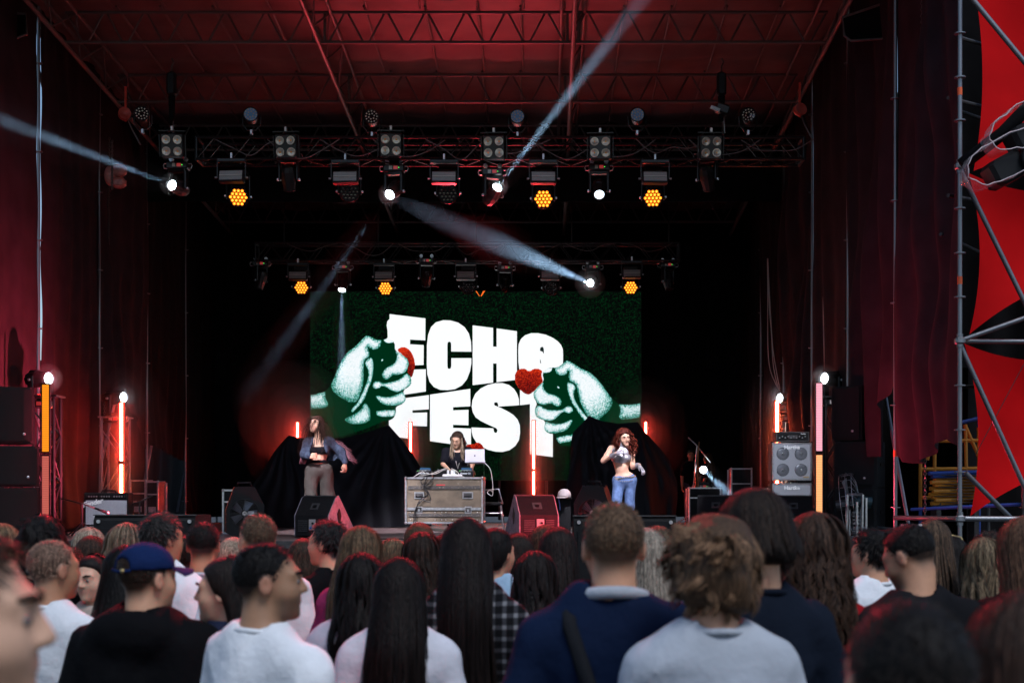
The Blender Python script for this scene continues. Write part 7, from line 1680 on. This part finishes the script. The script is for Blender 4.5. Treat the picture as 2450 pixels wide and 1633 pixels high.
# flying jacket flap and fringe
v = []; f = []
A_, B_ = j['shr'] + [.0, .05, -.12], j['elr'] + [-.01, .04, -.02]
for i in range(9):
    for q in range(7): u, w2 = i / 8, q / 6; pnt = A_ * (1 - u) + B_ * u + np.array((-.02 * w2, .03 * math.sin(u * 6), -.17 * w2 * (1 - .5 * u) + .01 * math.sin(u * 9))); v.append(pnt); 
    for q in range(6):
        if i: a = i * 7 + q; f.append((a, a + 1, a - 6, a - 7))
mobj('jacket_flap', v, f, cl_d, t, True)
b = MB(); rr = random.Random(4)
for s0, s1 in (('shr', 'elr'), ('elr', 'wrr')):
    for i in range(22):
        u = i / 22; p = j[s0] * (1 - u) + j[s1] * u + np.array((.05, .02, .035)); d = np.array((.11 + rr.uniform(-.02, .03), .01, -.07 + rr.uniform(-.03, .04))); b.tube([p, p + d * .5 + [0, 0, .012], p + d], .0035, 4)
b.build('fringe', clothmat('fringe', (.22, .10, .12)), t, True); b = MB()
for i in range(10): p = j['ell'] + np.array((-.05 + .01 * i, 0, -.04)); b.tube([p, p + [-.01, 0, -.05], p + [-.015 + rr.uniform(-.02, .02), 0, -.10]], .0035, 4)
b.build('fringe', clothmat('fringe', (.22, .10, .12)), t, True)
def bra(p): d = torso(p, .011); return smax(smax(d, p[2] - (ch[2] + .055 - 2.5 * np.maximum(p[0] - ch[0] - .05, 0) * 0), .006), (ch[2] - .055) - p[2], .006)
cloth('bra_top', bra, ch - [.2, .18, .12], ch + [.2, .18, .12], clothmat('black top', (.008, .008, .01)), t, .010)
for sx in (-1, 1): MB().tube([tuple(ch + [sx * .06, -.11, .05]), tuple(ch + [sx * .055, -.085, .11]), tuple(nb + [sx * .05, -.03, .015])], .005, 5).build('strap', mCABLE, t, True)
mTRO = clothmat('grey brown trousers', (.07, .062, .054), noise=.2)
def trou(p): d = legs_cloth(p, j, [.104, .098, .088], 41, .012); d = smin(d, ell(p, hp + [0, 0, .0], (.165, .125, .13)), .05); return smax(d, p[2] - (j['waist'][2] - .055), .01)
cloth('trousers', trou, lo, hi, mTRO, t, .014)
def band(p): return smax(smax(torso(p, .016), p[2] - (j['waist'][2] - .01), .004), (j['waist'][2] - .06) - p[2], .004)
cloth('waistband', band, hp - [.25, .2, .05], hp + [.25, .2, .3], clothmat('black band', (.01, .01, .012)), t, .011)
hand_obj(t, j['wrl'], j['wrl'] + [.06, -.03, .02], (-.2, -.8, .3), .85, col=tuple(sk), mirror=1); hand_obj(t, j['wrr'], j['wrr'] + [.0, -.02, -.1], (.7, -.5, 0), .5, col=tuple(sk), mirror=-1)
for q in 'lr': MB().sphere(tuple(j['foot' + q] + [0, -.05, .05]), (.05, .13, .05), 12, 8).build('shoe', mat('white shoe', (.5, .5, .5), .6), t, True)

# ---- curly haired dancer in a silver top
J = dict(shl=(1463, 1072, 0), shr=(1511, 1075, .02), ell=(1443, 1102, -.06), wrl=(1474, 1084, -.22), elr=(1514, 1116, -.03), wrr=(1530, 1112, -.14), waist=(1487, 1120, 0), hipl=(1480, 1150, 0), hipr=(1509, 1148, 0), knl=(1475, 1208, -.06), knr=(1506, 1208, .02), footl=(1476, 1272, 0), footr=(1504, 1272, .1))
t, j, HM, c, torso, (lo, hi), sk, nb, ch, hp = figure('dancer with red curly hair in a silver crop top and blue jeans', YD, J, (1494, 1047, -.02), (196, -10, 8), 'pale')
face_bits(t, HM, 1, (.08, .03, .02), closed=True)
hair_obj('curly', (.26, .045, .026), t, HM, 601, .16, 1.0, .002)
n = 420; k = 16; ang = rg.uniform(-2.5, 2.5, n) + math.pi; rad = rg.uniform(.10, .18, n); a0 = np.array(HM.translation)
fall = np.linspace(0, 1, k)[None] * rg.uniform(.2, .5, (n, 1)); ph = rg.uniform(0, 6.28, (n, 1)); ang = np.where(np.abs(np.angle(np.exp(1j * (ang - 1.5 * math.pi)))) < .75, ang + math.pi, ang)
out = np.clip(fall / .12, 0, 1) * .06
px_ = (rad[:, None] * .75 + out) * np.cos(ang)[:, None] + .014 * np.sin(fall * 75 + ph); py_ = (rad[:, None] * .8 + out) * np.sin(ang)[:, None] + .014 * np.cos(fall * 75 + ph) + .03; pz_ = .11 - rad[:, None] * .25 - fall + .006 * np.sin(fall * 60 + ph * 2)
b = MB(); rr = random.Random(9)
for i in range(96):
    an = rr.uniform(0, 2 * math.pi)
    if abs(math.atan2(math.sin(an - 1.5 * math.pi), math.cos(an - 1.5 * math.pi))) < .62: continue
    r0 = rr.choice([rr.uniform(.005, .03), rr.uniform(.03, .075)]); Lk = rr.uniform(.26, .46); ph0 = rr.uniform(0, 6.28); fq = rr.uniform(55, 80); pts = []; o_ = rr.uniform(.05, .105)
    for q in range(34):
        u = q / 33; f_ = u * Lk; rad = r0 + (o_ + .02) * min(1, (f_ / .16)) ** .7 - .03 * max(0, u - .6); cr = .014 * min(1, f_ / .05); pts.append(a0 + np.array((math.cos(an) * rad + cr * math.cos(f_ * fq + ph0), .025 + math.sin(an) * rad * .9 + cr * math.sin(f_ * fq + ph0), .125 - r0 * .4 - f_)))
    b.tube(pts, [.0085] * 28 + [.007, .006, .005, .004, .003, .002], 5)
b.build('hair_curls', hairmat((.30, .052, .028)), t, True)
strands(t, a0 + np.stack([px_, py_, pz_], 2), rg.uniform(.002, .004, (n, 1)) * np.interp(np.linspace(0, 1, k), [0, .1, .9, 1], [.5, 1, 1, .3])[None], (.20, .035, .018), a0)
mSIL = mat('silver lame', (.42, .40, .43), .35, .6, bump=.5, bscale=16, noise=.2)
def crop(p):
    d = torso(p, .012); d = smin(d, cap(p, nb - [0, 0, .01], nb + (np.array(HM.translation) - nb) * .45, .058, .058), .02); d = smax(d, (ch[2] - .085 + .25 * np.abs(p[0] - ch[0])) - p[2], .006); arm = np.minimum(cap(p, j['shl'] + [-.01, 0, .04], j['shl'] + [-.05, 0, -.16], .052, .05), cap(p, j['shr'] + [.01, 0, .04], j['shr'] + [.05, 0, -.16], .052, .05))
    return smax(d, -arm, .01) + wob(p, .003, 8, 60)
cloth('crop_top', crop, ch - [.24, .2, .16], ch + [.24, .2, .36], mSIL, t, .010)
mJEAN = clothmat('blue jeans', (.12, .19, .36), noise=.35, nscale=16)
def jeans(p): d = legs_cloth(p, j, [.086, .074, .078], 51, .006); d = smin(d, ell(p, hp + [0, .01, .0], (.168, .124, .125)), .05); return smax(d, p[2] - (j['waist'][2] - .02 + .12 * (p[0] - hp[0])), .008)
cloth('jeans', jeans, lo, hi, mJEAN, t, .014)
b = MB(); 
for i in range(16): a = math.pi * (1.08 + .84 * i / 15); b.sphere(tuple(hp + [.155 * math.cos(a), .128 * math.sin(a), .05 + .12 * .155 * math.cos(a) - .012 * math.sin(i * .4) ** 2]), .011, 7, 5)
for i in range(12): a = math.pi * (1.2 + .6 * i / 11); b.sphere(tuple(hp + [.158 * math.cos(a), .131 * math.sin(a), .015 - .03 * math.sin(i / 11 * math.pi)]), .008, 6, 4)
b.build('chain_belt', mat('gold chain', (.6, .45, .25), .3, .9), t, True)
for q, e in (('l', 1), ('r', -1)):
    d_ = j['wr' + q] - j['el' + q]; g0 = j['wr' + q] - d_ * .38
    MB().cyl(tuple(g0), tuple(j['wr' + q]), .040, .032, 14, False).build('glove_cuff', mSIL, t, True)
hand_obj(t, j['wrl'], j['wrl'] + [.10, -.02, .03], (-.2, -.8, .5), .75, m=mSIL, mirror=1); hand_obj(t, j['wrr'], j['wrr'] + [.06, -.04, -.10], (.6, -.5, .4), .25, m=mSIL, mirror=-1)
for q in 'lr': MB().sphere(tuple(j['foot' + q] + [0, -.05, .05]), (.05, .13, .05), 12, 8).build('shoe', mat('white shoe', (.5, .5, .5), .6), t, True)

# ---- disc jockey
YJ = 22.42
J = dict(shl=(1069, 1080, 0), shr=(1122, 1080, .02), ell=(1060, 1110, -.08), wrl=(1073, 1122, -.34), elr=(1130, 1110, -.1), wrr=(1128, 1124, -.34), waist=(1096, 1125, .03), hipl=(1085, 1150, .04), hipr=(1107, 1150, .04), knl=(1084, 1202, .0), knr=(1108, 1202, .0), footl=(1082, 1262, 0), footr=(1110, 1262, .05))
t, j, HM, c, torso, (lo, hi), sk, nb, ch, hp = figure('disc jockey in a black t-shirt with headphones and long blond hair behind the table', YJ, J, (1094, 1052, -.06), (160, -24, -6), 'pale')
face_bits(t, HM, 1, (.10, .06, .04), closed=True); hair_obj('long', (.10, .06, .042), t, HM, 701, .14)
n = 260; k = 12; sd = rg.choice([-1, 1], n); a0 = np.array(HM.translation); tt = np.linspace(0, 1, k)
x0 = sd * rg.uniform(.066, .088, n); pth = np.zeros((n, k, 3)); pth[..., 0] = a0[0] + x0[:, None] * (1 + .08 * tt) + rg.normal(0, .012, (n, 1)) * tt; pth[..., 1] = a0[1] - .03 - .04 * tt + rg.normal(0, .025, (n, 1)); pth[..., 2] = a0[2] + .03 - tt * rg.uniform(.2, .36, (n, 1))
strands(t, pth, rg.uniform(.004, .009, (n, 1)) * np.interp(tt, [0, .8, 1], [.8, 1, .2])[None], (.52, .38, .26), a0 + [0, .1, 0])
def tee(p):
    d = torso(p, .03)
    for q in 'lr': d = smin(d, limb(p, [j['sh' + q], j['sh' + q] * .25 + j['el' + q] * .75], [.068, .066]), .03); d = smin(d, cap(p, nb, j['sh' + q], .05, .06), .03)
    nk = cap(p, nb - [0, .03, .03], nb + [0, -.06, .2], .062, .08); d = smax(d, -nk, .01)
    return smax(d, (hp[2] - .05) - p[2], .01) + wob(p, .007, 61, 30)
cloth('shirt', tee, lo, hi, clothmat('black tee', (.010, .010, .014)), t, .014)
def trou2(p): d = legs_cloth(p, j, [.10, .085, .08], 71, .006); return smax(smin(d, ell(p, hp, (.155, .12, .12)), .05), p[2] - hp[2] - .08, .01)
cloth('trousers', trou2, lo, hi, clothmat('dark jeans', (.02, .025, .05)), t, .018)
hand_obj(t, j['wrl'], j['wrl'] + [.04, -.08, -.03], (0, -.2, 1), .35, col=tuple(sk)); hand_obj(t, j['wrr'], j['wrr'] + [.02, -.09, -.03], (0, -.2, 1), .35, col=tuple(sk), mirror=-1)
for q in 'lr': MB().sphere(tuple(j['foot' + q] + [0, -.05, .05]), (.05, .13, .05), 12, 8).build('shoe', mat('white shoe', (.5, .5, .5), .6), t, True)
hp_ = MB(HM); pts = [(.092 * math.cos(a), -.01, .035 + .092 * math.sin(a)) for a in np.linspace(-.1, math.pi + .1, 15)]; hp_.tube(pts, .009, 6); hd = hp_.build('headphone_band', mBLACKP, t, True)
for sx in (-1, 1): MB(HM).lathe([(.034, 0), (.042, .012), (.04, .03), (.02, .036), (.001, .036)], 14, (sx * .082, -.005, .01), (sx, 0, 0)).build('ear_cup', mBLACKP, hd, True)
for sx in (-1, 1): MB(HM).tube([(sx * .032 + .02 * math.cos(a), .104, .0 + .016 * math.sin(a)) for a in np.linspace(0, 6.0, 12)], .0016, 4, True).build('spectacle_rim', mDSTEEL, t, True)
MB().tube([tuple(nb + [-.05, -.05, .0]), tuple(ch + [-.03, -.15, .0]), tuple(ch + [.01, -.16, -.14]), tuple(ch + [.04, -.14, .0]), tuple(nb + [.05, -.05, 0])], .008, 5).build('lanyard', mat('pale lanyard', (.5, .45, .4), .7), t, True)

# ---- bystanders in the dark corner
b1 = person('bystander in a dark top with hands raised to her face in the dark corner', 1653, 1077, 126, ('bun', (.02, .012, .01), .2), BK, 176, fem=True, face=True, group='bystanders', skin='tan', fine=.011)
b1[0].location.z = DECK; o1 = b1[0]
b2 = person('bystander with long fair hair turned away in the dark corner', 1693, 1085, 124, ('long', (.22, .11, .06), .5), BK, 60, fem=True, group='bystanders', fine=.011); b2[0].location.z = DECK
for o, (px_, py_) in ((b1[0], (1653, 1077)), (b2[0], (1693, 1085))):
    H_ = ZP(py_, o.location.y) - DECK; full = ZP(py_, o.location.y); kk = H_ / full; o.scale = (kk, kk, kk)

# ---- accessories in the crowd
def local(i): return crowd[i]
def acc(i, name, b, m, smooth=True): return b.build(name, m, crowd[i][0], smooth)
t, HM, s = crowd[7]      # navy cap
mCAP = clothmat('navy cap', (.007, .018, .07), noise=.12)
HS = HM @ Matrix.Scale(s, 4)
def capf(q): d = ell(q, (0, -.012, .035), (.090, .110, .094)); d = smax(d, (.035 - .16 * (q[1] + .1) * 0 - q[2]) * .9, .006); ar = ell(q, (0, -.125, .045), (.042, .05, .036)); return smax(d, -ar, .006)
v, f = surfnet(capf, np.arange(-.12, .121, .007), np.arange(-.15, .15, .007), np.arange(-.02, .16, .007)); v = smooth(v, f, 1); HMn = np.array(HS)
cp = mobj('cap', v @ HMn[:3, :3].T + HMn[:3, 3], f.tolist(), mCAP, t, True)
b = MB(HS); n = 13; vv = []; ff = []
for i in range(n):
    a = -1.15 + 2.3 * i / (n - 1); x = math.sin(a); yv = math.cos(a)
    for w2 in (0, .5, 1): r0 = .1 + .085 * w2 * max(0, math.cos(a)) ** .7; vv.append((x * (.088 + .012 * w2), .095 * yv + .085 * w2 * max(0, yv) ** .6, .042 - .012 * w2 - .02 * w2 * x * x))
for i in range(n - 1):
    for w2 in (0, 1): a = i * 3 + w2; ff.append((a, a + 1, a + 4, a + 3))
k0 = len(vv); vv += [(x, y_, z_ - .006) for x, y_, z_ in vv]; ff += [tuple(q + k0 for q in fq[::-1]) for fq in ff]
b.add(vv, ff).build('brim', mCAP, cp, True); MB(HS).tube([(-.05, -.108, .035), (0, -.121, .030), (.05, -.108, .035)], .006, 6).build('strap', mCAP, cp, True); MB(HS).sphere((.022, -.120, .034), (.011, .006, .008), 8, 6).build('buckle', mat('brass', (.6, .42, .18), .35, .8), cp, True)
MB().tube([(.085 * s * math.cos(a), -.03 * s + .085 * s * math.sin(a), 1.475 * s) for a in np.linspace(0, 2 * math.pi, 20)[:-1]], .012, 6, True).build('undershirt_collar', clothmat('white', (.7, .73, .78)), t, True)
t, HM, s = crowd[4]      # navy jacket collar and strap
MB().tube([(.082 * s * math.cos(a), -.02 * s + .085 * s * math.sin(a), (1.50 - .02 * math.sin(a)) * s) for a in np.linspace(0, 2 * math.pi, 22)[:-1]], .02, 7, True).build('shirt_collar', clothmat('pale grey collar', (.42, .45, .5)), t, True)
MB().tube([(-.11 * s, .1, 1.44 * s), (-.125 * s, -.02, 1.50 * s), (-.12 * s, -.12 * s, 1.43 * s), (-.06 * s, -.158 * s, 1.25 * s), (.02 * s, -.16 * s, 1.05 * s)], .024, 4).build('bag_strap', clothmat('bag strap', (.012, .013, .016)), t, True)
MB().box((-.045 * s, -.172 * s, 1.20 * s), (.07, .012, .05), rz=0, bev=.005).build('strap_buckle', mBLACKP, t, True)
t, HM, s = crowd[11]     # claw clip
HS = HM @ Matrix.Scale(s, 4); b = MB(HS)
for k in range(5): b.tube([(-.025 + .004 * k, -.125, -.05 - .022 * k), (.0, -.148, -.06 - .02 * k), (.025 - .004 * k, -.125, -.05 - .022 * k)], .006, 5)
b.tube([(.0, -.148, -.05), (0, -.15, -.10), (.004, -.142, -.15)], .009, 6); b.build('claw_clip', mat('marbled clip', (.5, .4, .36), .3, noise=.5, nscale=60), t, True)
t, HM, s = crowd[31]     # flower clip
HS = HM @ Matrix.Scale(s, 4); b = MB(HS)
for k in range(6): a = k * 1.047; b.sphere((-.06 + .022 * math.cos(a), -.095, .05 + .022 * math.sin(a)), (.013, .008, .013), 7, 5)
b.build('flower_clip', mat('pale petals', (.55, .45, .4), .6), t, True)
t, HM, s = crowd[45]     # sunglasses on the head
HS = HM @ Matrix.Scale(s, 4); MB(HS).tube([(-.09, -.02, .06), (-.07, .04, .125), (-.02, .055, .135), (.02, .055, .135), (.07, .04, .125), (.09, -.02, .06)], .006, 5).build('sunglasses', mat('gold frame', (.6, .45, .2), .3, .8), t, True)
t, HM, s = crowd[44]     # white hair clip
MB(HM @ Matrix.Scale(s, 4)).tube([(-.16, -.05, .10), (-.1, -.06, .10), (-.05, -.05, .10)], [.012, .015, .012], 7).build('hair_clip', mWHITE, t, True)
t, HM, s = crowd[42]     # strap
MB().tube([(.1 * s, .1, 1.44 * s), (.12 * s, -.02, 1.485 * s), (.11 * s, -.13 * s, 1.40 * s), (.05 * s, -.15 * s, 1.15 * s)], .016, 4).build('bag_strap', clothmat('olive strap', (.05, .05, .04)), t, True)
# ================================================================ stage smoke where the beams cross, and halo clouds added round tubes and lenses
VOL = {}
def volmat(dens):
    if dens in VOL: return VOL[dens]
    m = bpy.data.materials.new('stage smoke %g' % dens); m.use_nodes = True; nt = m.node_tree
    nt.nodes.remove(nt.nodes['Principled BSDF'])
    v_ = nt.nodes.new('ShaderNodeVolumePrincipled'); v_.inputs['Density'].default_value = dens; v_.inputs['Color'].default_value = (1, 1, 1, 1); v_.inputs['Anisotropy'].default_value = .15
    nt.links.new(v_.outputs[0], nt.nodes['Material Output'].inputs['Volume']); VOL[dens] = m; return m
def puff(a, b, ra, dens, ext=1.0, rz=None):
    """a cloud stretched from a to b, for drifting smoke and for added lamp halos"""
    a = Vector(a); b = Vector(b); d = b - a; c = (a + b) / 2; L = d.length / 2 * ext
    M = Matrix.Translation(c) @ d.to_track_quat('Z', 'Y').to_matrix().to_4x4()
    o = MB(M).sphere((0, 0, 0), (ra, rz or ra, L), 20, 14).build('smoke', volmat(dens), None, True); tag(o, kind='stuff'); return o
def beam_smoke(a, b, n, r0, r1, dens):
    """a run of overlapping clouds along a beam, so that it thins out softly"""
    a = Vector(a); b = Vector(b)
    for i in range(n):
        u0, u1 = i / n - .12, (i + 1) / n + .35; r = r0 + (r1 - r0) * (i + .5) / n
        puff(a.lerp(b, max(u0, -.02)), a.lerp(b, u1), r, dens)
beam_smoke(H1, H1.lerp(B1, .9), 3, .22, .34, .012)
beam_smoke(P(900, 520, 20.5), P(640, 872, 23.4), 3, .28, .36, .012)
beam_smoke(H4, P(1510, 40, 17.9), 3, .22, .45, .012)
for a_, b_, r_ in ((H6, P(1150, 568, 22.4), .24), (P(1370, 660, 26.0), P(1035, 516, 20.7), .30), (P(1300, 630, 25), P(1090, 540, 21.6), .42), (P(1210, 593, 23.6), P(985, 494, 19.8), .22), (P(1140, 563, 22.3), P(940, 474, 19.0), .13)): puff(a_, b_, r_, .009)
puff(P(818, 700, 26.9), P(822, 950, 26.7), .22, .02)
puff(P(1678, 1118, 26.1), P(1790, 1225, 23.6), .25, .02)
for px, y0, y1, Y, r in ((291, 950, 1250, 22.4, 1), (1859, 950, 1180, 24, .8), (1545, 1000, 1060, 29, 1.1), (712, 1000, 1060, 29, 1.5), (982, 1000, 1190, 29, .9), (1277, 1000, 1225, 29, .9)):
    for q, dn in ((.12, .3), (.2, .14), (.32, .07), (.5, .035), (.8, .018)): puff(P(px, y0, Y) + Vector((0, 0, q * r)), P(px, y1, Y) - Vector((0, 0, q * r)), q * r, dn)  # nested clouds added to give each tube a soft red halo
puff(P(590, 960, 28.4), P(770, 1000, 28.4), 1.0, .02, 1.3); puff(P(610, 1000, 28.6), P(740, 1020, 28.6), .8, .03, 1.6)
for h_, r_ in ((P(117, 905, 19.1), .2), (P(296, 950, 22.55), .2), (P(1972, 905, 20.5), .2), (P(1865, 952, 24.1), .2), (H6, .3), (H3, .16), (H4, .16), (H1, .16)):
    for q, dn in ((.5, .5), (1, .16)): puff(Vector(h_) + Vector((0, -.04, -r_ * q)), Vector(h_) + Vector((0, -.04, r_ * q)), r_ * q, dn)  # small clouds added as a pale halo round each lit lens
